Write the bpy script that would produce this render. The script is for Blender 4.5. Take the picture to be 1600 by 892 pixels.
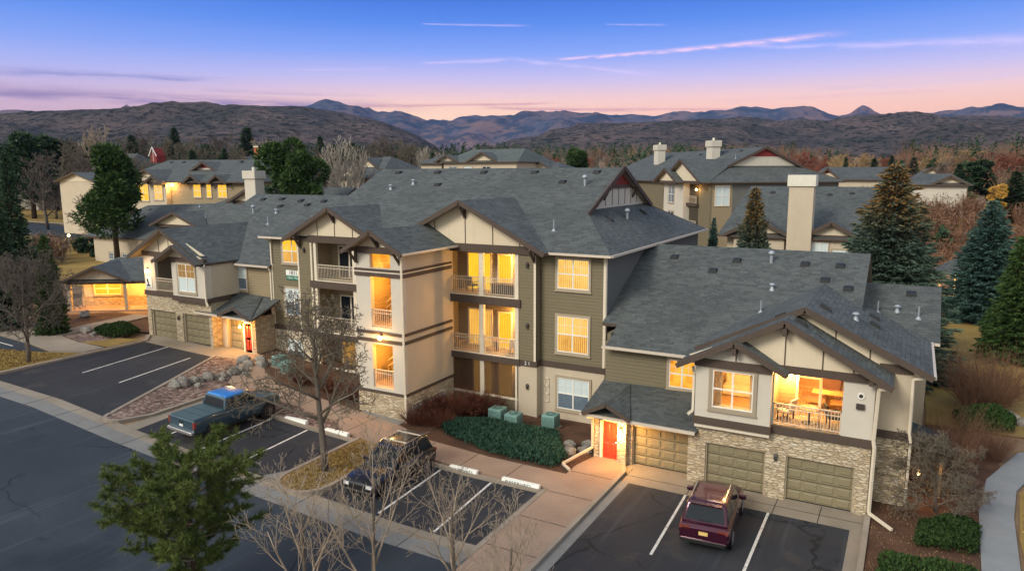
import bpy, bmesh, math, random
from mathutils import Vector, Matrix
R = math.radians
S = bpy.context.scene
for o in list(bpy.data.objects): bpy.data.objects.remove(o)
COL = S.collection

# ---------------------------------------------------------------- camera
CAMH = 14.5
MX = [[0.87491, 0.48427, -0.00385], [0.0726, -0.13901, -0.98763], [-0.47881, 0.8638, -0.15678]]
cd = bpy.data.cameras.new('camera'); cam = bpy.data.objects.new('camera', cd); COL.objects.link(cam)
r_, d_, f_ = [Vector(v) for v in MX]
m3 = Matrix((r_, -d_, -f_)).transposed()
cam.matrix_world = Matrix.Translation((0, 0, CAMH)) @ m3.to_4x4()
cd.lens = 25.428; cd.sensor_width = 36; cd.sensor_fit = 'HORIZONTAL'
cd.clip_start = .5; cd.clip_end = 40000
S.camera = cam
S.render.resolution_x = 1024; S.render.resolution_y = 570
S.view_settings.view_transform = 'Standard'; S.view_settings.look = 'None'
S.view_settings.exposure = 1.1; S.view_settings.gamma = 1.0

# ---------------------------------------------------------------- node helpers
class NT:
    def __init__(s, tree): s.t = tree; s.n = tree.nodes; s.l = tree.links
    def node(s, typ, **kw):
        n = s.n.new(typ)
        for k, v in kw.items(): setattr(n, k, v)
        return n
    def put(s, sock, v):
        if isinstance(v, (int, float, tuple, list)): sock.default_value = v
        else: s.l.new(v, sock)
    def m(s, op, a, b=None, c=None, clamp=False):
        n = s.node('ShaderNodeMath', operation=op); n.use_clamp = clamp
        s.put(n.inputs[0], a)
        if b is not None: s.put(n.inputs[1], b)
        if c is not None: s.put(n.inputs[2], c)
        return n.outputs[0]
    def mix(s, f, a, b, bt='MIX'):
        n = s.node('ShaderNodeMix', data_type='RGBA', blend_type=bt)
        s.put(n.inputs[0], f)
        for i, v in ((6, a), (7, b)):
            if isinstance(v, (tuple, list)): v = tuple(v) + ((1,) if len(v) == 3 else ())
            s.put(n.inputs[i], v)
        return n.outputs[2]
    def ramp(s, f, stops, interp='LINEAR'):
        n = s.node('ShaderNodeValToRGB'); n.color_ramp.interpolation = interp
        e = n.color_ramp.elements
        while len(e) < len(stops): e.new(.5)
        for i, (p, c) in enumerate(stops):
            e[i].position = p; e[i].color = tuple(c) + (1,) if len(c) == 3 else c
        s.put(n.inputs[0], f); return n.outputs[0]
    def ss(s, v, a, b):
        n = s.node('ShaderNodeMapRange', interpolation_type='SMOOTHSTEP')
        s.put(n.inputs[0], v); n.inputs[1].default_value = a; n.inputs[2].default_value = b
        return n.outputs[0]
    def noise(s, vec, scale, detail=3, rough=.5, out=0):
        n = s.node('ShaderNodeTexNoise'); n.inputs['Scale'].default_value = scale
        n.inputs['Detail'].default_value = detail; n.inputs['Roughness'].default_value = rough
        if vec is not None: s.l.new(vec, n.inputs['Vector'])
        return n.outputs[out]
    def mapv(s, vec, scale=(1, 1, 1), loc=(0, 0, 0)):
        n = s.node('ShaderNodeMapping'); n.inputs['Scale'].default_value = scale; n.inputs['Location'].default_value = loc
        s.l.new(vec, n.inputs['Vector']); return n.outputs[0]
    def sep(s, vec):
        n = s.node('ShaderNodeSeparateXYZ'); s.l.new(vec, n.inputs[0]); return n.outputs

# ---------------------------------------------------------------- world: dusk sky
W = bpy.data.worlds.new('World'); S.world = W; W.use_nodes = True
t = NT(W.node_tree); t.n.clear()
SUN_EL, SUN_AZ = 34, 200          # the bright part of the sky that lights the fronts (degrees, clockwise from +Y)
tc = t.node('ShaderNodeTexCoord'); V = tc.outputs['Generated']
X_, Y_, Z_ = t.sep(V)
el = t.m('MULTIPLY', t.m('ARCSINE', Z_), 180 / math.pi)
az = t.m('MULTIPLY', t.m('ARCTAN2', X_, Y_), 180 / math.pi)
base = t.ramp(t.m('DIVIDE', el, 90, clamp=True), [
    (0.0, (.50, .25, .20)), (.047, (.84, .43, .26)), (.060, (.76, .46, .42)), (.076, (.47, .39, .62)),
    (.097, (.17, .26, .67)), (.120, (.055, .165, .60)), (.142, (.018, .100, .50)), (.30, (.06, .15, .42)), (1.0, (.22, .28, .36))])
# horizon is cooler to the left, glowing gold in the saddle between the hills
lf = t.m('MULTIPLY', t.ss(az, -36, -62), .55)
base = t.mix(lf, base, t.ramp(t.m('DIVIDE', el, 90, clamp=True), [
    (0, (.30, .20, .40)), (.055, (.34, .25, .50)), (.08, (.24, .30, .66)), (.12, (.085, .20, .62)), (.16, (.035, .125, .54))]))
ga = t.m('SUBTRACT', az, -33.5); ge = t.m('SUBTRACT', el, 3.8)
gd = t.m('ADD', t.m('POWER', t.m('DIVIDE', ga, 11), 2), t.m('POWER', t.m('DIVIDE', ge, 1.15), 2))
glow = t.m('EXPONENT', t.m('MULTIPLY', gd, -1))
base = t.mix(t.m('MULTIPLY', glow, .85), base, (1.0, .62, .36))
ga2 = t.m('SUBTRACT', az, -12); gd2 = t.m('ADD', t.m('POWER', t.m('DIVIDE', ga2, 14), 2), t.m('POWER', t.m('DIVIDE', ge, 1.3), 2))
base = t.mix(t.m('MULTIPLY', t.m('EXPONENT', t.m('MULTIPLY', gd2, -1)), .5), base, (1.0, .50, .34))
# contrail and cirrus streaks
cv = t.node('ShaderNodeCombineXYZ'); t.l.new(az, cv.inputs[0]); t.l.new(el, cv.inputs[1]); AE = cv.outputs[0]
def streak(a0, e0, a1, e1, w0, w1, amt, col, base, nsc=(.5, 3.0), bow=0.0):
    sl = (e1 - e0) / (a1 - a0)
    u = t.m('DIVIDE', t.m('SUBTRACT', az, a0), a1 - a0)
    ln = t.m('ADD', t.m('MULTIPLY', t.m('SUBTRACT', az, a0), sl), e0)
    if bow: ln = t.m('ADD', ln, t.m('MULTIPLY', t.m('MULTIPLY', u, t.m('SUBTRACT', 1.0, u)), bow))
    nz = t.noise(t.mapv(AE, (nsc[0], nsc[1], 1), (a0 * 3.1, e0, 0)), 1.0, 4, .6)
    d = t.m('ABSOLUTE', t.m('ADD', t.m('SUBTRACT', el, ln), t.m('MULTIPLY', t.m('SUBTRACT', nz, .5), w0 * 1.6)))
    wd = t.m('ADD', w0, t.m('MULTIPLY', u, w1 - w0))
    k = t.m('SUBTRACT', 1.0, t.m('DIVIDE', d, wd), clamp=True)
    k = t.m('POWER', k, 1.2)
    k = t.m('MULTIPLY', k, t.m('MULTIPLY', t.ss(u, 0, .08), t.ss(u, 1.0, .75)))
    k = t.m('MULTIPLY', k, t.ss(nz, .25, .62))
    return t.mix(t.m('MULTIPLY', k, amt), base, col)
PK = (.86, .52, .66); PK2 = (.70, .52, .78); DK = (.22, .17, .36); DR = (.46, .15, .20)
base = streak(-26, 8.27, -4, 9.32, .14, .36, .85, PK, base, (.8, 3))
base = streak(-12, 8.75, 9, 7.8, .18, .6, .45, PK2, base, (.4, 2.5))
base = streak(-36, 8.0, -28, 8.35, .16, .25, .5, PK2, base)
base = streak(-29, 8.35, -17, 6.9, .2, .3, .42, PK2, base)
base = streak(-36, 10.8, -27, 10.7, .08, .15, .45, PK2, base)
base = streak(-22, 10.7, -17, 10.5, .08, .12, .35, PK2, base)
base = streak(-46, 7.3, -37, 7.6, .15, .2, .25, PK2, base)
base = streak(-72, 5.2, -34, 4.8, .75, .45, .95, (.22, .12, .27), base, (.18, 2.2))
base = streak(-72, 6.3, -48, 6.5, .45, .2, .85, (.20, .18, .42), base, (.25, 3))
base = streak(-52, 5.7, -38, 5.6, .25, .15, .35, (.28, .19, .40), base, (.3, 3))
base = streak(-44, 4.75, -24, 5.15, .22, .14, .75, DR, base, (.25, 3.5))
base = streak(-32, 4.75, -9, 4.35, .25, .12, .8, DR, base, (.2, 3.5))
base = streak(-14, 5.0, 4, 5.2, .12, .15, .4, (.60, .33, .40), base, (.3, 3))
base = streak(-7, 5.6, 1, 5.75, .18, .12, .5, (.50, .33, .48), base, (.3, 3))
base = streak(-4, 5.4, 9, 6.1, .3, .3, .35, (.52, .42, .66), base, (.15, 6))
# the rest of the dome, behind and above the camera: paler glow added to light the fronts
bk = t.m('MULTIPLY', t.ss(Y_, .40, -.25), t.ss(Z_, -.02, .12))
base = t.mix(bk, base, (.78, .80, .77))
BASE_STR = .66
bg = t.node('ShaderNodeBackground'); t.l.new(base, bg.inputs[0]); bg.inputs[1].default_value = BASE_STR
ns = t.node('ShaderNodeTexSky', sky_type='NISHITA'); ns.sun_disc = False
ns.sun_elevation = R(SUN_EL); ns.sun_rotation = R(SUN_AZ)
bg2 = t.node('ShaderNodeBackground'); t.l.new(ns.outputs[0], bg2.inputs[0]); bg2.inputs[1].default_value = .006
ad = t.node('ShaderNodeAddShader'); t.l.new(bg.outputs[0], ad.inputs[0]); t.l.new(bg2.outputs[0], ad.inputs[1])
wo = t.node('ShaderNodeOutputWorld'); t.l.new(ad.outputs[0], wo.inputs[0])

# soft after-glow as the one sun lamp
sl = bpy.data.lights.new('sun', 'SUN'); sl.energy = 1.35; sl.angle = R(20); sl.color = (1.0, .91, .79)
so = bpy.data.objects.new('sun', sl); COL.objects.link(so)
sd = Vector((math.sin(R(SUN_AZ)) * math.cos(R(SUN_EL)), math.cos(R(SUN_AZ)) * math.cos(R(SUN_EL)), math.sin(R(SUN_EL))))
so.rotation_euler = sd.to_track_quat('Z', 'Y').to_euler()

# ---------------------------------------------------------------- materials
MATS = {}
def mat(name, fn):
    m = bpy.data.materials.new(name); m.use_nodes = True
    k = NT(m.node_tree); b = k.n['Principled BSDF']
    b.inputs['Roughness'].default_value = .8; b.inputs['Specular IOR Level'].default_value = .3
    fn(k, b); MATS[name] = m; return m
def bump(k, b, h, strength=.4, dist=.02):
    n = k.node('ShaderNodeBump'); n.inputs['Strength'].default_value = strength; n.inputs['Distance'].default_value = dist
    k.put(n.inputs['Height'], h); k.l.new(n.outputs[0], b.inputs['Normal'])
def flat(name, col, rough=.8, metal=0, nz=0.12, sc=3.0, spec=.3, coat=0):
    def f(k, b):
        o = k.node('ShaderNodeTexCoord').outputs['Object']
        n = k.noise(o, sc, 4, .6)
        c = tuple(col)
        k.put(b.inputs['Base Color'], k.mix(n, tuple(x * (1 - nz) for x in c), tuple(min(1, x * (1 + nz)) for x in c)))
        b.inputs['Roughness'].default_value = rough; b.inputs['Metallic'].default_value = metal
        b.inputs['Specular IOR Level'].default_value = spec; b.inputs['Coat Weight'].default_value = coat
    return mat(name, f)
def UVo(k): return k.node('ShaderNodeTexCoord').outputs['UV']
def shingle(name, c1, c2, c3):
    def f(k, b):
        uv = UVo(k)
        br = k.node('ShaderNodeTexBrick'); br.inputs['Scale'].default_value = 1.0
        br.inputs['Brick Width'].default_value = .42; br.inputs['Row Height'].default_value = .21
        br.inputs['Mortar Size'].default_value = .012; br.inputs['Mortar Smooth'].default_value = .6
        br.inputs['Color1'].default_value = (0, 0, 0, 1); br.inputs['Color2'].default_value = (1, 1, 1, 1)
        br.inputs['Mortar'].default_value = (.5, .5, .5, 1); br.inputs['Bias'].default_value = 0
        k.l.new(uv, br.inputs['Vector'])
        n1 = k.noise(uv, .35, 4, .6); n2 = k.noise(k.mapv(uv, (1, 3, 1)), 5, 3, .7)
        c = k.mix(br.outputs['Color'], c1, c2)
        c = k.mix(k.ss(n2, .45, .75), c, c3)
        c = k.mix(k.m('MULTIPLY', k.ss(n1, .35, .7), .35), c, tuple(x * .72 for x in c1))
        row = k.m('FRACT', k.m('DIVIDE', k.sep(uv)[1], .21))
        edge = k.ss(row, .14, .0)
        c = k.mix(k.m('MULTIPLY', edge, .55), c, tuple(x * .35 for x in c1))
        k.put(b.inputs['Base Color'], c); b.inputs['Roughness'].default_value = .9
        bump(k, b, k.m('ADD', k.m('MULTIPLY', row, -1.0), k.m('MULTIPLY', k.sep(br.outputs['Color'])[0], .6)), .8, .02)
    return mat(name, f)
shingle('shingle', (.048, .056, .056), (.092, .104, .103), (.135, .137, .122))
shingle('shingle_green', (.07, .085, .078), (.105, .12, .11), (.13, .14, .12))
def siding(name, c, h=.19):
    def f(k, b):
        uv = UVo(k); row = k.m('FRACT', k.m('DIVIDE', k.sep(uv)[1], h))
        n = k.noise(k.mapv(uv, (.6, 4, 1)), 1.5, 4, .6)
        col = k.mix(n, tuple(x * .86 for x in c), tuple(x * 1.12 for x in c))
        col = k.mix(k.m('MULTIPLY', k.ss(row, .12, .0), .7), col, tuple(x * .3 for x in c))
        k.put(b.inputs['Base Color'], col); b.inputs['Roughness'].default_value = .7
        bump(k, b, k.m('MULTIPLY', row, -1.0), .7, .02)
    return mat(name, f)
siding('siding_olive', (.160, .135, .082)); siding('siding_tan', (.27, .215, .13))
def stucco(name, c):
    def f(k, b):
        o = k.node('ShaderNodeTexCoord').outputs['Object']
        n = k.noise(o, .7, 5, .65); n2 = k.noise(o, 18, 3, .6); st = k.noise(k.mapv(o, (2.2, 2.2, .25)), 1.3, 4, .6)
        col = k.mix(n, tuple(x * .84 for x in c), tuple(min(1, x * 1.08) for x in c))
        col = k.mix(k.m('MULTIPLY', k.ss(st, .5, .8), .25), col, tuple(x * .62 for x in c))
        k.put(b.inputs['Base Color'], col); b.inputs['Roughness'].default_value = .9
        bump(k, b, n2, .35, .01)
    return mat(name, f)
stucco('stucco_cream', (.50, .425, .315)); stucco('stucco_light', (.53, .49, .41)); stucco('board_cream', (.62, .535, .39))
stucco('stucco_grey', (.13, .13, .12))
def stone(name, cols, mortar=(.30, .25, .18)):
    def f(k, b):
        uv = UVo(k)
        dist = k.node('ShaderNodeMix', data_type='VECTOR'); dist.inputs[0].default_value = .06
        k.l.new(uv, dist.inputs[4]); nn = k.node('ShaderNodeTexNoise'); nn.inputs['Scale'].default_value = 2.2
        k.l.new(uv, nn.inputs['Vector']); k.l.new(nn.outputs['Color'], dist.inputs[5])
        v = dist.outputs[1]
        vo = k.node('ShaderNodeTexVoronoi'); vo.inputs['Scale'].default_value = 1.0; vo.inputs['Randomness'].default_value = .9
        k.l.new(k.mapv(v, (3.4, 10.5, 1)), vo.inputs['Vector'])
        ve = k.node('ShaderNodeTexVoronoi', feature='DISTANCE_TO_EDGE'); ve.inputs['Scale'].default_value = 1.0
        ve.inputs['Randomness'].default_value = .9; k.l.new(k.mapv(v, (3.4, 10.5, 1)), ve.inputs['Vector'])
        cell = k.sep(vo.outputs['Color'])[0]
        col = k.ramp(cell, [(i / (len(cols) - 1), c) for i, c in enumerate(cols)])
        col = k.mix(k.m('MULTIPLY', k.noise(uv, 14, 4, .7), .5), col, tuple(x * .8 for x in cols[1]))
        e = k.ss(ve.outputs['Distance'], .10, .02)
        col = k.mix(k.m('MULTIPLY', e, .75), col, mortar)
        k.put(b.inputs['Base Color'], col); b.inputs['Roughness'].default_value = .92
        bump(k, b, k.m('SUBTRACT', k.m('MULTIPLY', cell, .6), e), .9, .035)
    return mat(name, f)
stone('stone', [(.30, .22, .13), (.52, .43, .29), (.62, .53, .39), (.44, .33, .19), (.66, .59, .46)])
stone('stone_warm', [(.34, .22, .12), (.50, .37, .22), (.58, .47, .32), (.40, .27, .15)])
flat('trim_brown', (.072, .052, .040), .7, nz=.2); flat('trim_tan', (.34, .28, .20), .7); flat('trim_pale', (.62, .55, .43), .6)
flat('soffit', (.30, .25, .18)); flat('frame_white', (.72, .70, .64), .5, nz=.05); flat('gutter', (.52, .45, .36), .4)
flat('garage_door', (.205, .175, .105), .6, nz=.1, sc=1.2); flat('door_red', (.52, .045, .02), .45, nz=.15)
flat('gable_red', (.20, .028, .024), .8, nz=.25); flat('rail_metal', (.50, .43, .33), .5); flat('rail_dark', (.05, .04, .035), .5)
flat('vent_black', (.02, .022, .024), .6); flat('vent_metal', (.30, .33, .36), .5, .3); flat('deck_floor', (.34, .25, .15), .8)
flat('ac_green', (.15, .27, .245), .55, nz=.22); flat('ac_dark', (.05, .10, .09), .6); flat('white_plastic', (.7, .7, .68), .4)
flat('dark_glass', (.012, .016, .02), .12, spec=.28, nz=.1); flat('sky_glass', (.12, .16, .20), .06, spec=.8, nz=.3)
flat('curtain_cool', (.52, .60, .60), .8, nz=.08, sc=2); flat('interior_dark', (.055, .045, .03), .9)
flat('ceiling_wood', (.24, .18, .11), .8); flat('rubber', (.015, .015, .016), .85); flat('cushion_black', (.02, .02, .02), .7)
flat('cushion_cream', (.62, .52, .38), .9); flat('wood_furniture', (.28, .16, .07), .6); flat('chimney_cap', (.62, .60, .50), .7)
flat('sign_white', (.72, .74, .68), .6, nz=.04); flat('sign_green', (.03, .14, .10), .6, nz=.1); flat('ink_black', (.012, .012, .012), .6)
flat('ink_pale', (.55, .68, .60), .6); flat('meter_grey', (.38, .38, .37), .5); flat('pole_metal', (.35, .34, .32), .4, .4)
flat('brick_red', (.40, .10, .05), .9)
def ground(name, cols, sc, fine=30, b_s=.3, rough=.92, voro=False, spots=None, cracks=0):
    def f(k, b):
        o = k.node('ShaderNodeTexCoord').outputs['Object']
        n = k.noise(o, sc, 6, .65); n2 = k.noise(o, fine, 3, .7)
        if voro:
            vo = k.node('ShaderNodeTexVoronoi'); vo.inputs['Scale'].default_value = voro; k.l.new(o, vo.inputs['Vector'])
            f_ = k.m('ADD', k.m('MULTIPLY', n, .35), k.m('MULTIPLY', k.sep(vo.outputs['Color'])[0], .65))
            hgt = k.m('MULTIPLY', vo.outputs['Distance'], -1.0)
        else:
            f_ = k.m('ADD', k.m('MULTIPLY', n, .65), k.m('MULTIPLY', n2, .35)); hgt = n2
        col = k.ramp(f_, [(.28 + .44 * i / (len(cols) - 1), c) for i, c in enumerate(cols)])
        if spots: col = k.mix(k.m('MULTIPLY', k.ss(k.noise(o, spots[0], 4, .6), spots[1], spots[1] + .12), spots[2]), col, spots[3])
        if cracks:
            wv = k.node('ShaderNodeMix', data_type='VECTOR'); wv.inputs[0].default_value = .05; k.l.new(o, wv.inputs[4]); nn = k.node('ShaderNodeTexNoise'); nn.inputs['Scale'].default_value = .8; nn.inputs['Detail'].default_value = 5; k.l.new(o, nn.inputs['Vector'])
            sc_ = k.node('ShaderNodeVectorMath', operation='SCALE'); k.l.new(nn.outputs['Color'], sc_.inputs[0]); sc_.inputs['Scale'].default_value = 22; k.l.new(sc_.outputs[0], wv.inputs[5])
            ve = k.node('ShaderNodeTexVoronoi', feature='DISTANCE_TO_EDGE'); ve.inputs['Scale'].default_value = .16; k.l.new(wv.outputs[1], ve.inputs['Vector'])
            cr = k.m('MULTIPLY', k.ss(ve.outputs['Distance'], .012, .004), k.ss(k.noise(o, .13, 3, .5), .46, .56))
            col = k.mix(k.m('MULTIPLY', cr, .8), col, tuple(c * .35 for c in cols[0]))
            # oil drips and tyre polish, worn aggregate
            vo2 = k.node('ShaderNodeTexVoronoi'); vo2.inputs['Scale'].default_value = .45; k.l.new(o, vo2.inputs['Vector'])
            oil = k.m('MULTIPLY', k.ss(vo2.outputs['Distance'], .30, .08), k.ss(k.noise(o, 1.7, 4, .7), .48, .62))
            col = k.mix(k.m('MULTIPLY', oil, .7), col, tuple(c * .45 for c in cols[0]))
            ag = k.noise(o, 90, 2, .5); col = k.mix(k.m('MULTIPLY', k.ss(ag, .60, .72), .5), col, (.10, .10, .10))
            ty = k.noise(k.mapv(o, (3.0, .12, 1)), 1.0, 3, .6); col = k.mix(k.m('MULTIPLY', k.ss(ty, .55, .7), .30), col, tuple(c * 1.7 for c in cols[2]))
        k.put(b.inputs['Base Color'], col); b.inputs['Roughness'].default_value = rough
        bump(k, b, hgt, b_s, .03)
    return mat(name, f)
ground('asphalt', [(.013, .015, .018), (.022, .024, .029), (.036, .038, .043)], .22, 40, .15, .85, spots=(.5, .56, .6, (.05, .044, .038)), cracks=1)
ground('asphalt_aisle', [(.015, .021, .028), (.025, .034, .043), (.042, .054, .066)], .10, 26, .12, .8, spots=(.16, .5, .55, (.009, .014, .022)), cracks=1)
ground('concrete', [(.15, .125, .10), (.23, .195, .15), (.30, .26, .205)], .35, 22, .15)
ground('concrete_pan', [(.12, .12, .115), (.18, .178, .168), (.23, .225, .21)], .4, 22, .15)
ground('concrete_warm', [(.20, .135, .095), (.28, .195, .14), (.35, .25, .18)], .3, 18, .15)
ground('kerb', [(.17, .14, .11), (.25, .21, .165), (.32, .275, .22)], .5, 22, .15)
ground('path_grey', [(.15, .16, .16), (.21, .22, .22), (.27, .27, .27)], .3, 22, .1)
ground('mulch', [(.035, .018, .010), (.085, .042, .024), (.15, .08, .045)], .8, 40, .9, .95)
ground('river_rock', [(.07, .045, .035), (.17, .115, .09), (.27, .20, .165), (.12, .07, .055)], .6, 30, .9, voro=6.5)
ground('dry_grass', [(.13, .080, .020), (.25, .165, .045), (.36, .25, .08)], .25, 30, .8, spots=(.12, .55, .5, (.15, .12, .04)))
ground('dry_mulch', [(.15, .085, .03), (.27, .17, .065), (.40, .27, .12)], .9, 24, .9)
ground('field', [(.11, .075, .045), (.19, .125, .07), (.25, .17, .10)], .02, 1.5, .6)
ground('boulder', [(.05, .048, .045), (.13, .12, .105), (.25, .23, .20), (.07, .065, .06)], 1.6, 9, .9)
def paint(k, b):
    o = k.node('ShaderNodeTexCoord').outputs['Object']; n = k.noise(o, 9, 5, .8)
    k.put(b.inputs['Base Color'], k.mix(k.ss(n, .50, .66), (.60, .58, .53), (.13, .13, .13)))
mat('paint_line', paint)
# things that give off light
def emis(name, cols, strength, kind='room', warm=1.0):
    def f(k, b):
        tcn = k.node('ShaderNodeTexCoord'); o = tcn.outputs['Object']; uv = tcn.outputs['UV']
        if kind == 'room':      # what one sees through the glass: bright walls, furniture, pictures
            n = k.noise(o, 1.3, 2, .5)
            br = k.node('ShaderNodeTexBrick'); br.inputs['Scale'].default_value = 1.0; br.inputs['Brick Width'].default_value = .62; br.inputs['Row Height'].default_value = .47; br.offset = .37; br.squash = 1.6; br.squash_frequency = 3
            br.inputs['Mortar Size'].default_value = .035; br.inputs['Color1'].default_value = (0, 0, 0, 1); br.inputs['Color2'].default_value = (1, 1, 1, 1); br.inputs['Mortar'].default_value = (.75, .75, .75, 1)
            k.l.new(uv, br.inputs['Vector']); n3 = k.noise(k.mapv(uv, (1.5, 3, 1)), 2.2, 4, .7)
            f_ = k.m('ADD', k.m('ADD', k.m('MULTIPLY', n, .45), k.m('MULTIPLY', k.sep(br.outputs['Color'])[0], .28)), k.m('MULTIPLY', n3, .32))
        else:                   # curtains and blinds
            w = k.node('ShaderNodeTexWave', wave_type='BANDS', bands_direction='X'); w.inputs['Scale'].default_value = 2.6
            w.inputs['Distortion'].default_value = 2.5; w.inputs['Detail'].default_value = 2
            k.l.new(uv, w.inputs['Vector'])
            f_ = k.m('ADD', k.m('MULTIPLY', w.outputs[1], .5), k.m('MULTIPLY', k.noise(o, .9, 3, .6), .6))
        c = k.ramp(f_, [(.18 + .62 * i / (len(cols) - 1), cc) for i, cc in enumerate(cols)])
        k.put(b.inputs['Emission Color'], c); b.inputs['Emission Strength'].default_value = strength * .86
        k.put(b.inputs['Base Color'], (.05, .04, .03, 1)); b.inputs['Roughness'].default_value = .15
    return mat(name, f)
emis('lit_room', [(.13, .032, .002), (.50, .16, .006), (.62, .26, .012), (.68, .42, .07)], 1.0, 'room')
emis('lit_curtain', [(.36, .16, .02), (.54, .30, .05), (.60, .40, .12)], 1.0, 'curtain')
emis('lit_amber', [(.16, .06, .006), (.46, .21, .025), (.60, .34, .07)], .95, 'curtain')
emis('lit_dim', [(.06, .028, .005), (.20, .10, .018), (.30, .16, .035)], .9, 'curtain')
emis('lit_yellow', [(.38, .15, .003), (.60, .29, .006), (.66, .40, .03)], 1.05, 'curtain')
emis('lamp_glow', [(1, .55, .13), (1, .70, .25)], 12.0, 'room')
emis('tail_lamp', [(.5, .01, .01), (.6, .02, .015)], .12, 'room')
def thin(k, b):
    g_ = k.node('ShaderNodeBsdfGlossy'); g_.inputs['Roughness'].default_value = .03; t_ = k.node('ShaderNodeBsdfTransparent'); t_.inputs[0].default_value = (.93, .95, .93, 1); mx = k.node('ShaderNodeMixShader'); mx.inputs[0].default_value = .10
    k.l.new(t_.outputs[0], mx.inputs[1]); k.l.new(g_.outputs[0], mx.inputs[2]); k.l.new(mx.outputs[0], k.n['Material Output'].inputs['Surface'])
mat('clear_glass', thin)
flat('room_wall', (.70, .52, .28), .8, nz=.06); flat('room_ceiling', (.75, .66, .48), .9, nz=.03); flat('room_floor', (.30, .17, .07), .5); flat('cabinet', (.34, .16, .05), .5, nz=.2); flat('cabinet_dark', (.14, .06, .025), .5); flat('picture', (.12, .16, .10), .6, nz=.9, sc=9); flat('curtain_warm', (.66, .50, .30), .9)
# vehicle paint
def carp(name, c, metal=.35, rough=.28):
    def f(k, b):
        o = k.node('ShaderNodeTexCoord').outputs['Object']
        n = k.noise(o, 2.5, 4, .6)
        k.put(b.inputs['Base Color'], k.mix(n, tuple(x * .85 for x in c), tuple(x * 1.15 for x in c)))
        b.inputs['Metallic'].default_value = metal; b.inputs['Roughness'].default_value = rough; b.inputs['Coat Weight'].default_value = .7
        b.inputs['Coat Roughness'].default_value = .08
    return mat(name, f)
carp('paint_maroon', (.050, .006, .022), .45, .22); carp('paint_blue', (.035, .070, .098), .3); carp('paint_blue_roof', (.04, .22, .55), .3)
carp('paint_black', (.014, .014, .016), .2); flat('chrome', (.55, .52, .5), .2, .9); flat('wheel_metal', (.36, .36, .37), .35, .7)
flat('plate_yellow', (.65, .45, .16), .5); flat('bed_cover', (.06, .095, .10), .5); flat('brown_glass', (.10, .03, .03), .08, spec=.7)
def scrn(k, b): b.inputs['Base Color'].default_value = (.10, .055, .03, 1); b.inputs['Alpha'].default_value = .45; b.inputs['Roughness'].default_value = .9
mat('screen_mesh', scrn)

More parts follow.
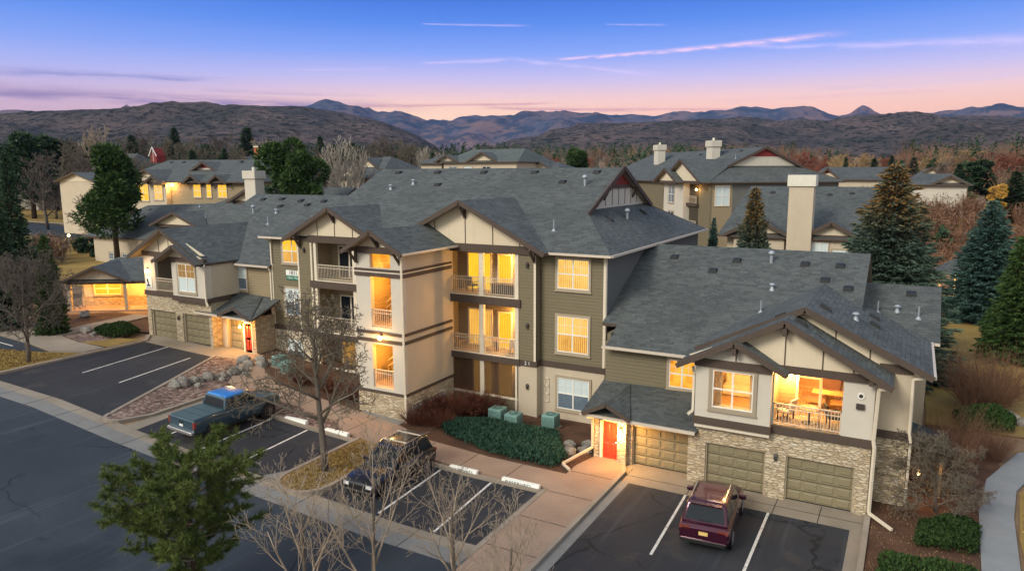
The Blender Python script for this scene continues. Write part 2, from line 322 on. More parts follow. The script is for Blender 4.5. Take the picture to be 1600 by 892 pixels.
# ---------------------------------------------------------------- mesh builder
class MB:
    def __init__(s): s.v = []; s.f = []; s.mi = []; s.ms = []; s.cur = 0; s.pc = []
    def use(s, m):
        if m not in s.ms: s.ms.append(m)
        s.cur = s.ms.index(m); return s
    def face(s, pts):
        i = len(s.v); s.pc.append((i, len(s.f))); s.v += [tuple(p) for p in pts]; s.f.append(tuple(range(i, i + len(pts)))); s.mi.append(s.cur); return s
    def box(s, x0, x1, y0, y1, z0, z1):
        x0, x1 = min(x0, x1), max(x0, x1); y0, y1 = min(y0, y1), max(y0, y1); z0, z1 = min(z0, z1), max(z0, z1)
        return s.hexa([(x0, y0, z0), (x1, y0, z0), (x1, y1, z0), (x0, y1, z0)], [(x0, y0, z1), (x1, y0, z1), (x1, y1, z1), (x0, y1, z1)])
    def hexa(s, b, t_):
        i = len(s.v); n = len(b); s.pc.append((i, len(s.f))); s.v += [tuple(p) for p in b] + [tuple(p) for p in t_]
        s.f.append(tuple(i + k for k in reversed(range(n)))); s.f.append(tuple(i + n + k for k in range(n)))
        for k in range(n):
            q = (k + 1) % n; s.f.append((i + k, i + q, i + n + q, i + n + k))
        s.mi += [s.cur] * (n + 2); return s
    def beam(s, a, b, w, h, up=(0, 0, 1)):
        a = Vector(a); b = Vector(b); d = (b - a).normalized(); u = Vector(up)
        sd_ = d.cross(u)
        if sd_.length < 1e-4: sd_ = d.cross(Vector((1, 0, 0)))
        sd_.normalize(); u = sd_.cross(d).normalized()
        o = [sd_ * w / 2 + u * h / 2, -sd_ * w / 2 + u * h / 2, -sd_ * w / 2 - u * h / 2, sd_ * w / 2 - u * h / 2]
        return s.hexa([a + k for k in o], [b + k for k in o])
    def tube(s, pts, rad, n=6, cap=True):
        pts = [Vector(p) for p in pts]; rad = rad if isinstance(rad, (list, tuple)) else [rad] * len(pts)
        base = len(s.v); s.pc.append((base, len(s.f))); ref = Vector((.3, .2, 1)).normalized()
        for j, p in enumerate(pts):
            d = (pts[min(j + 1, len(pts) - 1)] - pts[max(j - 1, 0)]).normalized()
            a = d.cross(ref)
            if a.length < .05: a = d.cross(Vector((1, 0, 0)))
            a.normalize(); b = d.cross(a)
            for k in range(n):
                an = 2 * math.pi * k / n; s.v.append(tuple(p + (a * math.cos(an) + b * math.sin(an)) * rad[j]))
        for j in range(len(pts) - 1):
            for k in range(n):
                q = (k + 1) % n
                s.f.append((base + j * n + k, base + j * n + q, base + (j + 1) * n + q, base + (j + 1) * n + k)); s.mi.append(s.cur)
        if cap and n > 2:
            s.f.append(tuple(base + (len(pts) - 1) * n + k for k in range(n))); s.mi.append(s.cur)
            s.f.append(tuple(base + k for k in reversed(range(n)))); s.mi.append(s.cur)
        return s
    def cyl(s, c, r, h, n=16, axis='z', r2=None):
        r2 = r if r2 is None else r2; c = Vector(c); b = []; t2 = []
        for k in range(n):
            a = 2 * math.pi * k / n; ca, sa = math.cos(a), math.sin(a)
            if axis == 'z': b.append(c + Vector((ca * r, sa * r, 0))); t2.append(c + Vector((ca * r2, sa * r2, h)))
            elif axis == 'x': b.append(c + Vector((0, ca * r, sa * r))); t2.append(c + Vector((h, ca * r2, sa * r2)))
            else: b.append(c + Vector((-ca * r, 0, sa * r))); t2.append(c + Vector((-ca * r2, h, sa * r2)))
        return s.hexa(b, t2)
    def ball(s, c, r, n=10, m=6, sq=1.0, jit=0, rnd=None):
        c = Vector(c); i0 = len(s.v); s.pc.append((i0, len(s.f)))
        for j in range(m + 1):
            th = math.pi * j / m
            for k in range(n):
                a = 2 * math.pi * k / n; q = 1 + (rnd.uniform(-jit, jit) if rnd else 0)
                s.v.append(tuple(c + Vector((math.sin(th) * math.cos(a) * r * q, math.sin(th) * math.sin(a) * r * q, math.cos(th) * r * sq * q))))
        for j in range(m):
            for k in range(n):
                q = (k + 1) % n; s.f.append((i0 + j * n + k, i0 + (j + 1) * n + k, i0 + (j + 1) * n + q, i0 + j * n + q)); s.mi.append(s.cur)
        return s
    def mesh(s, name, smooth=False, uv=True):
        me = bpy.data.meshes.new(name); me.from_pydata(s.v, [], s.f)
        for m in (s.ms or ['trim_tan']): me.materials.append(MATS[m])
        me.polygons.foreach_set('material_index', s.mi)
        if smooth: me.polygons.foreach_set('use_smooth', [True] * len(s.f))
        if uv:
            L = me.uv_layers.new(name='UVMap').data
            co = s.v
            for p in me.polygons:
                n = p.normal
                if abs(n.z) > .985: a = Vector((1, 0, 0)); b = Vector((0, 1, 0))
                else: a = Vector((0, 0, 1)).cross(n).normalized(); b = n.cross(a)
                for li, vi in zip(p.loop_indices, p.vertices):
                    q = Vector(co[vi]); L[li].uv = (q.dot(a), q.dot(b))
        me.update(); return me
    def clusters(s, tol=.13):
        # pieces that touch one another belong to one object; pieces apart become objects of their own
        P = []
        for k, (v0, f0) in enumerate(s.pc):
            v1, f1 = s.pc[k + 1] if k + 1 < len(s.pc) else (len(s.v), len(s.f))
            vv = s.v[v0:v1]; P.append(([min(p[i] for p in vv) - tol / 2 for i in range(3)], [max(p[i] for p in vv) + tol / 2 for i in range(3)], v0, v1, f0, f1))
        par = list(range(len(P)))
        def fd(a):
            while par[a] != a: par[a] = par[par[a]]; a = par[a]
            return a
        for i in range(len(P)):
            for j in range(i):
                if all(P[i][0][c] <= P[j][1][c] and P[j][0][c] <= P[i][1][c] for c in range(3)):
                    a, b = fd(i), fd(j)
                    if a != b: par[a] = b
        out = {}
        for i in range(len(P)): out.setdefault(fd(i), []).append(P[i])
        res = []
        for ps in out.values():
            m = MB(); m.ms = s.ms
            for (_, _, v0, v1, f0, f1) in ps:
                d = len(m.v) - v0; m.v += s.v[v0:v1]; m.f += [tuple(q + d for q in f) for f in s.f[f0:f1]]; m.mi += s.mi[f0:f1]
            res.append(m)
        res.sort(key=lambda m: -len(m.f)); return res
    def build(s, name, parent=None, smooth=False, uv=True, split=None, **kw):
        if split is None: split = parent is not None and 1 < len(s.pc) < 160
        if split:
            cl = s.clusters()
            if len(cl) > 1:
                os_ = [m.build(name, parent, smooth, uv, False, **kw) for m in cl]; return os_[0]
        o = bpy.data.objects.new(name, s.mesh(name, smooth, uv)); COL.objects.link(o)
        if parent is not None: setpar(o, parent)
        for k, v in kw.items(): o[k] = v
        return o
ORIG = {}
def wloc(o):
    p = Vector(o.location)
    return p
def setpar(o, parent):
    # geometry is written in world metres; the parent's frame is a pure offset
    o.parent = parent; o.matrix_parent_inverse = Matrix.Translation(-worldpos(parent))
def worldpos(o):
    return Vector(o.get('_w', (0, 0, 0)))
def thing(name, loc, label, cat, group=None):
    o = bpy.data.objects.new(name, None); COL.objects.link(o); o.location = loc; o.empty_display_size = .3
    o['_w'] = list(loc); o['label'] = label; o['category'] = cat
    if group: o['group'] = group
    return o
def tag(o, label, cat, group=None, kind=None):
    o['label'] = label; o['category'] = cat
    if group: o['group'] = group
    if kind: o['kind'] = kind
    return o
def struct(o, label=None):
    o['kind'] = 'structure'
    if label: o['label'] = label
    return o
def copy_thing(root, loc, rz=0, sc=(1, 1, 1), label=None):
    r = root.copy(); COL.objects.link(r); r.location = loc; r.rotation_euler = (0, 0, rz); r.scale = sc
    if label: r['label'] = label
    def rec(a, b):
        for ch in list(a.children):
            c = ch.copy(); COL.objects.link(c); c.parent = b; rec(ch, c)
    rec(root, r); return r
GX = [-60, -50, -42, -35, -28, -18, 0]; GZ = [2.0, 1.9, 1.65, 1.0, .5, 0, 0]
def g(x):
    if x <= GX[0]: return GZ[0]
    for i in range(len(GX) - 1):
        if x <= GX[i + 1]: return GZ[i] + (GZ[i + 1] - GZ[i]) * (x - GX[i]) / (GX[i + 1] - GX[i])
    return 0.0
def terrain(x, y):
    r = math.hypot(x, y); s = max(0, min(1, (-x - 20) / 60))
    k = max(0, min(1, (y - 98) / 24)); k = k * k * (3 - 2 * k); q = max(0, min(1, (x + 14) / 12)); q = q * q * (3 - 2 * q)
    return g(x) + max(0, min(r, 720) - 92) * (.030 + .016 * s) + 7 * k * q
def sheet(name, poly, h, m, thick=0, kind=True, label=None):
    bm = bmesh.new()
    top = bm.faces.new([bm.verts.new((x, y, 0)) for x, y in poly])
    bmesh.ops.triangulate(bm, faces=[top])
    for gx in GX:
        ge_ = bm.verts[:] + bm.edges[:] + bm.faces[:]
        bmesh.ops.bisect_plane(bm, geom=ge_, plane_co=(gx, 0, 0), plane_no=(1, 0, 0))
    bmesh.ops.recalc_face_normals(bm, faces=bm.faces)
    if bm.faces and bm.faces[:][0].normal.z < 0: bmesh.ops.reverse_faces(bm, faces=bm.faces)
    if thick:
        ext = bmesh.ops.extrude_face_region(bm, geom=bm.faces[:])
        vs = [v for v in ext['geom'] if isinstance(v, bmesh.types.BMVert)]
        low = [v for v in bm.verts if v not in set(vs)]
        for v in vs: v.co.z = g(v.co.x) + h
        for v in low: v.co.z = g(v.co.x) + h - thick
        bmesh.ops.recalc_face_normals(bm, faces=bm.faces)
    else:
        for v in bm.verts: v.co.z = g(v.co.x) + h
    me = bpy.data.meshes.new(name); bm.to_mesh(me); bm.free(); me.materials.append(MATS[m])
    o = bpy.data.objects.new(name, me); COL.objects.link(o)
    if kind: o['kind'] = 'structure'
    if label: o['label'] = label
    return o
def arc(cx, cy, r, a0, a1, n=8): return [(cx + r * math.cos(R(a0 + (a1 - a0) * i / n)), cy + r * math.sin(R(a0 + (a1 - a0) * i / n))) for i in range(n + 1)]
def strip(pts, w):
    L = []; Rr = []
    for i, p in enumerate(pts):
        a = Vector(pts[max(i - 1, 0)]); b = Vector(pts[min(i + 1, len(pts) - 1)]); d = (b - a).normalized(); n = Vector((-d.y, d.x))
        L.append(tuple(Vector(p) + n * w / 2)); Rr.append(tuple(Vector(p) - n * w / 2))
    return L + Rr[::-1]
def kerb(name, pts, w=.18, h=.14, m='kerb'):
    # drape a kerb along a polyline
    b = MB().use(m)
    dense = []
    for i in range(len(pts) - 1):
        a = Vector(pts[i]); c = Vector(pts[i + 1]); n = max(1, int((c - a).length / 1.2))
        dense += [tuple(a + (c - a) * k / n) for k in range(n)]
    dense.append(tuple(pts[-1]))
    q = strip(dense, w); n = len(dense); Ls = q[:n]; Rs = q[n:][::-1]
    for i in range(n - 1):
        pp = [Ls[i], Rs[i], Rs[i + 1], Ls[i + 1]]
        b.hexa([(x, y, g(x) - .05) for x, y in pp], [(x, y, g(x) + h) for x, y in pp])
    o = b.build(name); o['kind'] = 'structure'; return o
# ================================================================ the ground and the hills
def near_left(a): return [(-75, 3.2), (-63.6, 3.68), (-61.5, 3.88), (-58.2, 4.21), (-54.3, 4.56), (-51.0, 4.67), (-48, 4.61), (-44.8, 4.49), (-41.6, 4.17), (-38.8, 3.63), (-36.4, 2.78), (-34.9, 1.91), (-33.9, .9), (-31, -.2), (30, -.5)]
def near_right(a): return [(-80, -1), (-36, .3), (-33, 1.0), (-30, 1.71), (-29, 2.19), (-26.5, 2.67), (-24, 3.08), (-21.1, 3.34), (-17.2, 3.53), (-14.4, 3.71), (-12.1, 3.72), (-9.4, 3.38), (-5.6, 3.22), (-1.55, 3.40), (1.5, 3.48), (3.6, 3.36), (5.7, 3.03), (12, 2.8), (25, 2.4)]
def far_(a): return [(-80, 3.0), (-46, 4.2), (-44.8, 4.49), (-43.4, 4.8), (-42, 4.86), (-40.6, 4.6), (-39.2, 4.24), (-37.5, 4.4), (-35.9, 3.93), (-33.9, 3.8), (-32.9, 4.13), (-31.9, 4.42), (-29.9, 4.23), (-27.5, 4.12), (-25.5, 4.4), (-24, 4.29), (-21.6, 3.97), (-19.1, 3.98), (-16.8, 3.8), (-14.4, 3.57), (-12.1, 3.89), (-9.9, 3.92), (-7.5, 4.5), (-6, 3.89), (-5.2, 3.51), (-4.4, 3.75), (-3.6, 4.3), (-2.5, 3.6), (-.8, 3.37), (2.9, 3.47), (4.3, 3.53), (5.7, 3.43), (14, 3.3), (25, 3)]
def interp(P, a):
    if a <= P[0][0]: return P[0][1]
    for i in range(len(P) - 1):
        if a <= P[i + 1][0]:
            u = (a - P[i][0]) / (P[i + 1][0] - P[i][0]); return P[i][1] + (P[i + 1][1] - P[i][1]) * u
    return P[-1][1]
from mathutils import noise as mn
def hills(name, prof, r0, r1, r2, matn, amp, na=420, nr=46, nscale=.004, base0=None, seed=0):
    P = prof(0); v = []; f = []
    A0, A1 = -78, 24
    for j in range(nr + 1):
        u = j / nr
        r = r0 + (r1 - r0) * min(1, u / .8) if u <= .8 else r1 + (r2 - r1) * (u - .8) / .2
        for i in range(na + 1):
            a = A0 + (A1 - A0) * i / na; x = r * math.sin(R(a)); y = r * math.cos(R(a))
            top = CAMH + r1 * math.tan(R(interp(P, a)))
            z0 = terrain(r0 * math.sin(R(a)), r0 * math.cos(R(a))) - 2
            if u <= .8:
                q = u / .8; q2 = q * q * (3 - 2 * q); q2 = .55 * q + .45 * q2
                n = mn.fractal(Vector((x * nscale + seed, y * nscale, 3)), 1.0, 2.1, 6)
                rid = 1 - abs(mn.fractal(Vector((x * nscale * .7, y * nscale * .7 + seed, 9)), 1.0, 2.1, 5)) * 2
                z = z0 + (top - z0) * q2 + (n * .5 + rid * .35 - .2) * amp * math.sin(math.pi * min(1, q * .98)) + n * amp * .03
                # small bumps that make the crest rough
                z += mn.noise(Vector((x * nscale * 9, y * nscale * 9, 1))) * amp * .05 * q
            else:
                z = top - (top - z0) * ((u - .8) / .2) ** 1.2 * .5
            v.append((x, y, z))
    for j in range(nr):
        for i in range(na):
            k = j * (na + 1) + i; f.append((k, k + 1, k + na + 2, k + na + 1))
    me = bpy.data.meshes.new(name); me.from_pydata(v, [], f); me.materials.append(MATS[matn]); me.update()
    me.polygons.foreach_set('use_smooth', [True] * len(f))
    o = bpy.data.objects.new(name, me); COL.objects.link(o); o['kind'] = 'structure'; return o
def hillmat(name, soil, scrub, dark, s1, s2, pk=.5, thr=.5):
    def f(k, b):
        o = k.node('ShaderNodeTexCoord').outputs['Object']
        n1 = k.noise(o, s1, 6, .65); n2 = k.noise(k.mapv(o, (1, 1, 2.5)), s2, 5, .75); n3 = k.noise(o, s1 * .3, 3, .5)
        c = k.mix(k.ss(n1, .35, .65), soil, scrub)
        c = k.mix(k.m('MULTIPLY', k.ss(n2, thr, thr + .08), k.m('ADD', .55, k.m('MULTIPLY', n3, .5)), clamp=True), c, dark)
        k.put(b.inputs['Base Color'], c); b.inputs['Roughness'].default_value = .97; b.inputs['Specular IOR Level'].default_value = .05
        bump(k, b, k.m('ADD', n1, n2), 1.0, 14)
    return mat(name, f)
hillmat('hill_near', (.165, .125, .115), (.080, .076, .074), (.009, .017, .016), .012, .085, thr=.49)
hillmat('hill_far', (.17, .10, .085), (.045, .055, .085), (.012, .025, .05), .0016, .006, thr=.47)  # blue in the scrub and dark tones puts some distance haze into the colour
o = hills('hills', near_left, 560, 1500, 2300, 'hill_near', 36, na=620, nr=70, nscale=.0045)
o = hills('hills', near_right, 620, 1900, 2700, 'hill_near', 46, na=620, nr=70, nscale=.0042, seed=7)
o = hills('mountains', far_, 2900, 6200, 9500, 'hill_far', 330, na=420, nr=60, nscale=.0011, seed=3)

# one sheet of ground out to the hills
v = []; f = []; rs = [0, 6, 12, 20, 30, 40, 50, 60, 75, 92, 120, 160, 210, 280, 360, 460, 600, 900, 1500, 3000, 12000]; na = 96
for r in rs:
    for i in range(na):
        a = 2 * math.pi * i / na; x, y = r * math.sin(a), r * math.cos(a); v.append((x, y, terrain(x, y) - .06))
for j in range(len(rs) - 1):
    for i in range(na):
        q = (i + 1) % na; f.append((j * na + i, j * na + q, (j + 1) * na + q, (j + 1) * na + i))
# refine near part through extra cuts at the terrain breaks
bm = bmesh.new(); vs = [bm.verts.new(p) for p in v]
for ff in f:
    try: bm.faces.new([vs[i] for i in ff])
    except Exception: pass
bmesh.ops.remove_doubles(bm, verts=bm.verts, dist=.001)
bmesh.ops.triangulate(bm, faces=bm.faces)
for gx in GX: bmesh.ops.bisect_plane(bm, geom=bm.verts[:] + bm.edges[:] + bm.faces[:], plane_co=(gx, 0, 0), plane_no=(1, 0, 0))
for w in bm.verts: w.co.z = terrain(w.co.x, w.co.y) - .06
bmesh.ops.recalc_face_normals(bm, faces=bm.faces)
if sum(q.normal.z for q in bm.faces) < 0: bmesh.ops.reverse_faces(bm, faces=bm.faces)
me = bpy.data.meshes.new('ground'); bm.to_mesh(me); bm.free(); me.materials.append(MATS['field'])
gr = bpy.data.objects.new('ground', me); COL.objects.link(gr); struct(gr)

# ---- aisle, pan, parking bays
sheet('road', [(-125, 4), (40, 4), (40, 20.85), (-125, 20.85)], .0, 'asphalt_aisle')
sheet('gutter_pan', [(-56, 20.85), (-11.2, 20.85), (-11.2, 21.75), (-56, 21.75)], .004, 'concrete_pan')
sheet('concrete_apron', [(-56, 21.75), (-11.2, 21.75), (-11.2, 22.4), (-56, 22.4)], .004, 'concrete')
b = MB().use('ink_black')
for x in [-54.5 + 2.9 * i for i in range(15)]:
    b.hexa([(x, 20.87, g(x) + .003), (x + .03, 20.87, g(x) + .003), (x + .03, 22.38, g(x) + .003), (x, 22.38, g(x) + .003)], [(x, 20.87, g(x) + .009), (x + .03, 20.87, g(x) + .009), (x + .03, 22.38, g(x) + .009), (x, 22.38, g(x) + .009)])
struct(b.build('expansion_joints'))
sheet('road', [(-10.8, 10), (-1.35, 10), (-1.35, 30.7), (-10.8, 30.7)], .008, 'asphalt')              # right garage court
sheet('parking_lot', [(-49.6, 22.4), (-37.9, 22.4), (-39.6, 27.4), (-42.2, 33.0), (-50.1, 33.0)], .008, 'asphalt')
sheet('parking_lot', [(-35.2, 22.4), (-25.1, 22.4), (-25.1, 27.75), (-36.0, 27.75)], .008, 'asphalt')
sheet('parking_lot', [(-22.3, 22.4), (-13.95, 22.4), (-13.95, 27.7), (-22.3, 27.7)], .008, 'asphalt')
def line(x0, y0, x1, y1, w=.11):
    o = sheet('parking_line', strip([(x0, y0), (x1, y1)], w), .014, 'paint_line'); return o
line(-46.0, 26.0, -47.2, 33.0); line(-42.2, 26.0, -43.4, 32.0)
line(-33.4, 22.6, -33.5, 27.6); line(-30.6, 22.7, -30.9, 27.7); line(-27.85, 22.6, -28.2, 27.7)
line(-19.1, 22.6, -19.35, 27.65); line(-16.15, 22.5, -16.5, 27.65)
line(-7.85, 25.0, -8.1, 30.7); line(-4.48, 22.5, -4.52, 30.7)
sheet('driveway', [(-50.2, 33.0), (-42.3, 33.0), (-40.6, 33.2), (-40.3, 35.6), (-44.6, 35.6), (-51.7, 34.7)], .010, 'concrete')
sheet('driveway', [(-12.2, 30.7), (-.7, 30.7), (-.7, 32.6), (-8, 32.6), (-8.2, 33.1), (-12.2, 33.1)], .012, 'concrete')
b = MB().use('ink_black')
for x in (-11.2, -8.1, -6.3, -4.4, -2.6): b.box(x, x + .03, 30.72, 32.35, .013, .018)
b.box(-12.1, -.8, 31.5, 31.53, .013, .018); struct(b.build('expansion_joints'))

# ---- walks
sheet('sidewalk', [(-37.2, 30.0), (-34.8, 29.5), (-31, 29.7), (-28, 29.5), (-26.2, 28.3), (-21.8, 28.2), (-13.7, 28.15), (-13.7, 30.0), (-21.8, 30.1), (-24.3, 30.85), (-27.5, 31.3), (-31, 31.55), (-34.8, 31.7), (-37.2, 33.0), (-40.4, 35.4), (-40.4, 34.0), (-38.2, 31.2)], .13, 'concrete_warm', .16)
sheet('sidewalk', [(-13.7, 8), (-11.45, 8), (-11.45, 31.9), (-11.75, 32.8), (-13.3, 32.8), (-13.7, 31.2)], .135, 'concrete_warm', .16)
b = MB().use('ink_black')
for x in (-33.5, -31, -28.6, -26.2, -23.8, -21.3, -18.7, -16.1): b.hexa([(x, 28.3 if x > -27 else 29.7, g(x) + .13), (x + .03, 28.3 if x > -27 else 29.7, g(x) + .13), (x + .06, 30.0 if x > -24 else 31.2, g(x) + .13), (x + .03, 30.0 if x > -24 else 31.2, g(x) + .13)], [(x, 28.3 if x > -27 else 29.7, g(x) + .1355), (x + .03, 28.3 if x > -27 else 29.7, g(x) + .1355), (x + .06, 30.0 if x > -24 else 31.2, g(x) + .1355), (x + .03, 30.0 if x > -24 else 31.2, g(x) + .1355)])
for y in (22.5, 25.2, 27.9, 30.4): b.box(-13.65, -11.5, y, y + .03, .135, .141)
struct(b.build('expansion_joints'))
kerb('kerb', [(-11.35, 8), (-11.35, 31.6), (-11.7, 32.4)], .2, .16)
kerb('kerb', [(-13.83, 21.5), (-13.83, 27.9)], .24, .15)
kerb('kerb', [(-14.0, 27.82), (-22.1, 27.9)], .22, .135)
kerb('kerb', [(-25.0, 27.9), (-30, 27.95), (-35.9, 27.95)], .2, .14)
sheet('gutter_pan', [(-11.25, 8), (-10.8, 8), (-10.8, 30.7), (-11.25, 30.7)], .009, 'concrete_pan')
# island with the street tree between the two bays
isl = [(-25.0, 28.2), (-25.0, 23.2)] + arc(-23.75, 23.1, 1.25, 180, 360, 10) + [(-22.45, 23.2), (-22.45, 28.2)]
sheet('planting_island', isl, .11, 'dry_mulch', .15); kerb('kerb', isl, .2, .15)
sheet('planting_island', [(-24.6, 28.2), (-22.6, 28.2), (-22.6, 28.4), (-24.6, 28.4)], .10, 'dry_mulch')
sheet('gutter_pan', [(-25.9, 22.4), (-25.1, 22.4), (-25.1, 24)], .010, 'concrete_pan')
# gravel island between the left court and the bay with the truck
gi = arc(-37.3, 22.75, .62, 170, 350, 8)
gi = gi + [(-36.2, 24), (-36.35, 27.6), (-36.6, 29.4), (-38.2, 31.0), (-40.3, 33.6), (-42.0, 33.0), (-39.75, 27.3)]
sheet('gravel_bed', gi, .10, 'river_rock', .12)
kerb('kerb', [(-42.1, 33.0), (-39.75, 27.3), (-38.0, 22.9)] + gi[:9] + [(-36.2, 24), (-36.3, 27.8)], .2, .15)
sheet('gutter_pan', [(-36.1, 22.4), (-35.2, 22.4), (-35.75, 27.75), (-36.2, 27.75)], .010, 'concrete')
# beds along the fronts
sheet('planting_bed', [(-38.2, 31.2), (-36.4, 29.3), (-36.2, 28.1), (-25.1, 28.1), (-26.3, 28.4), (-28, 29.4), (-31, 29.65), (-34.8, 29.45), (-37.2, 30.0)], .09, 'river_rock')
sheet('planting_bed', [(-40.4, 35.6), (-37.2, 33.0), (-34.8, 31.75), (-31, 31.6), (-27.6, 31.35), (-27.6, 38.2), (-40.4, 37.2)], .09, 'mulch')
sheet('planting_bed', [(-24.5, 30.9), (-21.8, 30.15), (-13.7, 30.05), (-13.7, 31.2), (-13.3, 32.9), (-13.4, 37.3), (-25.3, 38.2), (-24.5, 36)], .09, 'mulch')
sheet('planting_bed', [(-27.9, 31.3), (-24.4, 30.9), (-24.4, 31.9), (-27.9, 31.9)], .085, 'concrete_pan')
sheet('planting_bed', [(-.7, 21), (3.0, 21), (3.1, 30), (3.6, 36), (4.6, 40), (4.6, 46), (1.3, 46), (.6, 40.5), (-.8, 34)], .05, 'mulch')
kerb('kerb', [(-.78, 21), (-.78, 32.3)], .22, .15); sheet('gutter_pan', [(-1.35, 21), (-.88, 21), (-.88, 30.7), (-1.35, 30.7)], .010, 'concrete')
# curved walk and lawn on the right
sheet('path', [(3.05, 18), (4.3, 18), (4.35, 30.3), (4.6, 35), (5.0, 38.2), (6.2, 41.5), (10, 44.5), (10, 46.5), (5.6, 43.6), (3.9, 39), (3.35, 35), (3.1, 29.6)], .07, 'path_grey', .1)
lw = [(4.5, 18), (40, 18), (40, 44), (9, 43.5), (6.3, 41.0), (5.1, 38), (4.6, 33)]
sheet('lawn', lw, .03, 'dry_grass')
v = []
def lawnsheet(name, x0, x1, y0, y1, nx, ny, m, hz=.02):
    b = MB().use(m)
    X = [x0 + (x1 - x0) * i / nx for i in range(nx + 1)]; Y = [y0 + (y1 - y0) * i / ny for i in range(ny + 1)]
    for i in range(nx):
        for j in range(ny):
            b.face([(X[i], Y[j], terrain(X[i], Y[j]) + hz), (X[i + 1], Y[j], terrain(X[i + 1], Y[j]) + hz), (X[i + 1], Y[j + 1], terrain(X[i + 1], Y[j + 1]) + hz), (X[i], Y[j + 1], terrain(X[i], Y[j + 1]) + hz)])
    return struct(b.build(name))
lawnsheet('lawn', 1.5, 45, 46.4, 128, 14, 40, 'dry_grass')
# left: lawn strip, second lot, walks
sheet('lawn', [(-60, 22.6), (-50.0, 22.6), (-50.4, 28.6), (-52.2, 27.6), (-60, 25.6)], .09, 'dry_grass')
kerb('kerb', [(-50.0, 22.5), (-50.0, 33.2), (-51.4, 34.4)], .3, .12)
sheet('parking_lot', [(-95, 22.6), (-60, 24.6), (-52.6, 27.5), (-56.2, 28.1), (-95, 31)], .10, 'asphalt_aisle', .02)
for yy in (25.6, 27.2): sheet('parking_line', strip([(-70, yy + .7), (-56.5, yy)], .12), .115, 'paint_line')
sheet('sidewalk', [(-95, 31.2), (-56.2, 28.3), (-52.8, 27.8), (-50.4, 28.8), (-50.3, 30.2), (-53.6, 30.2), (-57.4, 30.9), (-61.5, 32.2), (-95, 36)], .13, 'concrete', .14)
sheet('sidewalk', [(-58.4, 31.0), (-56.8, 30.4), (-56.8, 33), (-57.6, 38.8), (-59.6, 38.8), (-59.0, 34)], .135, 'concrete', .14)
sheet('gravel_bed', [(-56.6, 30.9), (-53.6, 30.4), (-51.5, 31.6), (-53.2, 34.6), (-56.4, 34.2)], .09, 'river_rock')
sheet('lawn', [(-53.4, 30.3), (-50.35, 30.4), (-50.35, 33.2), (-52.2, 32.6)], .10, 'dry_grass')
sheet('planting_bed', [(-66, 32.8), (-59.2, 31.6), (-59.4, 38.6), (-62.3, 38.8), (-66, 34.8)], .08, 'mulch')
sheet('planting_bed', [(-56.3, 34.3), (-52.2, 34.8), (-52, 41), (-57.4, 39)], .08, 'mulch')
# the street behind on the left, its kerb and the dry lawn beyond
def ribbon(name, pts, w, h, m):
    b = MB().use(m); q = strip(pts, w); n = len(pts); Ls = q[:n]; Rs = q[n:][::-1]
    for i in range(n - 1): b.face([(x, y, terrain(x, y) + h) for x, y in (Rs[i], Rs[i + 1], Ls[i + 1], Ls[i])])
    return struct(b.build(name))
def dense(pts, k=6):
    o = []
    for i in range(len(pts) - 1):
        for j in range(k): u = j / k; o.append((pts[i][0] * (1 - u) + pts[i + 1][0] * u, pts[i][1] * (1 - u) + pts[i + 1][1] * u))
    return o + [pts[-1]]
st = dense([(-170, 62), (-140, 68), (-122, 73), (-105, 82), (-92, 96), (-86, 120)])
ribbon('street', st, 13, .03, 'asphalt_aisle')
kb = dense([(-170, 69.5), (-142, 75.5), (-126, 80), (-111, 88), (-99, 100)])
ribbon('kerb', kb, 1.3, .14, 'kerb')
lawnsheet('lawn', -230, -96, 76, 150, 30, 16, 'dry_grass', .0)
ribbon('path', dense([(-230, 122), (-180, 118), (-150, 121), (-125, 128)]), 3, .1, 'kerb')

lawnsheet('lawn', -130, -60, 46, 66, 26, 8, 'dry_grass', -.02)
# ================================================================ building helpers (all fronts face -Y)
def frame_boxes(b, x0, x1, z0, z1, y0, y1, w):
    b.box(x0 - w, x1 + w, y0, y1, z1, z1 + w); b.box(x0 - w, x1 + w, y0, y1, z0 - w, z0)
    b.box(x0 - w, x0, y0, y1, z0, z1); b.box(x1, x1 + w, y0, y1, z0, z1)
def window(par, x0, x1, z0, z1, y, glass='lit_curtain', trim='trim_tan', grid=True, low=None, cols=2, label=None, w=.13):
    b = MB().use(trim); frame_boxes(b, x0, x1, z0, z1, y - .07, y - .002, w)
    b.box(x0 - w - .04, x1 + w + .04, y - .1, y - .002, z0 - w - .05, z0 - w)
    o = b.build('window', par)
    if label: o['label'] = label
    s = MB().use('frame_white'); zm = (z0 + z1) / 2
    frame_boxes(s, x0 + .05, x1 - .05, z0 + .05, z1 - .05, y - .05, y - .02, .05)
    for i in range(1, cols):
        xm = x0 + (x1 - x0) * i / cols; s.box(xm - .04, xm + .04, y - .052, y - .02, z0 + .05, z1 - .05)
    s.box(x0 + .05, x1 - .05, y - .054, y - .02, zm - .035, zm + .035)
    if grid:
        wc = (x1 - x0) / cols
        for i in range(cols):
            s.box(x0 + wc * (i + .5) - .009, x0 + wc * (i + .5) + .009, y - .034, y - .02, zm, z1 - .05)
        s.box(x0, x1, y - .033, y - .02, (zm + z1) / 2 - .009, (zm + z1) / 2 + .009)
    s.build('sash', o)
    p = MB().use(glass)
    p.box(x0, x1, y - .018, y - .004, zm if low else z0, z1)
    if low: p.use(low).box(x0, x1, y - .017, y - .004, z0, zm)
    p.build('pane', o)
    return o
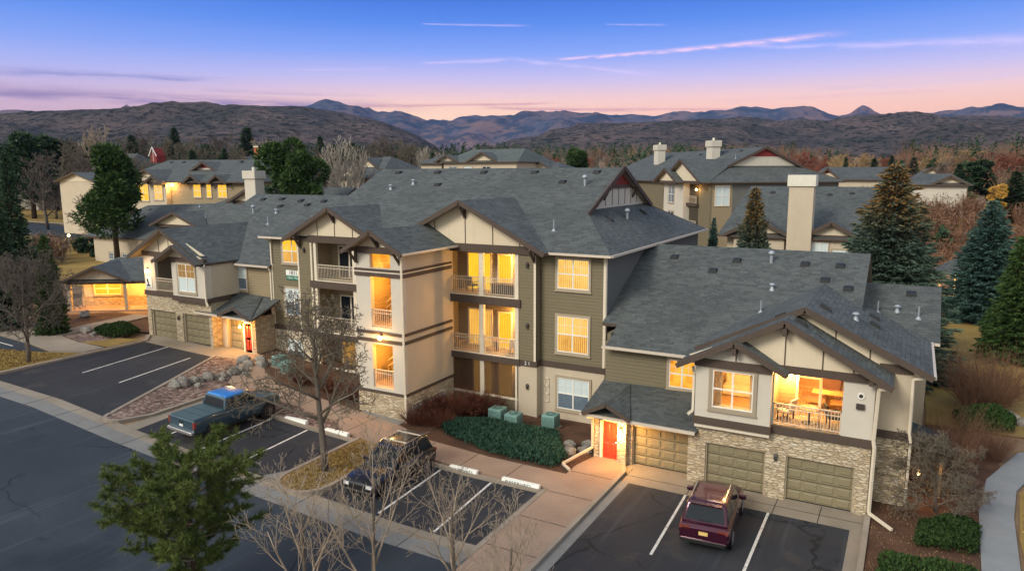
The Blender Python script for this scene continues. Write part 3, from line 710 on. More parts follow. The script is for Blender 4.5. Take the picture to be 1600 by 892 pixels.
def slab(b, pts, th=.16, top='shingle', side='trim_brown', bot='soffit'):
    pts = [Vector(p) for p in pts]; n = (pts[1] - pts[0]).cross(pts[2] - pts[0])
    if n.z < 0: pts = pts[::-1]
    lo = [p - Vector((0, 0, th)) for p in pts]
    b.use(top); b.face(pts); b.use(bot); b.face(lo[::-1]); b.use(side)
    for i in range(len(pts)):
        j = (i + 1) % len(pts); b.face([lo[i], lo[j], pts[j], pts[i]])
def roof(par, polys, name='roof', top='shingle', th=.16, label=None, gut=()):
    b = MB()
    for p in polys: slab(b, p, th, top)
    b.use('gutter')
    for a, c in gut: b.beam(a, c, .13, .13)
    o = b.build(name, par)
    if label: o['label'] = label
    return o
def wall(par, m, *boxes, name='wall'):
    b = MB().use(m)
    for q in boxes: b.box(*q)
    return b.build(name, par)
def front(b, x0, x1, z0, z1, y, th, holes):
    # a wall panel facing -Y with rectangular openings: holes = [(x0,x1,z0,z1)]
    xs = sorted({x0, x1, *[h[0] for h in holes], *[h[1] for h in holes]}); zs = sorted({z0, z1, *[h[2] for h in holes], *[h[3] for h in holes]})
    for i in range(len(xs) - 1):
        run = None
        for j in range(len(zs) - 1):
            cx, cz = (xs[i] + xs[i + 1]) / 2, (zs[j] + zs[j + 1]) / 2
            if any(h[0] < cx < h[1] and h[2] < cz < h[3] for h in holes):
                if run is not None: b.box(xs[i], xs[i + 1], y, y + th, run, zs[j]); run = None
            elif run is None: run = zs[j]
        if run is not None: b.box(xs[i], xs[i + 1], y, y + th, run, zs[-1])
def gable_panel(b, xl, xr, xa, z0, za, y, th=.12):
    b.hexa([(xl, y, z0), (xr, y, z0), (xa, y, za)], [(xl, y + th, z0), (xr, y + th, z0), (xa, y + th, za)])
def gable_roof(par, xa, za, y0, y1, xl, zl, xr, zr, ext=None, **k):
    # ridge along Y from y0 to y1 at height za, falling to xl and xr
    e = ext if ext is not None else y1
    return roof(par, [[(xa, y0, za), (xl, y0, zl), (xl, e, zl), (xa, y1, za)], [(xa, y0, za), (xa, y1, za), (xr, e, zr), (xr, y0, zr)]], **k)
def barge(par, xa, za, xl, zl, xr, zr, y, brackets=(), drop=.1, h=.26):
    b = MB().use('trim_brown')
    for (x, z) in ((xl, zl), (xr, zr)):
        b.beam((xa, y - .03, za - drop), (x, y - .03, z - drop), .07, h, up=(0, 0, 1))
    o = b.build('barge_board', par)
    for (x, z, d) in brackets:
        q = MB().use('trim_brown'); q.box(x - .07, x + .07, y + .02, y + d, z - .1, z + .06); q.box(x - .07, x + .07, y + d - .12, y + d, z - .8, z)
        q.beam((x, y + .06, z - .06), (x, y + d - .05, z - .75), .1, .12)
        q.build('bracket', par)
    return o
def battens(par, pts, y):
    b = MB().use('trim_brown')
    for x, z0, z1 in pts: b.box(x - .025, x + .025, y - .025, y - .002, z0, z1)
    return b.build('batten', par)
def garage_door(par, x0, x1, z0, z1, y, rows=4, cols=4):
    b = MB().use('garage_door'); b.box(x0, x1, y, y + .06, z0, z1)
    w = (x1 - x0) / cols; h = (z1 - z0) / rows
    for i in range(cols):
        for j in range(rows):
            a0, a1, c0, c1 = x0 + i * w + .07, x0 + (i + 1) * w - .07, z0 + j * h + .08, z0 + (j + 1) * h - .08
            b.hexa([(a0, y - .001, c0), (a1, y - .001, c0), (a1, y - .001, c1), (a0, y - .001, c1)][::-1], [(a0 + .04, y - .03, c0 + .04), (a1 - .04, y - .03, c0 + .04), (a1 - .04, y - .03, c1 - .04), (a0 + .04, y - .03, c1 - .04)][::-1])
    o = b.build('garage_door', par)
    q = MB().use('ink_black')
    for j in range(1, rows): q.box(x0, x1, y - .008, y - .002, z0 + j * h - .012, z0 + j * h + .012)
    q.box(x0, x1, y - .015, y - .002, z0, z0 + .04)
    q.build('panel_joint', o)
    f = MB().use('trim_tan'); f.box(x0 - .1, x0, y - .12, y + .05, z0, z1); f.box(x1, x1 + .1, y - .12, y + .05, z0, z1); f.box(x0 - .1, x1 + .1, y - .12, y + .05, z1, z1 + .1)
    f.build('frame', o); return o
def railing(par, x0, x1, z0, h, y, m='rail_metal', sp=.13, dark=False):
    b = MB().use(m); b.box(x0, x1, y - .03, y + .03, z0 + h - .05, z0 + h); b.box(x0, x1, y - .02, y + .02, z0 + h - .24, z0 + h - .205); b.box(x0, x1, y - .02, y + .02, z0 + .08, z0 + .12)
    n = max(2, int((x1 - x0) / sp))
    for i in range(n + 1):
        x = x0 + (x1 - x0) * i / n; b.box(x - .013, x + .013, y - .012, y + .012, z0 + .1, z0 + h - .05)
    for x in (x0 + .02, x1 - .02): b.box(x - .03, x + .03, y - .03, y + .03, z0, z0 + h)
    return b.build('railing', par)
def globe(par, x, y, z, r=.12, power=60, col=(1, .50, .13), name='lamp', down=False):
    b = MB().use('rail_dark'); b.box(x - .07, x + .07, y, y + .1, z + r * .6, z + r + .12)
    o = b.build(name, par)
    q = MB().use('lamp_glow'); q.ball((x, y - .02, z), r, 10, 6); q.build('globe', o, smooth=True)
    l = bpy.data.lights.new('lamp_light', 'POINT'); l.energy = power; l.color = col; l.shadow_soft_size = r * 1.15
    lo = bpy.data.objects.new('lamp_light', l); COL.objects.link(lo); lo.location = (x, y - .3, z)
    setpar(lo, o); lo.matrix_parent_inverse = Matrix.Identity(4)
    if worldpos(o).length: pass
    return o
def sconce(par, x, y, z):
    b = MB().use('rail_dark'); b.box(x - .06, x + .06, y - .12, y - .002, z - .12, z + .1); b.hexa([(x - .1, y - .16, z + .1), (x + .1, y - .16, z + .1), (x + .1, y - .002, z + .1), (x - .1, y - .002, z + .1)], [(x - .04, y - .09, z + .2), (x + .04, y - .09, z + .2), (x + .04, y - .002, z + .2), (x - .04, y - .002, z + .2)])
    return b.build('wall_light', par)
def sliding_door(par, x0, x1, z0, z1, y, glass='lit_yellow', leaves=2):
    b = MB().use('trim_pale'); frame_boxes(b, x0, x1, z0, z1, y - .06, y - .002, .1)
    for i in range(1, leaves): x = x0 + (x1 - x0) * i / leaves; b.box(x - .06, x + .06, y - .05, y - .01, z0, z1)
    o = b.build('patio_door', par); MB().use(glass).box(x0, x1, y - .016, y - .004, z0, z1).build('pane', o); return o
def downspout(par, pts, r=.055, m='trim_pale'):
    b = MB().use(m)
    for i in range(len(pts) - 1): b.beam(pts[i], pts[i + 1], r * 1.9, r * 1.9)
    return b.build('downspout', par)
def vent(rf, x, y, zf, kind='box'):
    z = zf(x, y); sl_ = (zf(x, y + .3) - zf(x, y - .3)) / .6; sx = (zf(x + .3, y) - zf(x - .3, y)) / .6
    def P(dx, dy, dz): return (x + dx, y + dy, z + dz + sl_ * dy + sx * dx)
    b = MB()
    if kind == 'box':
        b.use('vent_black'); b.hexa([P(-.24, -.22, 0), P(.24, -.22, 0), P(.24, .22, 0), P(-.24, .22, 0)], [P(-.2, -.2, .2), P(.2, -.2, .2), P(.2, .2, .06), P(-.2, .2, .06)])
    elif kind == 'pipe':
        b.use('vent_metal'); b.cyl((x, y, z - .05), .16, .16, 10, r2=.05); b.cyl((x, y, z), .04, .62, 8)
    elif kind == 'cap':
        b.use('vent_metal'); b.cyl((x, y, z - .05), .15, .2, 10, r2=.08); b.cyl((x, y, z + .1), .07, .2, 8); b.cyl((x, y, z + .28), .17, .08, 10, r2=.1)
    elif kind == 'fan':
        b.use('vent_metal'); b.cyl((x, y, z - .05), .09, .5, 8); b.ball((x, y, z + .55), .19, 10, 6, .8)
    return b.build('roof_vent', rf)

# ================================================================ the apartment building in the middle of the picture
BL = thing('apartment_building', (-27.5, 40, 0), 'nearest and largest apartment block, olive siding and pale stucco with two garage wings', 'building')
EZ = 9.95; RY = 46.7; RZ = 14.67; EY = 36.45
def zmain(x, y): return EZ + (RZ - EZ) / (RY - EY) * (y - EY)
# --- main roof
mr = roof(BL, [
    [(-40.9, EY, EZ), (-14.1, EY, EZ), (-17.25, 40.7, 11.9), (-17.25, RY, RZ), (-37.7, RY, RZ), (-37.7, 40.7, 11.9)],
    [(-40.9, 56.95, EZ), (-37.7, 52.7, 11.9), (-37.7, RY, RZ), (-17.25, RY, RZ), (-17.25, 52.7, 11.9), (-14.1, 56.95, EZ)],
    [(-14.1, EY, EZ), (-14.1, 56.95, EZ), (-17.95, 51.6, 12.28), (-17.95, 41.7, 12.28)],
    [(-40.9, 56.95, EZ), (-40.9, EY, EZ), (-37.1, 41.7, 12.25), (-37.1, 51.6, 12.25)]],
    label='main shingle roof with a ridge the whole length of the block', gut=[((-18.0, EY - .06, EZ - .07), (-14.05, EY - .06, EZ - .07)), ((-14.04, EY, EZ - .07), (-14.04, 56.9, EZ - .07)), ((-40.9, EY - .06, EZ - .07), (-37.9, EY - .06, EZ - .07))])
# right gablet: pale boards below a dark red triangle
b = MB().use('stucco_light'); yc = RY; hw = 4.62
def gz(dy): return RZ - .12 - abs(dy) * .462
def gy(z): return (RZ - .15 - z) / .462
b.hexa([(-17.6, yc - gy(12.0), 12.0), (-17.6, yc + gy(12.0), 12.0), (-17.6, yc + gy(13.35), 13.35), (-17.6, yc - gy(13.35), 13.35)], [(-17.72, yc - gy(12.0), 12.0), (-17.72, yc + gy(12.0), 12.0), (-17.72, yc + gy(13.35), 13.35), (-17.72, yc - gy(13.35), 13.35)])
b.use('gable_red'); b.hexa([(-17.58, yc - gy(13.5), 13.5), (-17.58, yc + gy(13.5), 13.5), (-17.58, yc, RZ - .15)], [(-17.7, yc - gy(13.5), 13.5), (-17.7, yc + gy(13.5), 13.5), (-17.7, yc, RZ - .15)])
b.use('trim_brown'); b.box(-17.7, -17.5, yc - gy(13.3), yc + gy(13.3), 13.3, 13.52)
for dy in (-3.6, -2.4, -1.2, 0, 1.2, 2.4, 3.6): b.box(-17.6, -17.57, yc + dy - .02, yc + dy + .02, 12.2, min(13.3, gz(dy)))
b.build('gable', BL, label='gable end with pale boards under a dark red triangle')
b = MB().use('trim_brown')
for s_ in (-1, 1):
    b.beam((-17.2, yc, RZ - .02), (-17.2, yc + s_ * 6.02, 11.86), .1, .3)
    b.beam((-17.25, yc + s_ * 2.7, 13.2), (-17.6, yc + s_ * 2.7, 12.6), .12, .14); b.box(-17.6, -17.1, yc + s_ * 2.7 - .07, yc + s_ * 2.7 + .07, 13.2, 13.34)
b.build('barge_board', BL)
b = MB().use('gable_red'); b.hexa([(-37.5, yc - 4.6, 12.1), (-37.5, yc + 4.6, 12.1), (-37.5, yc, RZ - .15)], [(-37.4, yc - 4.6, 12.1), (-37.4, yc + 4.6, 12.1), (-37.4, yc, RZ - .15)]); b.build('gable', BL)
# --- main walls
Y1 = 37.05; YB = 36.5
b = MB().use('siding_olive')
front(b, -18.6, -14.6, 3.5, 9.9, Y1, .25, []); front(b, -40.4, -37.2, 3.5, 9.9, Y1, .25, [])
front(b, -19.75, -18.65, 3.5, 9.95, YB, .25, []); front(b, -37.2, -36.0, 3.5, 9.95, YB, .25, [])
b.box(-18.9, -18.65, YB + .25, Y1 + .2, 3.5, 9.95)
b.build('wall', BL, label='olive lap siding of the upper floors')
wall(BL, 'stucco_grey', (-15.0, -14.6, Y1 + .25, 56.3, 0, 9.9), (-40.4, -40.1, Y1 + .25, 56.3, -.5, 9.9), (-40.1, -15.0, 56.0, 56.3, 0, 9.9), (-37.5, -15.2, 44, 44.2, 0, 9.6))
b = MB().use('stucco_cream')
front(b, -18.6, -14.6, -.1, 3.15, Y1, .25, []); front(b, -40.4, -37.2, -.2, 3.15, Y1, .25, []); b.box(-19.9, -18.6, YB, Y1 + .2, -.1, 3.15); b.box(-37.2, -35.95, YB, Y1 + .2, -.1, 3.15)
b.build('wall', BL, label='cream stucco of the ground floor')
b = MB().use('trim_brown')
b.box(-18.65, -14.56, Y1 - .06, Y1 + .25, 3.15, 3.5); b.box(-19.9, -18.58, YB - .05, Y1, 3.15, 3.5); b.box(-40.44, -37.15, Y1 - .06, Y1 + .25, 3.15, 3.5); b.box(-37.2, -36.0, YB - .05, Y1, 3.15, 3.5)
b.build('band', BL)
b = MB().use('trim_pale')
for x, y in ((-14.66, Y1), (-18.72, YB), (-40.4, Y1), (-37.2, YB), (-19.86, YB), (-35.98, YB)): b.box(x - .07, x + .07, y - .04, y + .1, 3.5, 9.9)
b.box(-14.62, -14.56, Y1, Y1 + .12, 3.5, 9.9); b.build('corner_trim', BL)
window(BL, -17.55, -15.6, 7.85, 9.55, Y1, 'lit_curtain'); window(BL, -17.55, -15.6, 4.15, 6.25, Y1, 'lit_curtain', low='lit_amber')
window(BL, -17.5, -15.5, .75, 2.6, Y1, 'curtain_cool', low='sky_glass', label='window with pale curtains and no light')
window(BL, -39.25, -37.4, 8.1, 9.75, Y1, 'lit_yellow', low='lit_amber'); window(BL, -39.2, -37.4, 4.3, 6.25, Y1, 'curtain_cool', low='sky_glass', label='unlit window with white curtains')
window(BL, -39.2, -37.4, .9, 2.5, Y1, 'curtain_cool', low='sky_glass', label='unlit ground-floor window behind the shrubs')
# --- right balcony bay
def bay(x0, x1, xp, lit, side, y=YB):
    d = 1.75; dk = MB().use('deck_floor'); dk.box(x0, x1, y + .1, y + d, 7.05, 7.12); dk.box(x0, x1, y + .1, y + d, 3.48, 3.55); dk.box(x0, x1, y + .1, y + d, -.1, .1); dk.build('balcony_floor', BL)
    c = MB().use('ceiling_wood'); c.box(x0, x1, y + .1, y + d, 9.72, 9.8); c.box(x0, x1, y + .1, y + d, 6.55, 6.62); c.box(x0, x1, y + .1, y + d, 3.08, 3.15); c.build('balcony_ceiling', BL)
    w = MB().use('siding_tan'); w.box(x0 - .2, x1 + .1, y + d, y + d + .15, -.1, 9.95); w.box(x1, x1 + .1, y + .3, y + d, -.1, 9.8); w.box(x0 - .15, x0, y + .1, y + d, -.1, 9.8); w.build('wall', BL, label='siding inside the balcony bay')
    p = MB().use('trim_pale')
    for z0, z1 in ((7.1, 9.75), (3.5, 6.62), (0, 3.1)):
        p.box(xp - .14, xp + .14, y, y + .24, z0, z1); p.box(x0 - .02, x0 + .2, y, y + .2, z0, z1); p.box(x1 - .2, x1 + .02, y, y + .2, z0, z1)
    p.build('post', BL)
    k = MB().use('trim_brown')
    k.box(x0 - .35, x1 + .2, y - .12, y + .3, 6.62, 7.08); k.box(x0 - .3, x1 + .15, y - .10, y + .3, 3.13, 3.5); k.box(x0 - .4, x1 + 1.5, y - .1, y + .3, 9.72, 10.2); k.build('beam', BL)
    k = MB().use('trim_pale'); k.box(x0, x1, y - .03, y + .2, .95, 1.05); k.box(x0, x1, y - .03, y + .1, 7.08, 7.14); k.box(x0, x1, y - .03, y + .1, 3.5, 3.56); k.build('sill', BL)
    for z in (7.14, 3.56):
        railing(BL, x0 + .2, xp - .14, z, 1.08, y + .06); railing(BL, xp + .14, x1 - .2, z, 1.08, y + .06)
    wl = MB().use('siding_olive'); wl.box(x0, x1, y + .05, y + .15, 0, .95); wl.build('wall', BL)
    return y + d
x0, x1, xp = -25.15, -19.85, -22.35
yb = bay(x0, x1, xp, True, 1)
for z in (7.12, 3.55):
    sliding_door(BL, -24.3, -22.7, z + .05, z + 2.3, yb, 'lit_yellow' if z > 5 else 'lit_amber'); sliding_door(BL, -22.1, -21.25, z + .05, z + 2.25, yb, 'lit_yellow', 1)
    globe(BL, -20.55, yb - .1, z + 2.15, .12, 165)
sliding_door(BL, -24.0, -22.7, .15, 2.7, yb, 'lit_dim'); sliding_door(BL, -22.1, -21.2, .15, 2.7, yb, 'lit_dim', 1); globe(BL, -20.7, yb - .1, 2.45, .08, 30)
b = MB().use('screen_mesh'); b.box(x0 + .2, xp - .14, YB + .1, YB + .11, 1.05, 3.1); b.box(xp + .14, x1 - .2, YB + .1, YB + .11, 1.05, 3.1)
scr = b.build('insect_screen', BL)
# gable over the right bay
GA = (-23.4, 12.78)
gable_roof(BL, GA[0], GA[1], 35.8, 42.7, -29.0, 10.0, -17.8, 9.93, ext=36.5, label='gable roof over the right-hand balconies')
b = MB().use('board_cream'); gable_panel(b, -28.6, -18.35, GA[0], 10.12, 12.62, YB - .02); b.build('gable', BL, label='cream panelled gable above the right balconies')
battens(BL, [(-25.6, 10.2, 11.45), (-23.4, 10.2, 12.5), (-21.5, 10.2, 11.6), (-19.7, 10.2, 10.7)], YB - .02)
barge(BL, GA[0], GA[1], -29.0, 10.0, -17.8, 9.93, 35.8, brackets=[(-23.4, 12.5, .68), (-18.75, 10.1, .68)])
# --- left balcony bay and its gable
yb2 = bay(-35.75, -27.9, -32.2, False, -1)
window(BL, -32.55, -31.3, 8.0, 9.5, yb2, 'lit_room', grid=False); window(BL, -32.5, -31.3, 4.4, 6.1, yb2, 'lit_room', grid=True)
sliding_door(BL, -35.0, -33.2, 7.15, 9.3, yb2, 'dark_glass'); sliding_door(BL, -35.0, -33.2, 3.6, 5.8, yb2, 'dark_glass')
sliding_door(BL, -35.0, -32.6, .15, 2.8, yb2, 'lit_dim'); sliding_door(BL, -31.9, -29.4, .15, 2.8, yb2, 'lit_yellow'); globe(BL, -29.0, yb2 - .1, 2.5, .08, 60)
GL = (-33.75, 12.15)
gable_roof(BL, GL[0], GL[1], 36.0 - .15, 41.3, -37.95, 9.93, -29.5, 9.93, ext=36.5, label='gable roof over the left-hand balconies')
b = MB().use('board_cream'); gable_panel(b, -37.4, -30.1, GL[0], 10.12, 11.98, YB - .02); b.build('gable', BL, label='cream panelled gable above the left balconies')
battens(BL, [(-35.3, 10.2, 11.1), (-33.75, 10.2, 11.9), (-32.2, 10.2, 11.1)], YB - .02)
barge(BL, GL[0], GL[1], -37.95, 9.93, -29.5, 9.93, 35.85, brackets=[(-33.75, 11.9, .62), (-36.95, 10.1, .62)])
# --- stair tower
TX0, TX1, TY = -27.8, -24.5, 31.66
b = MB().use('stucco_light')
front(b, TX0, TX1, 1.95, 9.95, TY, .3, [(-26.76, -25.3, 9.1, 9.9), (-26.76, -25.3, 5.68, 8.6), (-26.76, -25.3, 2.12, 4.7)])
b.build('wall', BL, label='pale stucco front of the stair tower')
wall(BL, 'stucco_cream', (TX1 - .25, TX1, TY + .3, YB + .2, 1.95, 9.9), (TX0, TX0 + .25, TY + .3, YB + .2, 1.95, 9.9))
wall(BL, 'stone', (TX0 - .06, TX1 + .06, TY - .06, YB, -.3, 1.8))
b = MB()
for z0, z1 in ((1.8, 1.96), (4.84, 5.02), (5.3, 5.46), (8.62, 8.84), (8.92, 9.06)):
    b.use('trim_brown'); b.box(TX0 - .07, TX1 + .07, TY - .07, TY + .01, z0, z1); b.box(TX1 - .01, TX1 + .07, TY + .012, YB, z0, z1); b.box(TX0 - .07, TX0 + .01, TY + .012, YB, z0, z1)
b.use('trim_pale').box(TX0 - .05, TX1 + .05, TY - .05, TY + .02, 8.842, 8.918); b.box(TX1 - .01, TX1 + .05, TY + .022, YB, 8.842, 8.918)
b.build('band', BL)
b = MB().use('trim_brown'); b.box(-27.6, -24.7, TY - .12, TY - .003, 9.92, 10.3); b.build('beam', BL)
# inside of the stair
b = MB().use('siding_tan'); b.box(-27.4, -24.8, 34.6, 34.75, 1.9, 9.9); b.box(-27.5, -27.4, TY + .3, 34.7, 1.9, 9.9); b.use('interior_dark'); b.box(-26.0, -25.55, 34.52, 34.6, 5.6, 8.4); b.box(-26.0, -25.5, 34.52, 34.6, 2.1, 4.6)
b.use('deck_floor'); b.box(-27.4, -24.8, TY + .3, 34.6, 1.96, 2.08); b.box(-27.4, -24.8, TY + .3, 34.6, 5.5, 5.64); b.box(-27.4, -24.8, TY + .3, 34.6, 8.85, 9.05)
b.build('stair_landing', BL)
b = MB().use('rail_metal')
for z in (2.08, 5.64):
    for dz in (0, .35): b.beam((-26.9, 33.2, z + .9 + dz), (-25.0, 33.6, z + 2.3 + dz), .05, .06)
    for i in range(9): u = i / 8; b.box(-26.9 + 1.9 * u - .012, -26.9 + 1.9 * u + .012, 33.2 + .4 * u, 33.23 + .4 * u, z + .1 + 1.4 * u, z + .95 + 1.4 * u)
b.build('stair_rail', BL)
railing(BL, -26.74, -25.32, 5.68, 1.05, TY + .1); railing(BL, -26.74, -25.32, 2.14, 1.05, TY + .1)
MB().use('lit_room').box(-26.76, -25.3, TY + .25, TY + .27, 9.1, 9.9).build('pane', BL)
for i, z in enumerate((4.3, 8.2)):
    b = MB().use('rail_dark'); b.box(-26.2, -26.0, 33.0, 33.2, z + .1, z + .3); o = b.build('lamp', BL)
    MB().use('lamp_glow').ball((-26.1, 33.1, z), .1, 8, 5).build('globe', o, smooth=True)
    l = bpy.data.lights.new('lamp_light', 'POINT'); l.energy = 170; l.color = (1, .42, .06); l.shadow_soft_size = .12
    lo = bpy.data.objects.new('lamp_light', l); COL.objects.link(lo); lo.location = (-26.1, 33.0, z - .15); lo.parent = o
globe(BL, -26.05, TY - .16, 5.12, .13, 40)
gable_roof(BL, -26.1, 11.3, 30.9, 39.6, -28.2, 10.1, -23.95, 10.08, ext=37.2, label='small gable roof of the stair tower')
b = MB().use('board_cream'); gable_panel(b, -27.75, -24.45, -26.1, 10.28, 11.12, TY - .02); b.build('gable', BL)
barge(BL, -26.1, 11.3, -28.2, 10.1, -23.95, 10.08, 30.9, brackets=[(-26.1, 11.05, .72), (-27.7, 10.15, .72), (-24.55, 10.15, .72)], h=.24)
MB().use('gutter').beam((-23.9, 30.95, 10.02), (-23.9, 36.4, 10.02), .12, .12).build('gutter', BL)
downspout(BL, [(-23.95, 31.2, 9.95), (-24.42, 31.5, 9.8), (-24.44, 31.58, 1.9), (-24.36, 31.5, 1.75), (-24.36, 31.5, .15)])
# --- right garage wing
MR0 = (34.9, 5.37); MR1 = (44.2, 9.9)
def zr(x, y): return MR0[1] + (MR1[1] - MR0[1]) / (MR1[0] - MR0[0]) * (y - MR0[0])
rr = roof(BL, [[(-13.7, 34.9, 5.37), (-1.9, 34.9, 5.37), (-1.9, 44.2, 9.9), (-14.6, 44.2, 9.9), (-14.6, 36.6, 6.2), (-13.7, 36.6, 6.2)], [(-14.6, 44.2, 9.9), (-1.9, 44.2, 9.9), (-1.9, 53.5, 5.37), (-14.6, 53.5, 5.37)]],
    label='broad shingle roof of the right garage wing', gut=[((-13.9, 34.84, 5.3), (-8.7, 34.84, 5.3))])
b = MB().use('stucco_cream'); b.hexa([(-2.3, 35.6, 5.4), (-2.3, 52.8, 5.4), (-2.3, 44.2, 9.6)], [(-2.2, 35.6, 5.4), (-2.2, 52.8, 5.4), (-2.2, 44.2, 9.6)]); b.build('gable', BL)
lr = roof(BL, [[(-2.4, 40.5, 6.03), (1.6, 40.5, 6.03), (1.6, 44.86, 8.21), (-2.4, 44.86, 8.21)], [(-2.4, 44.86, 8.21), (1.6, 44.86, 8.21), (1.6, 49.2, 6.03), (-2.4, 49.2, 6.03)]], label='lower roof at the right end of the garage wing', gut=[((-.0, 40.44, 5.96), (1.6, 40.44, 5.96))])
wall(BL, 'stucco_cream', (-2.0, 1.15, 41.0, 48.7, 0, 5.95))
b = MB().use('stucco_cream'); b.hexa([(1.12, 41.0, 5.9), (1.12, 48.7, 5.9), (1.12, 44.86, 8.0)][::-1], [(1.2, 41.0, 5.9), (1.2, 48.7, 5.9), (1.2, 44.86, 8.0)][::-1]); b.build('gable', BL)
wall(BL, 'siding_olive', (-13.9, -8.2, 35.4, 35.6, 3.2, 5.5))
b = MB().use('siding_olive'); b.box(-13.9, -13.7, 35.6, 37.1, 3.2, 5.9); b.box(-8.3, -8.1, 33, 42, 3.2, 5.5); b.build('wall', BL)
window(BL, -10.4, -9.05, 3.5, 4.95, 35.4, 'lit_room')
# entry roof + walls
er = roof(BL, [[(-13.85, 32.0, 2.58), (-8.05, 32.0, 2.55), (-8.05, 35.45, 3.42), (-14.0, 35.45, 3.34)]], name='entry_roof', label='low roof over the right red door and single garage', gut=[((-13.85, 31.94, 2.52), (-8.1, 31.94, 2.49))])
b = MB(); slab(b, [(-12.45, 31.85, 3.28), (-12.45, 35.3, 3.38), (-13.7, 31.85, 2.66)], .1); slab(b, [(-12.45, 31.85, 3.28), (-11.2, 31.85, 2.66), (-12.45, 35.3, 3.38)], .1)
b.use('trim_brown').beam((-12.45, 31.8, 3.2), (-13.7, 31.8, 2.58), .06, .18); b.beam((-12.45, 31.8, 3.2), (-11.2, 31.8, 2.58), .06, .18)
b.build('entry_gable', BL)
wall(BL, 'stucco_cream', (-13.35, -12.98, 32.75, 35.4, 0, 2.58), (-12.98, -12.05, 32.75, 33.0, 2.12, 2.9), (-13.35, -13.1, 35.4, 37.2, 0, 3.2), (-13.3, -8.2, 35.2, 35.39, 0, 3.15))
wall(BL, 'stone', (-12.05, -11.6, 32.42, 33.2, 0, 2.5), (-11.6, -11.4, 32.8, 33.3, 0, 2.5), (-13.4, -13.06, 32.7, 32.745, 0, .001 + 2.4), (-8.5, -8.12, 32.32, 33.3, 0, 2.5))
wall(BL, 'trim_tan', (-11.4, -8.5, 32.98, 33.2, 2.05, 2.6))
garage_door(BL, -11.35, -8.56, .02, 2.0, 33.05)
def entry_door(par, x0, x1, z0, z1, y, glass_at=.5):
    b = MB().use('trim_pale'); b.box(x0 - .14, x0, y - .1, y + .1, z0, z1 + .1); b.box(x1, x1 + .14, y - .1, y + .1, z0, z1 + .1); b.box(x0 - .14, x1 + .14, y - .1, y + .1, z1, z1 + .12)
    b.build('door_frame', par)
    d = MB().use('door_red'); d.box(x0, x1, y, y + .06, z0, z1); w = (x1 - x0)
    for (a, c, e, f2) in ((.12, .44, .08, .42), (.56, .88, .08, .42), (.12, .44, .5, .92), (.56, .88, .5, .92)):
        X0, X1, Z0, Z1 = x0 + w * a, x0 + w * c, z0 + (z1 - z0) * e, z0 + (z1 - z0) * f2
        d.hexa([(X0, y - .001, Z0), (X1, y - .001, Z0), (X1, y - .001, Z1), (X0, y - .001, Z1)][::-1], [(X0 + .04, y - .025, Z0 + .04), (X1 - .04, y - .025, Z0 + .04), (X1 - .04, y - .025, Z1 - .04), (X0 + .04, y - .025, Z1 - .04)][::-1])
    o = d.build('door', par)
    h = MB().use('chrome'); h.ball((x1 - .1, y - .05, z0 + (z1 - z0) * .46), .035, 8, 5); h.build('handle', o)
    return o
entry_door(BL, -12.92, -12.1, .13, 2.1, 32.75)
globe(BL, -11.85, 32.3, 1.75, .1, 190)
# garage block
GYF = 32.3
b = MB().use('stone')
front(b, -8.12, -.85, -.1, 3.0, GYF, .35, [(-7.68, -5.0, -.1, 2.06), (-4.15, -1.38, -.1, 2.06)]); b.box(-1.2, -.85, GYF + .35, 34.0, -.1, 3.0); b.box(-8.12, -7.9, GYF + .35, 33.3, 0, 3.0)
b.box(-1.2, .5, 34.0, 34.3, -.1, 3.0); b.box(.3, .5, 34.3, 41, -.1, 3.0); b.build('wall', BL, label='pale ledger stone of the garage floor')
garage_door(BL, -7.62, -5.06, .02, 2.0, GYF + .2); garage_door(BL, -4.09, -1.44, .02, 2.0, GYF + .2)
b = MB().use('stucco_light'); front(b, -4.85, -.85, 3.35, 5.85, GYF, .25, [(-4.8, -2.04, 3.35, 5.78)]); b.build('wall', BL, label='pale stucco right of the lit balcony')
b = MB().use('stucco_cream'); b.box(-1.1, -.85, GYF + .25, 34.0, 3.35, 5.9); b.box(-1.1, .5, 34.0, 34.25, 3.35, 6.3); b.box(.3, .5, 34.25, 41, 3.35, 6.1); b.build('wall', BL, label='cream side return of the garage wing')
b = MB().use('trim_brown'); b.box(-4.9, -.80, GYF - .08, GYF + .01, 3.02, 3.38); b.box(-.86, -.79, GYF - .07, 33.99, 3.02, 3.38); b.box(-.85, .56, 33.93, 34.02, 3.02, 3.36); b.box(.5, .56, 34.02, 41, 3.02, 3.36)
b.build('band', BL)
b = MB().use('trim_brown'); b.box(-4.95, -.82, GYF - .12, GYF + .1, 5.8, 6.14); b.box(-.8, .5, 33.9, 34.05, 5.95, 6.3); b.build('beam', BL)
# bay with the big window
b = MB().use('stucco_light'); front(b, -8.15, -4.85, 3.36, 5.8, 31.95, .5, [(-7.38, -5.6, 3.92, 5.66)]); b.build('wall', BL, label='pale stucco bay with the big lit window')
b = MB().use('trim_pale'); b.box(-8.15, -4.86, 31.97, GYF + .01, 2.86, 3.04); b.build('sill', BL)
b = MB().use('trim_brown'); b.box(-8.22, -4.80, 31.88, GYF + .02, 3.04, 3.38); b.build('band', BL)
b = MB().use('trim_brown'); b.box(-8.2, -4.82, 31.84, 32.2, 5.76, 6.12); b.build('beam', BL)
window(BL, -7.38, -5.6, 3.92, 5.66, 31.95, 'clear_glass', trim='soffit', w=.16, grid=False, label='big bay window with a warmly lit room behind it')
b = MB().use('stucco_light'); gable_panel(b, -8.1, -4.7, -6.4, 6.1, 6.92, 31.93); b.build('gable', BL)
battens(BL, [(-6.4, 6.14, 6.7)], 31.93)
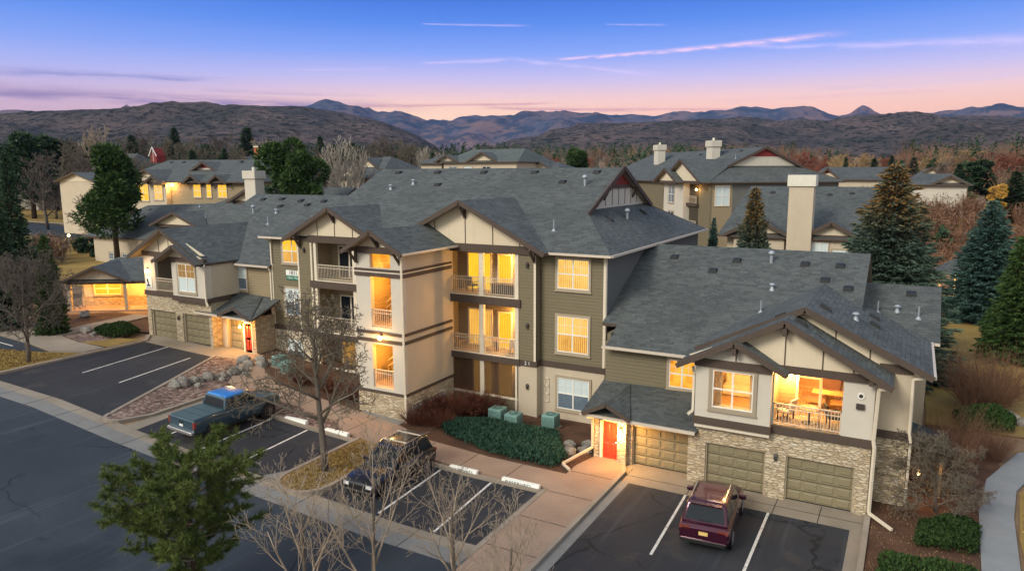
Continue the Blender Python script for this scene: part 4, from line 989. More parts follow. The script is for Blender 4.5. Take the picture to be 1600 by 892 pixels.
# gables of the garage block
g1 = gable_roof(BL, -4.42, 8.2, 31.7, 34.1, -8.9, 5.88, -.2, 5.88, ext=39.0, label='front gable roof of the right garage wing')
me_ = g1
b = MB(); slab(b, [(-6.4, 31.35, 7.16), (-6.4, 32.4, 7.18), (-4.15, 31.9, 5.98), (-4.15, 31.35, 5.98)], .14); slab(b, [(-6.4, 31.35, 7.16), (-8.9, 31.35, 5.87), (-8.9, 31.8, 5.87), (-6.4, 31.8, 7.16)], .14); b.build('roof', BL, label='small gable roof over the bay window')
b = MB().use('stucco_cream'); b.use('board_cream'); gable_panel(b, -8.6, -.95, -4.42, 6.1, 8.0, GYF - .02); b.build('gable', BL, label='cream panelled gable over the garage wing balcony')
battens(BL, [(-4.42, 6.15, 7.85), (-2.9, 6.15, 7.1), (-1.7, 6.15, 6.5)], GYF - .02)
barge(BL, -4.42, 8.2, -8.9, 5.88, -.2, 5.88, 31.7, h=.26); barge(BL, -6.4, 7.16, -8.9, 5.87, -4.15, 5.98, 31.35, h=.22)
b = MB().use('trim_brown')
for x, y, z in ((-4.42, 31.72, 7.9), (-6.4, 31.38, 6.9), (-1.0, 31.75, 6.2)): b.box(x - .09, x + .09, y, y + .5, z - .38, z - .02)
b.build('bracket', BL)
g2 = gable_roof(BL, -3.87, 8.52, 33.45, 41.4, -8.6, 6.2, 1.22, 6.06, ext=40.6, label='second, higher gable roof behind the front one')
b = MB().use('board_cream'); gable_panel(b, -8.2, .75, -3.87, 6.28, 8.36, 33.98); b.build('gable', BL); battens(BL, [(-2.6, 6.3, 7.75), (-1.2, 6.3, 7.1), (0, 6.3, 6.6)], 33.98)
barge(BL, -3.87, 8.52, -8.6, 6.2, 1.22, 6.06, 33.45); MB().use('gutter').beam((1.26, 33.5, 6.0), (1.26, 40.5, 6.0), .12, .12).build('gutter', BL)
downspout(BL, [(-.2, 31.9, 5.75), (-.72, 32.1, 5.65), (-.78, 32.2, 3.4), (-.72, 32.15, 3.1), (-.75, 32.18, .25), (.15, 31.3, .12)])
downspout(BL, [(1.1, 33.7, 5.95), (.5, 33.85, 5.8), (.52, 33.9, 3.4), (.58, 33.88, 3.1), (.56, 33.88, .2)])
downspout(BL, [(-8.35, 32.2, 5.6), (-8.24, 32.0, 5.3), (-8.24, 31.98, 3.6), (-8.45, 31.9, 3.4)])
downspout(BL, [(-13.5, 31.95, 2.4), (-13.45, 32.6, 2.2), (-13.45, 32.65, .6), (-14.3, 30.9, .2), (-13.7, 30.4, .18)], m='gutter')
# balcony of the garage wing
dk = MB().use('deck_floor'); dk.box(-4.85, -2.0, 32.4, 34.0, 3.36, 3.42); dk.build('balcony_floor', BL)
MB().use('ceiling_wood').box(-4.85, -2.0, 32.4, 34.0, 5.75, 5.8).build('balcony_ceiling', BL)
w = MB().use('siding_tan'); front(w, -5.0, -2.0, 3.35, 5.85, 34.0, .1, [(-4.0, -2.15, 3.45, 5.6)]); w.box(-5.0, -4.85, 32.45, 34.0, 3.35, 5.8); w.box(-2.02, -1.9, 32.5, 34.0, 3.35, 5.8); w.build('wall', BL, label='siding inside the garage wing balcony')
sliding_door(BL, -4.0, -2.15, 3.45, 5.6, 34.0, 'clear_glass'); railing(BL, -4.8, -2.05, 3.4, 1.0, GYF + .06)
globe(BL, -4.35, 33.85, 5.35, .1, 220)
b = MB().use('frame_white'); b.cyl((-1.36, GYF - .05, 5.22), .14, .05, 16, 'y'); b.use('rail_dark').cyl((-1.36, GYF - .055, 5.22), .085, .01, 16, 'y'); b.build('round_vent', BL)
b = MB().use('rail_dark'); b.box(-1.52, -1.2, GYF - .12, GYF - .002, 4.66, 4.88); b.build('exhaust_vent', BL)
sconce(BL, -4.57, GYF, 1.9); sconce(BL, -19.2, YB, 9.1); sconce(BL, -19.2, YB, 5.55); sconce(BL, -19.2, YB, 1.9); sconce(BL, -36.6, YB, 9.1); sconce(BL, -36.6, YB, 5.4)
b = MB().use('trim_pale')
for z in (1.0, 1.5, 2.0): b.box(-18.35, -18.05, Y1 - .05, Y1 - .002, z, z + .04); b.box(-18.35, -18.05, Y1 - .05, Y1 - .002, z + .4, z + .44); b.box(-18.35, -18.32, Y1 - .05, Y1 - .002, z, z + .44); b.box(-18.08, -18.05, Y1 - .05, Y1 - .002, z, z + .44)
b.build('wall_frame', BL)
# low shed roof and lamp on the far right side
b = MB(); slab(b, [(.5, 35.6, 2.5), (2.0, 35.6, 2.1), (2.0, 38.6, 2.1), (.5, 38.6, 2.5)], .12); b.use('trim_tan').box(1.8, 1.92, 35.7, 35.82, 0, 2.05); b.box(1.8, 1.92, 38.3, 38.42, 0, 2.05); b.build('side_porch', BL)
globe(BL, 1.0, 35.0, 1.3, .08, 22)
# --- left garage wing
ML0 = (36.8, 7.75); ML1 = (46.4, 12.5)
def zl(x, y): return ML0[1] + (ML1[1] - ML0[1]) / (ML1[0] - ML0[0]) * (y - ML0[0])
l_r = roof(BL, [[(-52.5, 36.8, 7.75), (-40.4, 36.8, 7.75), (-40.4, 46.4, 12.5), (-52.1, 46.4, 12.5)], [(-52.1, 46.4, 12.5), (-40.4, 46.4, 12.5), (-40.4, 56, 7.75), (-57.5, 56, 7.75)], [(-52.5, 36.8, 7.75), (-52.1, 46.4, 12.5), (-57.5, 56, 7.75), (-57.5, 44, 7.75)]],
    label='shingle roof of the left garage wing', gut=[((-44.0, 36.74, 7.68), (-40.5, 36.74, 7.68))])
wall(BL, 'siding_tan', (-44.9, -40.4, 37.25, 37.4, 5.2, 7.75))
window(BL, -44.5, -43.35, 5.75, 7.5, 37.25, 'curtain_cool', low='sky_glass', cols=1, label='narrow unlit window over the left entry')
GL3 = 34.6
b = MB().use('stone'); front(b, -51.6, -44.2, 1.5, 5.2, GL3, .35, [(-51.15, -48.25, 1.5, 4.03), (-47.45, -44.5, 1.5, 4.03)]); b.box(-44.5, -44.2, GL3 + .35, 36.2, 1.3, 5.2); b.build('wall', BL, label='ledger stone of the left garages')
garage_door(BL, -51.05, -48.35, 1.83, 3.95, GL3 + .22, rows=4); garage_door(BL, -47.35, -44.6, 1.80, 3.95, GL3 + .22, rows=4)
b = MB().use('stucco_light'); front(b, -51.6, -47.9, 5.5, 8.3, GL3, .25, [(-50.3, -47.95, 5.5, 8.22)]); front(b, -47.9, -44.2, 5.4, 7.9, GL3 - .3, .5, []); b.build('wall', BL, label='pale stucco of the left wing upper floor')
wall(BL, 'stucco_cream', (-44.45, -44.215, 34.81, 37.3, 5.45, 8.0), (-51.58, -51.3, GL3 + .36, 44, 1.5, 8.2), (-51.5, -44.5, 44, 44.3, 1.5, 8))
b = MB().use('trim_brown'); b.box(-51.68, -47.9, GL3 - .08, GL3 + .02, 5.16, 5.52); b.box(-47.95, -44.12, GL3 - .4, GL3 + .02, 5.06, 5.42); b.box(-44.2, -44.12, GL3 + .02, 36.4, 5.1, 5.42); b.build('band', BL)
b = MB().use('trim_brown'); b.box(-51.6, -47.9, GL3 - .1, GL3 + .1, 8.2, 8.55); b.box(-47.9, -44.2, GL3 - .42, GL3 - .1, 8.0, 8.32); b.build('beam', BL)
window(BL, -47.15, -45.3, 5.8, 7.85, GL3 - .3, 'lit_dim', low='curtain_cool', label='window with green and yellow light')
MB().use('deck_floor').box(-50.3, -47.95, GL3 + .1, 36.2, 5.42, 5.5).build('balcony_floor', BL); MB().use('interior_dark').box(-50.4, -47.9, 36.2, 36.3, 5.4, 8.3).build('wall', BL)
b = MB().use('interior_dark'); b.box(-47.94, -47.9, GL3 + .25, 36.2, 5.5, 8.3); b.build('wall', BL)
railing(BL, -50.3, -47.95, 5.5, 1.05, GL3 + .06)
b = MB().use('trim_brown'); b.build('x', None) if False else None
gable_roof(BL, -48.45, 10.38, 33.95, 42.1, -52.55, 8.15, -44.1, 8.0, ext=37.3, label='front gable roof of the left garage wing')
b = MB().use('board_cream'); gable_panel(b, -51.9, -44.6, -48.45, 8.5, 10.15, GL3 - .02); b.build('gable', BL)
battens(BL, [(-49.6, 8.55, 9.5), (-48.45, 8.55, 10.0), (-47.2, 8.55, 9.4)], GL3 - .02); barge(BL, -48.45, 10.38, -52.55, 8.15, -44.1, 8.0, 33.95)
b = MB(); slab(b, [(-46.6, 33.5, 9.3), (-46.6, 34.7, 9.3), (-49.0, 34.3, 8.05), (-49.0, 33.5, 8.05)], .14); slab(b, [(-46.6, 33.5, 9.3), (-44.1, 33.5, 8.0), (-44.1, 34.2, 8.0), (-46.6, 34.2, 9.3)], .14); b.build('roof', BL)
b = MB().use('board_cream'); gable_panel(b, -48.6, -44.5, -46.6, 8.3, 9.1, GL3 - .34); b.build('gable', BL); battens(BL, [(-46.6, 8.3, 8.9)], GL3 - .34); barge(BL, -46.6, 9.3, -49.0, 8.05, -44.1, 8.0, 33.5, h=.22)
sconce(BL, -47.85, GL3, 3.6); globe(BL, -51.1, GL3 - .1, 7.0, .16, 30, name='lamp')
b = MB().use('sign_white'); b.box(-51.45, -50.75, GL3 - .04, GL3 - .003, 5.75, 6.6); o = b.build('banner', BL); b = MB().use('paint_blue'); b.beam((-51.25, GL3 - .05, 6.4), (-51.1, GL3 - .05, 5.95), .02, .16, up=(1, 0, 0)); b.box(-51.35, -50.9, GL3 - .06, GL3 - .042, 5.84, 5.94); b.build('emblem', o)
downspout(BL, [(-44.0, 34.1, 7.9), (-44.15, 34.2, 7.6), (-44.15, 34.2, 5.2), (-43.9, 34.1, 4.9)]); downspout(BL, [(-40.5, 36.8, 7.6), (-40.5, 36.95, 7.3), (-40.5, 36.95, 3.6)])
downspout(BL, [(-40.35, 36.5, 9.8), (-40.35, 36.98, 9.5), (-40.35, 36.98, 8.0)])
# left entry
roof(BL, [[(-45.9, 34.5, 4.35), (-39.8, 34.4, 4.3), (-39.8, 37.1, 5.35), (-44.9, 37.3, 5.5)]], name='entry_roof', label='low roof over the left red door and single garage', gut=[((-45.9, 34.44, 4.28), (-39.8, 34.34, 4.23))])
b = MB(); slab(b, [(-41.5, 34.25, 5.1), (-41.5, 37.0, 5.4), (-43.1, 34.25, 4.42)], .1); slab(b, [(-41.5, 34.25, 5.1), (-39.8, 34.25, 4.3), (-41.5, 37.0, 5.4)], .1)
b.use('trim_brown').beam((-41.5, 34.2, 5.0), (-43.1, 34.2, 4.34), .06, .18); b.beam((-41.5, 34.2, 5.0), (-39.8, 34.2, 4.24), .06, .18); b.build('entry_gable', BL)
wall(BL, 'stone_warm', (-44.6, -44.18, 34.98, 36.22, 1.45, 4.3), (-40.75, -40.4, 35.2, 37.05, .9, 4.2)); wall(BL, 'stucco_cream', (-44.2, -43.6, 35.4, 36.0, 1.5, 4.1), (-41.5, -40.9, 35.3, 35.5, 1.4, 4.1))
garage_door(BL, -43.55, -41.85, 1.62, 3.9, 35.7, cols=3); entry_door(BL, -41.55, -40.85, 1.6, 3.75, 35.3); globe(BL, -41.75, 35.0, 3.5, .1, 200)
# meters on the side of the tower
mt = MB().use('trim_pale')
for a, c in (((-24.42, 32.2, .25), (-24.42, 32.2, 1.25)), ((-24.42, 32.2, 1.25), (-24.42, 35.5, 1.25)), ((-24.42, 35.5, 1.25), (-24.42, 35.5, .3))): mt.beam(a, c, .06, .06)
mo = mt.build('meter_bank', BL, label='bank of small grey meters on the stone side of the tower')
for i in range(9):
    y = 32.45 + i * .35; q = MB().use('meter_grey'); q.box(-24.42, -24.25, y - .11, y + .11, .5, 1.1); q.use('ink_black').cyl((-24.25, y, .92), .08, .04, 10, 'x'); q.use('vent_metal').cyl((-24.4, y, .25), .025, .26, 6); q.build('meter', mo)
# building number and name board
b = MB().use('sign_white'); b.box(-39.0, -37.6, Y1 - .05, Y1 - .003, 7.18, 7.55); b.use('sign_green').box(-38.98, -37.58, Y1 - .05, Y1 - .003, 6.85, 7.178); sg = b.build('sign', BL, label='small white and green number board on the siding')
def text_part(par, s, loc, size, m, name='lettering', rot=(R(90), 0, 0), sx=1):
    c = bpy.data.curves.new(name, 'FONT'); c.body = s; c.size = size; c.extrude = .004; c.align_x = 'CENTER'; c.align_y = 'CENTER'
    o = bpy.data.objects.new(name, c); COL.objects.link(o); o.location = (0, 0, 0)
    dg = bpy.context.evaluated_depsgraph_get(); me = bpy.data.meshes.new_from_object(o.evaluated_get(dg))
    bpy.data.objects.remove(o)
    from mathutils import Euler
    me.transform(Matrix.Translation(loc) @ Euler(rot).to_matrix().to_4x4() @ Matrix.Diagonal((sx, 1, 1, 1)))
    me.materials.clear(); me.materials.append(MATS[m]); o = bpy.data.objects.new(name, me); COL.objects.link(o)
    if par is not None: setpar(o, par)
    return o
text_part(sg, '1831', (-38.3, Y1 - .056, 7.365), .42, 'ink_black'); text_part(sg, 'Ohm Way', (-38.28, Y1 - .056, 7.01), .27, 'ink_pale')
b = MB().use('sign_white'); text_part(BL, '2 1', (-19.2, YB - .06, 3.33), .3, 'sign_white', 'number')
# vents on the roofs
for x in (-35.6, -31.9, -27.8, -23.6, -18.9): vent(mr, x, RY - .7, zmain)
for x, y, k in ((-34.4, 43.4, 'cap'), (-32.9, 44.2, 'cap'), (-30.6, 44.1, 'box'), (-20.8, 44.6, 'box'), (-19.0, 44.2, 'fan'), (-18.6, 38.7, 'pipe'), (-37.5, 38.3, 'pipe')): vent(mr, x, y, zmain, k)
def zhip(x, y): return 9.95 + (-14.1 - x) * (12.28 - 9.95) / (17.95 - 14.1)
for x, y, k in ((-16.6, 42.6, 'box'), (-16.4, 45.2, 'fan'), (-16.7, 49.3, 'box')): vent(mr, x, y, zhip, k)
for x, k in ((-12.5, 'box'), (-8.8, 'box'), (-6.9, 'fan'), (-5.1, 'box'), (-3.3, 'box')): vent(rr, x, 42.9, zr, k)
for x, y, k in ((-6.4, 40.5, 'cap'), (-6.6, 38.6, 'pipe'), (-4.6, 38.9, 'pipe'), (-4.1, 38.2, 'cap'), (-3.9, 41.6, 'box'), (-9.9, 41.8, 'box'), (-2.7, 41.0, 'box')): vent(rr, x, y, zr, k)
def zlr(x, y): return 6.03 + .5 * (y - 40.5)
for x, y, k in ((.2, 44.1, 'box'), (-.4, 42.6, 'cap'), (.6, 42.2, 'pipe'), (-1.3, 42.4, 'pipe')): vent(lr, x, y, zlr, k)
def zg2(x, y): return 8.52 - (x + 3.87) * (8.52 - 6.06) / 5.09
for x, y, k in ((-3.2, 35.4, 'box'), (-1.3, 39.1, 'box'), (-1.2, 37.3, 'box'), (-2.0, 36.4, 'cap')): vent(g2, x, y, zg2, k)
def zg1(x, y): return 8.2 - (x + 4.42) * (8.2 - 5.88) / 4.22
vent(g1, -3.9, 32.9, zg1); vent(g1, -4.9, 33.7, lambda x, y: 8.2 + (x + 4.42) * .518)
for x, y, k in ((-50.2, 45.5, 'box'), (-48, 45.6, 'box'), (-45.6, 45.4, 'box'), (-47.1, 44.5, 'box'), (-44.3, 44.8, 'box'), (-46.6, 43.5, 'cap'), (-43.0, 45.4, 'box'), (-45.9, 41.9, 'pipe'), (-49.2, 43.4, 'fan'), (-43.9, 40.1, 'pipe')): vent(l_r, x, y, zl, k)

# the lit flat in the garage wing: a real room behind the bay window and the balcony door
def rbox(nm, m, *q):
    b = MB().use(m)
    for k in q: b.box(*k)
    b.build(nm, BL, split=False)
rbox('room_wall', 'room_wall', (-8.0, -1.2, 38.0, 38.1, 3.4, 5.8), (-8.05, -7.95, 32.46, 38.0, 3.4, 5.8), (-1.25, -1.15, 34.3, 38.0, 3.4, 5.8), (-5.1, -5.02, 32.46, 34.1, 3.4, 5.8))
rbox('room_floor', 'room_floor', (-8.0, -5.05, 32.46, 38.0, 3.36, 3.41), (-5.05, -1.2, 34.1, 38.0, 3.36, 3.41)); rbox('room_ceiling', 'room_ceiling', (-8.0, -5.05, 32.46, 38.0, 5.8, 5.84), (-5.05, -1.2, 34.1, 38.0, 5.8, 5.84))
rbox('kitchen_cabinet', 'cabinet', (-5.6, -4.6, 37.4, 38.0, 3.41, 4.3), (-4.55, -3.4, 37.4, 38.0, 3.41, 4.3), (-5.6, -4.9, 37.6, 38.0, 4.9, 5.6), (-3.9, -3.4, 37.6, 38.0, 4.9, 5.6)); rbox('refrigerator', 'cabinet_dark', (-3.3, -2.5, 37.3, 38.0, 3.41, 5.2)); rbox('counter', 'frame_white', (-5.65, -3.35, 37.35, 38.0, 4.3, 4.36))
rbox('picture', 'picture', (-7.9, -7.88, 34.4, 35.6, 4.5, 5.2), (-7.3, -6.3, 37.95, 37.99, 4.5, 5.3), (-2.3, -1.6, 37.95, 37.99, 4.5, 5.2)); rbox('sofa', 'cushion_cream', (-7.7, -5.7, 35.6, 36.5, 3.45, 3.9), (-7.7, -5.7, 36.3, 36.55, 3.9, 4.35)); rbox('room_table', 'cabinet', (-3.6, -2.2, 35.4, 36.2, 4.1, 4.17), (-3.0, -2.8, 35.7, 35.9, 3.41, 4.1)); rbox('table_lamp', 'cabinet_dark', (-7.75, -7.55, 33.2, 33.4, 3.41, 4.35))
b = MB().use('curtain_warm')
for i in range(5): b.box(-7.42 + i * .07, -7.36 + i * .07, 32.5 + .02 * (i % 2), 32.54 + .02 * (i % 2), 3.85, 5.7); b.box(-5.62 - i * .06, -5.57 - i * .06, 32.5 + .02 * (i % 2), 32.54 + .02 * (i % 2), 3.85, 5.7)
b.build('curtain', BL)
for x, y, z, e in ((-6.6, 34.2, 5.45, 210), (-3.3, 35.9, 5.35, 280)):
    q = MB().use('lamp_glow'); q.ball((x, y, z), .13, 10, 6, .6); o = q.build('ceiling_lamp', BL); MB().use('cabinet_dark').box(x - .015, x + .015, y - .015, y + .015, z, 5.8).build('rod', o)
    l = bpy.data.lights.new('lamp_light', 'POINT'); l.energy = e; l.color = (1, .55, .17); l.shadow_soft_size = .14; lo = bpy.data.objects.new('lamp_light', l); COL.objects.link(lo); lo.location = (x, y, z - .16); lo.parent = o
# ================================================================ vehicles
def loft(b, secs, closed_ends=True):
    # secs: list of (y, [(x,z)...]) half profiles from sill to roof centre; mirrored in x
    rows = []
    for y, pr in secs:
        full = [(-x, z) for x, z in pr] + [(x, z) for x, z in reversed(pr)]
        rows.append([(x, y, z) for x, z in full])
    i0 = len(b.v); n = len(rows[0]); b.pc.append((i0, len(b.f)))
    for r in rows: b.v += r
    for j in range(len(rows) - 1):
        for k in range(n - 1):
            b.f.append((i0 + j * n + k, i0 + (j + 1) * n + k, i0 + (j + 1) * n + k + 1, i0 + j * n + k + 1)); b.mi.append(b.cur)
        b.f.append((i0 + j * n + n - 1, i0 + (j + 1) * n + n - 1, i0 + (j + 1) * n, i0 + j * n)); b.mi.append(b.cur)
    b.f.append(tuple(i0 + k for k in range(n))); b.mi.append(b.cur)
    b.f.append(tuple(i0 + (len(rows) - 1) * n + k for k in reversed(range(n)))); b.mi.append(b.cur)
def soft(o, w=.05, seg=3):
    m = o.modifiers.new('bevel', 'BEVEL'); m.width = w; m.segments = seg; m.limit_method = 'ANGLE'; m.angle_limit = R(25)
    for p in o.data.polygons: p.use_smooth = True
def wheel(par, x, y, r, w, side, rim='wheel_metal'):
    b = MB().use('rubber'); b.cyl((x - w / 2, y, r), r, w, 22, 'x'); o = b.build('wheel', par)
    q = MB().use(rim); xo = x + side * (w / 2 + .004) - (.012 if side > 0 else 0)
    q.cyl((xo - (0 if side > 0 else -.0), y, r), r * .2, .014, 12, 'x')
    for k in range(6):
        a = k * math.pi / 3; c, s_ = math.cos(a), math.sin(a)
        q.beam((xo + .007, y + c * r * .12, r + s_ * r * .12), (xo + .007, y + c * r * .62, r + s_ * r * .62), .07, .016, up=(1, 0, 0))
    n = 20
    for k in range(n):
        a, a2 = 2 * math.pi * k / n, 2 * math.pi * (k + 1) / n
        q.beam((xo + .007, y + math.cos(a) * r * .66, r + math.sin(a) * r * .66), (xo + .007, y + math.cos(a2) * r * .66, r + math.sin(a2) * r * .66), .05, .016, up=(1, 0, 0))
    q.build('rim', o, split=False); return o
def arch(b, x, y, r, side): b.use('rubber').cyl((x - (.0 if side > 0 else .012), y, r * .98), r * 1.2, .012, 22, 'x')
def glass_quad(par, pts, off, name='window', m='dark_glass'):
    p = [Vector(q) for q in pts]; n = (p[1] - p[0]).cross(p[2] - p[0]).normalized()
    b = MB().use(m); b.hexa([q + n * .001 for q in p], [q + n * off for q in p]); return b.build(name, par)
def suv(name, loc, rz, paint, label, L=4.95, Wd=1.98, H=1.82, roofm=None, sunroof=True, rack=False, boxy=1.0):
    t = thing(name, (0, 0, 0), label, 'car'); w = Wd / 2; h = L / 2; bl = 1.06
    def pf(wd, z0, zb, zc): return [(wd * .90, z0), (wd * .985, z0 + .16), (wd, .70), (wd * .975, zb - .10), (wd * .90, zb), (wd * .45, zc)]
    b = MB().use(paint)
    loft(b, [(-h, pf(w * .90, .42, .92, .93)), (-h + .12, pf(w * .965, .34, 1.04, 1.05)), (-h + .7, pf(w, .26, bl + .02, bl + .03)), (0, pf(w, .24, bl, bl + .02)), (h - 1.55, pf(w, .25, bl - .01, bl + .02)),
             (h - .9, pf(w * .985, .26, bl - .03, bl + .03)), (h - .35, pf(w * .94, .30, bl - .14, bl - .08)), (h - .05, pf(w * .84, .36, .80, .84)), (h, pf(w * .78, .40, .72, .75))])
    o = b.build('body', t); soft(o, .06)
    # cabin
    zr_ = H; yr0, yr1 = -h + .22, h - 1.45; tr0, tr1 = -h + .52, h - 2.25; wb, wt = w * .90, w * .74
    b = MB().use(paint); P0 = [(-wb, yr0, bl - .02), (wb, yr0, bl - .02), (wb, yr1, bl - .02), (-wb, yr1, bl - .02)]; P1 = [(-wt, tr0, zr_ - .05), (wt, tr0, zr_ - .05), (wt, tr1, zr_ - .07), (-wt, tr1, zr_ - .07)]
    b.hexa(P0, P1); o = b.build('cabin', t); soft(o, .07)
    b = MB().use(roofm or paint); b.hexa([(-wt * .97, tr0 + .04, zr_ - .06), (wt * .97, tr0 + .04, zr_ - .06), (wt * .97, tr1 - .05, zr_ - .07), (-wt * .97, tr1 - .05, zr_ - .07)], [(-wt * .9, tr0 + .12, zr_), (wt * .9, tr0 + .12, zr_), (wt * .9, tr1 - .2, zr_ - .01), (-wt * .9, tr1 - .2, zr_ - .01)]); o = b.build('roof', t); soft(o, .03)
    def lerp(a, c, u): return tuple(a[i] + (c[i] - a[i]) * u for i in range(3))
    def pane(A, B, C, D, u0, u1, v0, v1, nm, m='dark_glass'):
        a = lerp(lerp(A, B, u0), lerp(D, C, u0), v0); b_ = lerp(lerp(A, B, u1), lerp(D, C, u1), v0); c = lerp(lerp(A, B, u1), lerp(D, C, u1), v1); d = lerp(lerp(A, B, u0), lerp(D, C, u0), v1)
        glass_quad(t, [a, b_, c, d], .012, nm, m)
    pane(P0[0], P0[1], P1[1], P1[0], .07, .93, .16, .88, 'rear_window'); pane(P0[2], P0[3], P1[3], P1[2], .05, .95, .12, .92, 'windscreen')
    for a, c in ((.06, .36), (.39, .66), (.69, .93)):
        pane(P0[1], P0[2], P1[2], P1[1], a, c, .18, .86, 'side_window'); pane(P0[3], P0[0], P1[0], P1[3], 1 - c, 1 - a, .18, .86, 'side_window')
    if sunroof: MB().use('brown_glass').box(-wt * .72, wt * .72, tr0 + .35, tr1 - .45, zr_ - .012, zr_ + .006).build('sunroof', t)
    b = MB().use('chrome')
    for s_ in (-1, 1): b.box(s_ * wt * .88 - .02, s_ * wt * .88 + .02, tr0 + .1, tr1 - .2, zr_ + .01, zr_ + .05)
    b.build('roof_rail', t)
    if rack:
        b = MB().use('trim_pale')
        for y in (tr0 + .5, tr1 - .45): b.box(-wt * .95, wt * .95, y - .03, y + .03, zr_ + .07, zr_ + .11)
        b.build('crossbar', t)
    b = MB()
    for s_ in (-1, 1):
        for y in (-h + .95, h - .95): arch(b, s_ * w * .985, y, .36, s_)
    b.build('wheel_arch', t)
    for s_ in (-1, 1):
        for y in (-h + .95, h - .95): wheel(t, s_ * (w * .985 - .10), y, .36, .24, s_)
    for s_ in (-1, 1):
        b = MB().use('tail_lamp'); b.box(s_ * w * .52, s_ * w * .93, -h + .0, -h + .1, .86, .99); b.build('tail_lamp', t)
        b = MB().use('white_plastic'); b.box(s_ * w * .50, s_ * w * .80, h - .12, h + .01, .66, .79); b.build('headlamp', t)
        b = MB().use(paint); b.box(s_ * (w * .92), s_ * (w + .22), h - 1.95, h - 1.8, bl + .0, bl + .17); m_ = b.build('mirror', t); soft(m_, .03)
    b = MB().use('chrome'); b.box(-w * .86, w * .86, -h - .03, -h + .1, .475, .50); b.box(-w * .8, w * .8, h - .03, h + .03, .46, .49); b.build('trim_strip', t)
    b = MB().use('ink_black'); b.box(-w * .82, w * .82, -h - .01, -h + .1, .34, .45); b.box(-w * .42, w * .42, h - .05, h + .012, .52, .72); b.build('bumper_insert', t)
    MB().use('plate_yellow').box(-.17, .17, -h - .015, -h + .05, .70, .84).build('licence_plate', t)
    b = MB().use('rubber'); b.box(-.3, .3, -h + .22, -h + .25, bl + .1, bl + .13); b.build('wiper', t)
    b = MB().use('ink_black')
    for s_ in (-1, 1):
        for y in (-h + 1.45, -.15, h - 1.6): b.box(s_ * (w * .985), s_ * (w * .985 + .006), y - .008, y + .008, .42, bl - .08)
        b.box(s_ * (w * .985), s_ * (w * .985 + .006), -h + 1.45, h - 1.6, .40, .425)
    b.box(-w * .8, w * .8, -h - .004, -h + .02, .655, .668); b.build('panel_gap', t)
    b = MB().use('chrome')
    for s_ in (-1, 1):
        for y in (-.35, h - 1.85): b.box(s_ * (w * .99), s_ * (w * .99 + .03), y - .1, y + .1, .90, .93)
    b.build('door_handle', t)
    b = MB().use(paint); b.box(-wt * .8, wt * .8, tr0 - .16, tr0 + .1, zr_ - .09, zr_ - .04); b.build('spoiler', t)
    t.location = (loc[0], loc[1], loc[2]); t.rotation_euler = (0, 0, rz); return t
def T(o, v): o['_w'] = v
suv('parked_car', (-6.35, 28.55, .012), R(4.5), 'paint_maroon', 'maroon sport utility vehicle with a glass sunroof, parked facing the garages', sunroof=True, L=4.95)
suv('parked_car', (-20.75, 25.6, .02), R(180), 'paint_black', 'black sport utility vehicle with pale roof crossbars, nose towards the road', sunroof=False, rack=True, L=4.85, H=1.8)
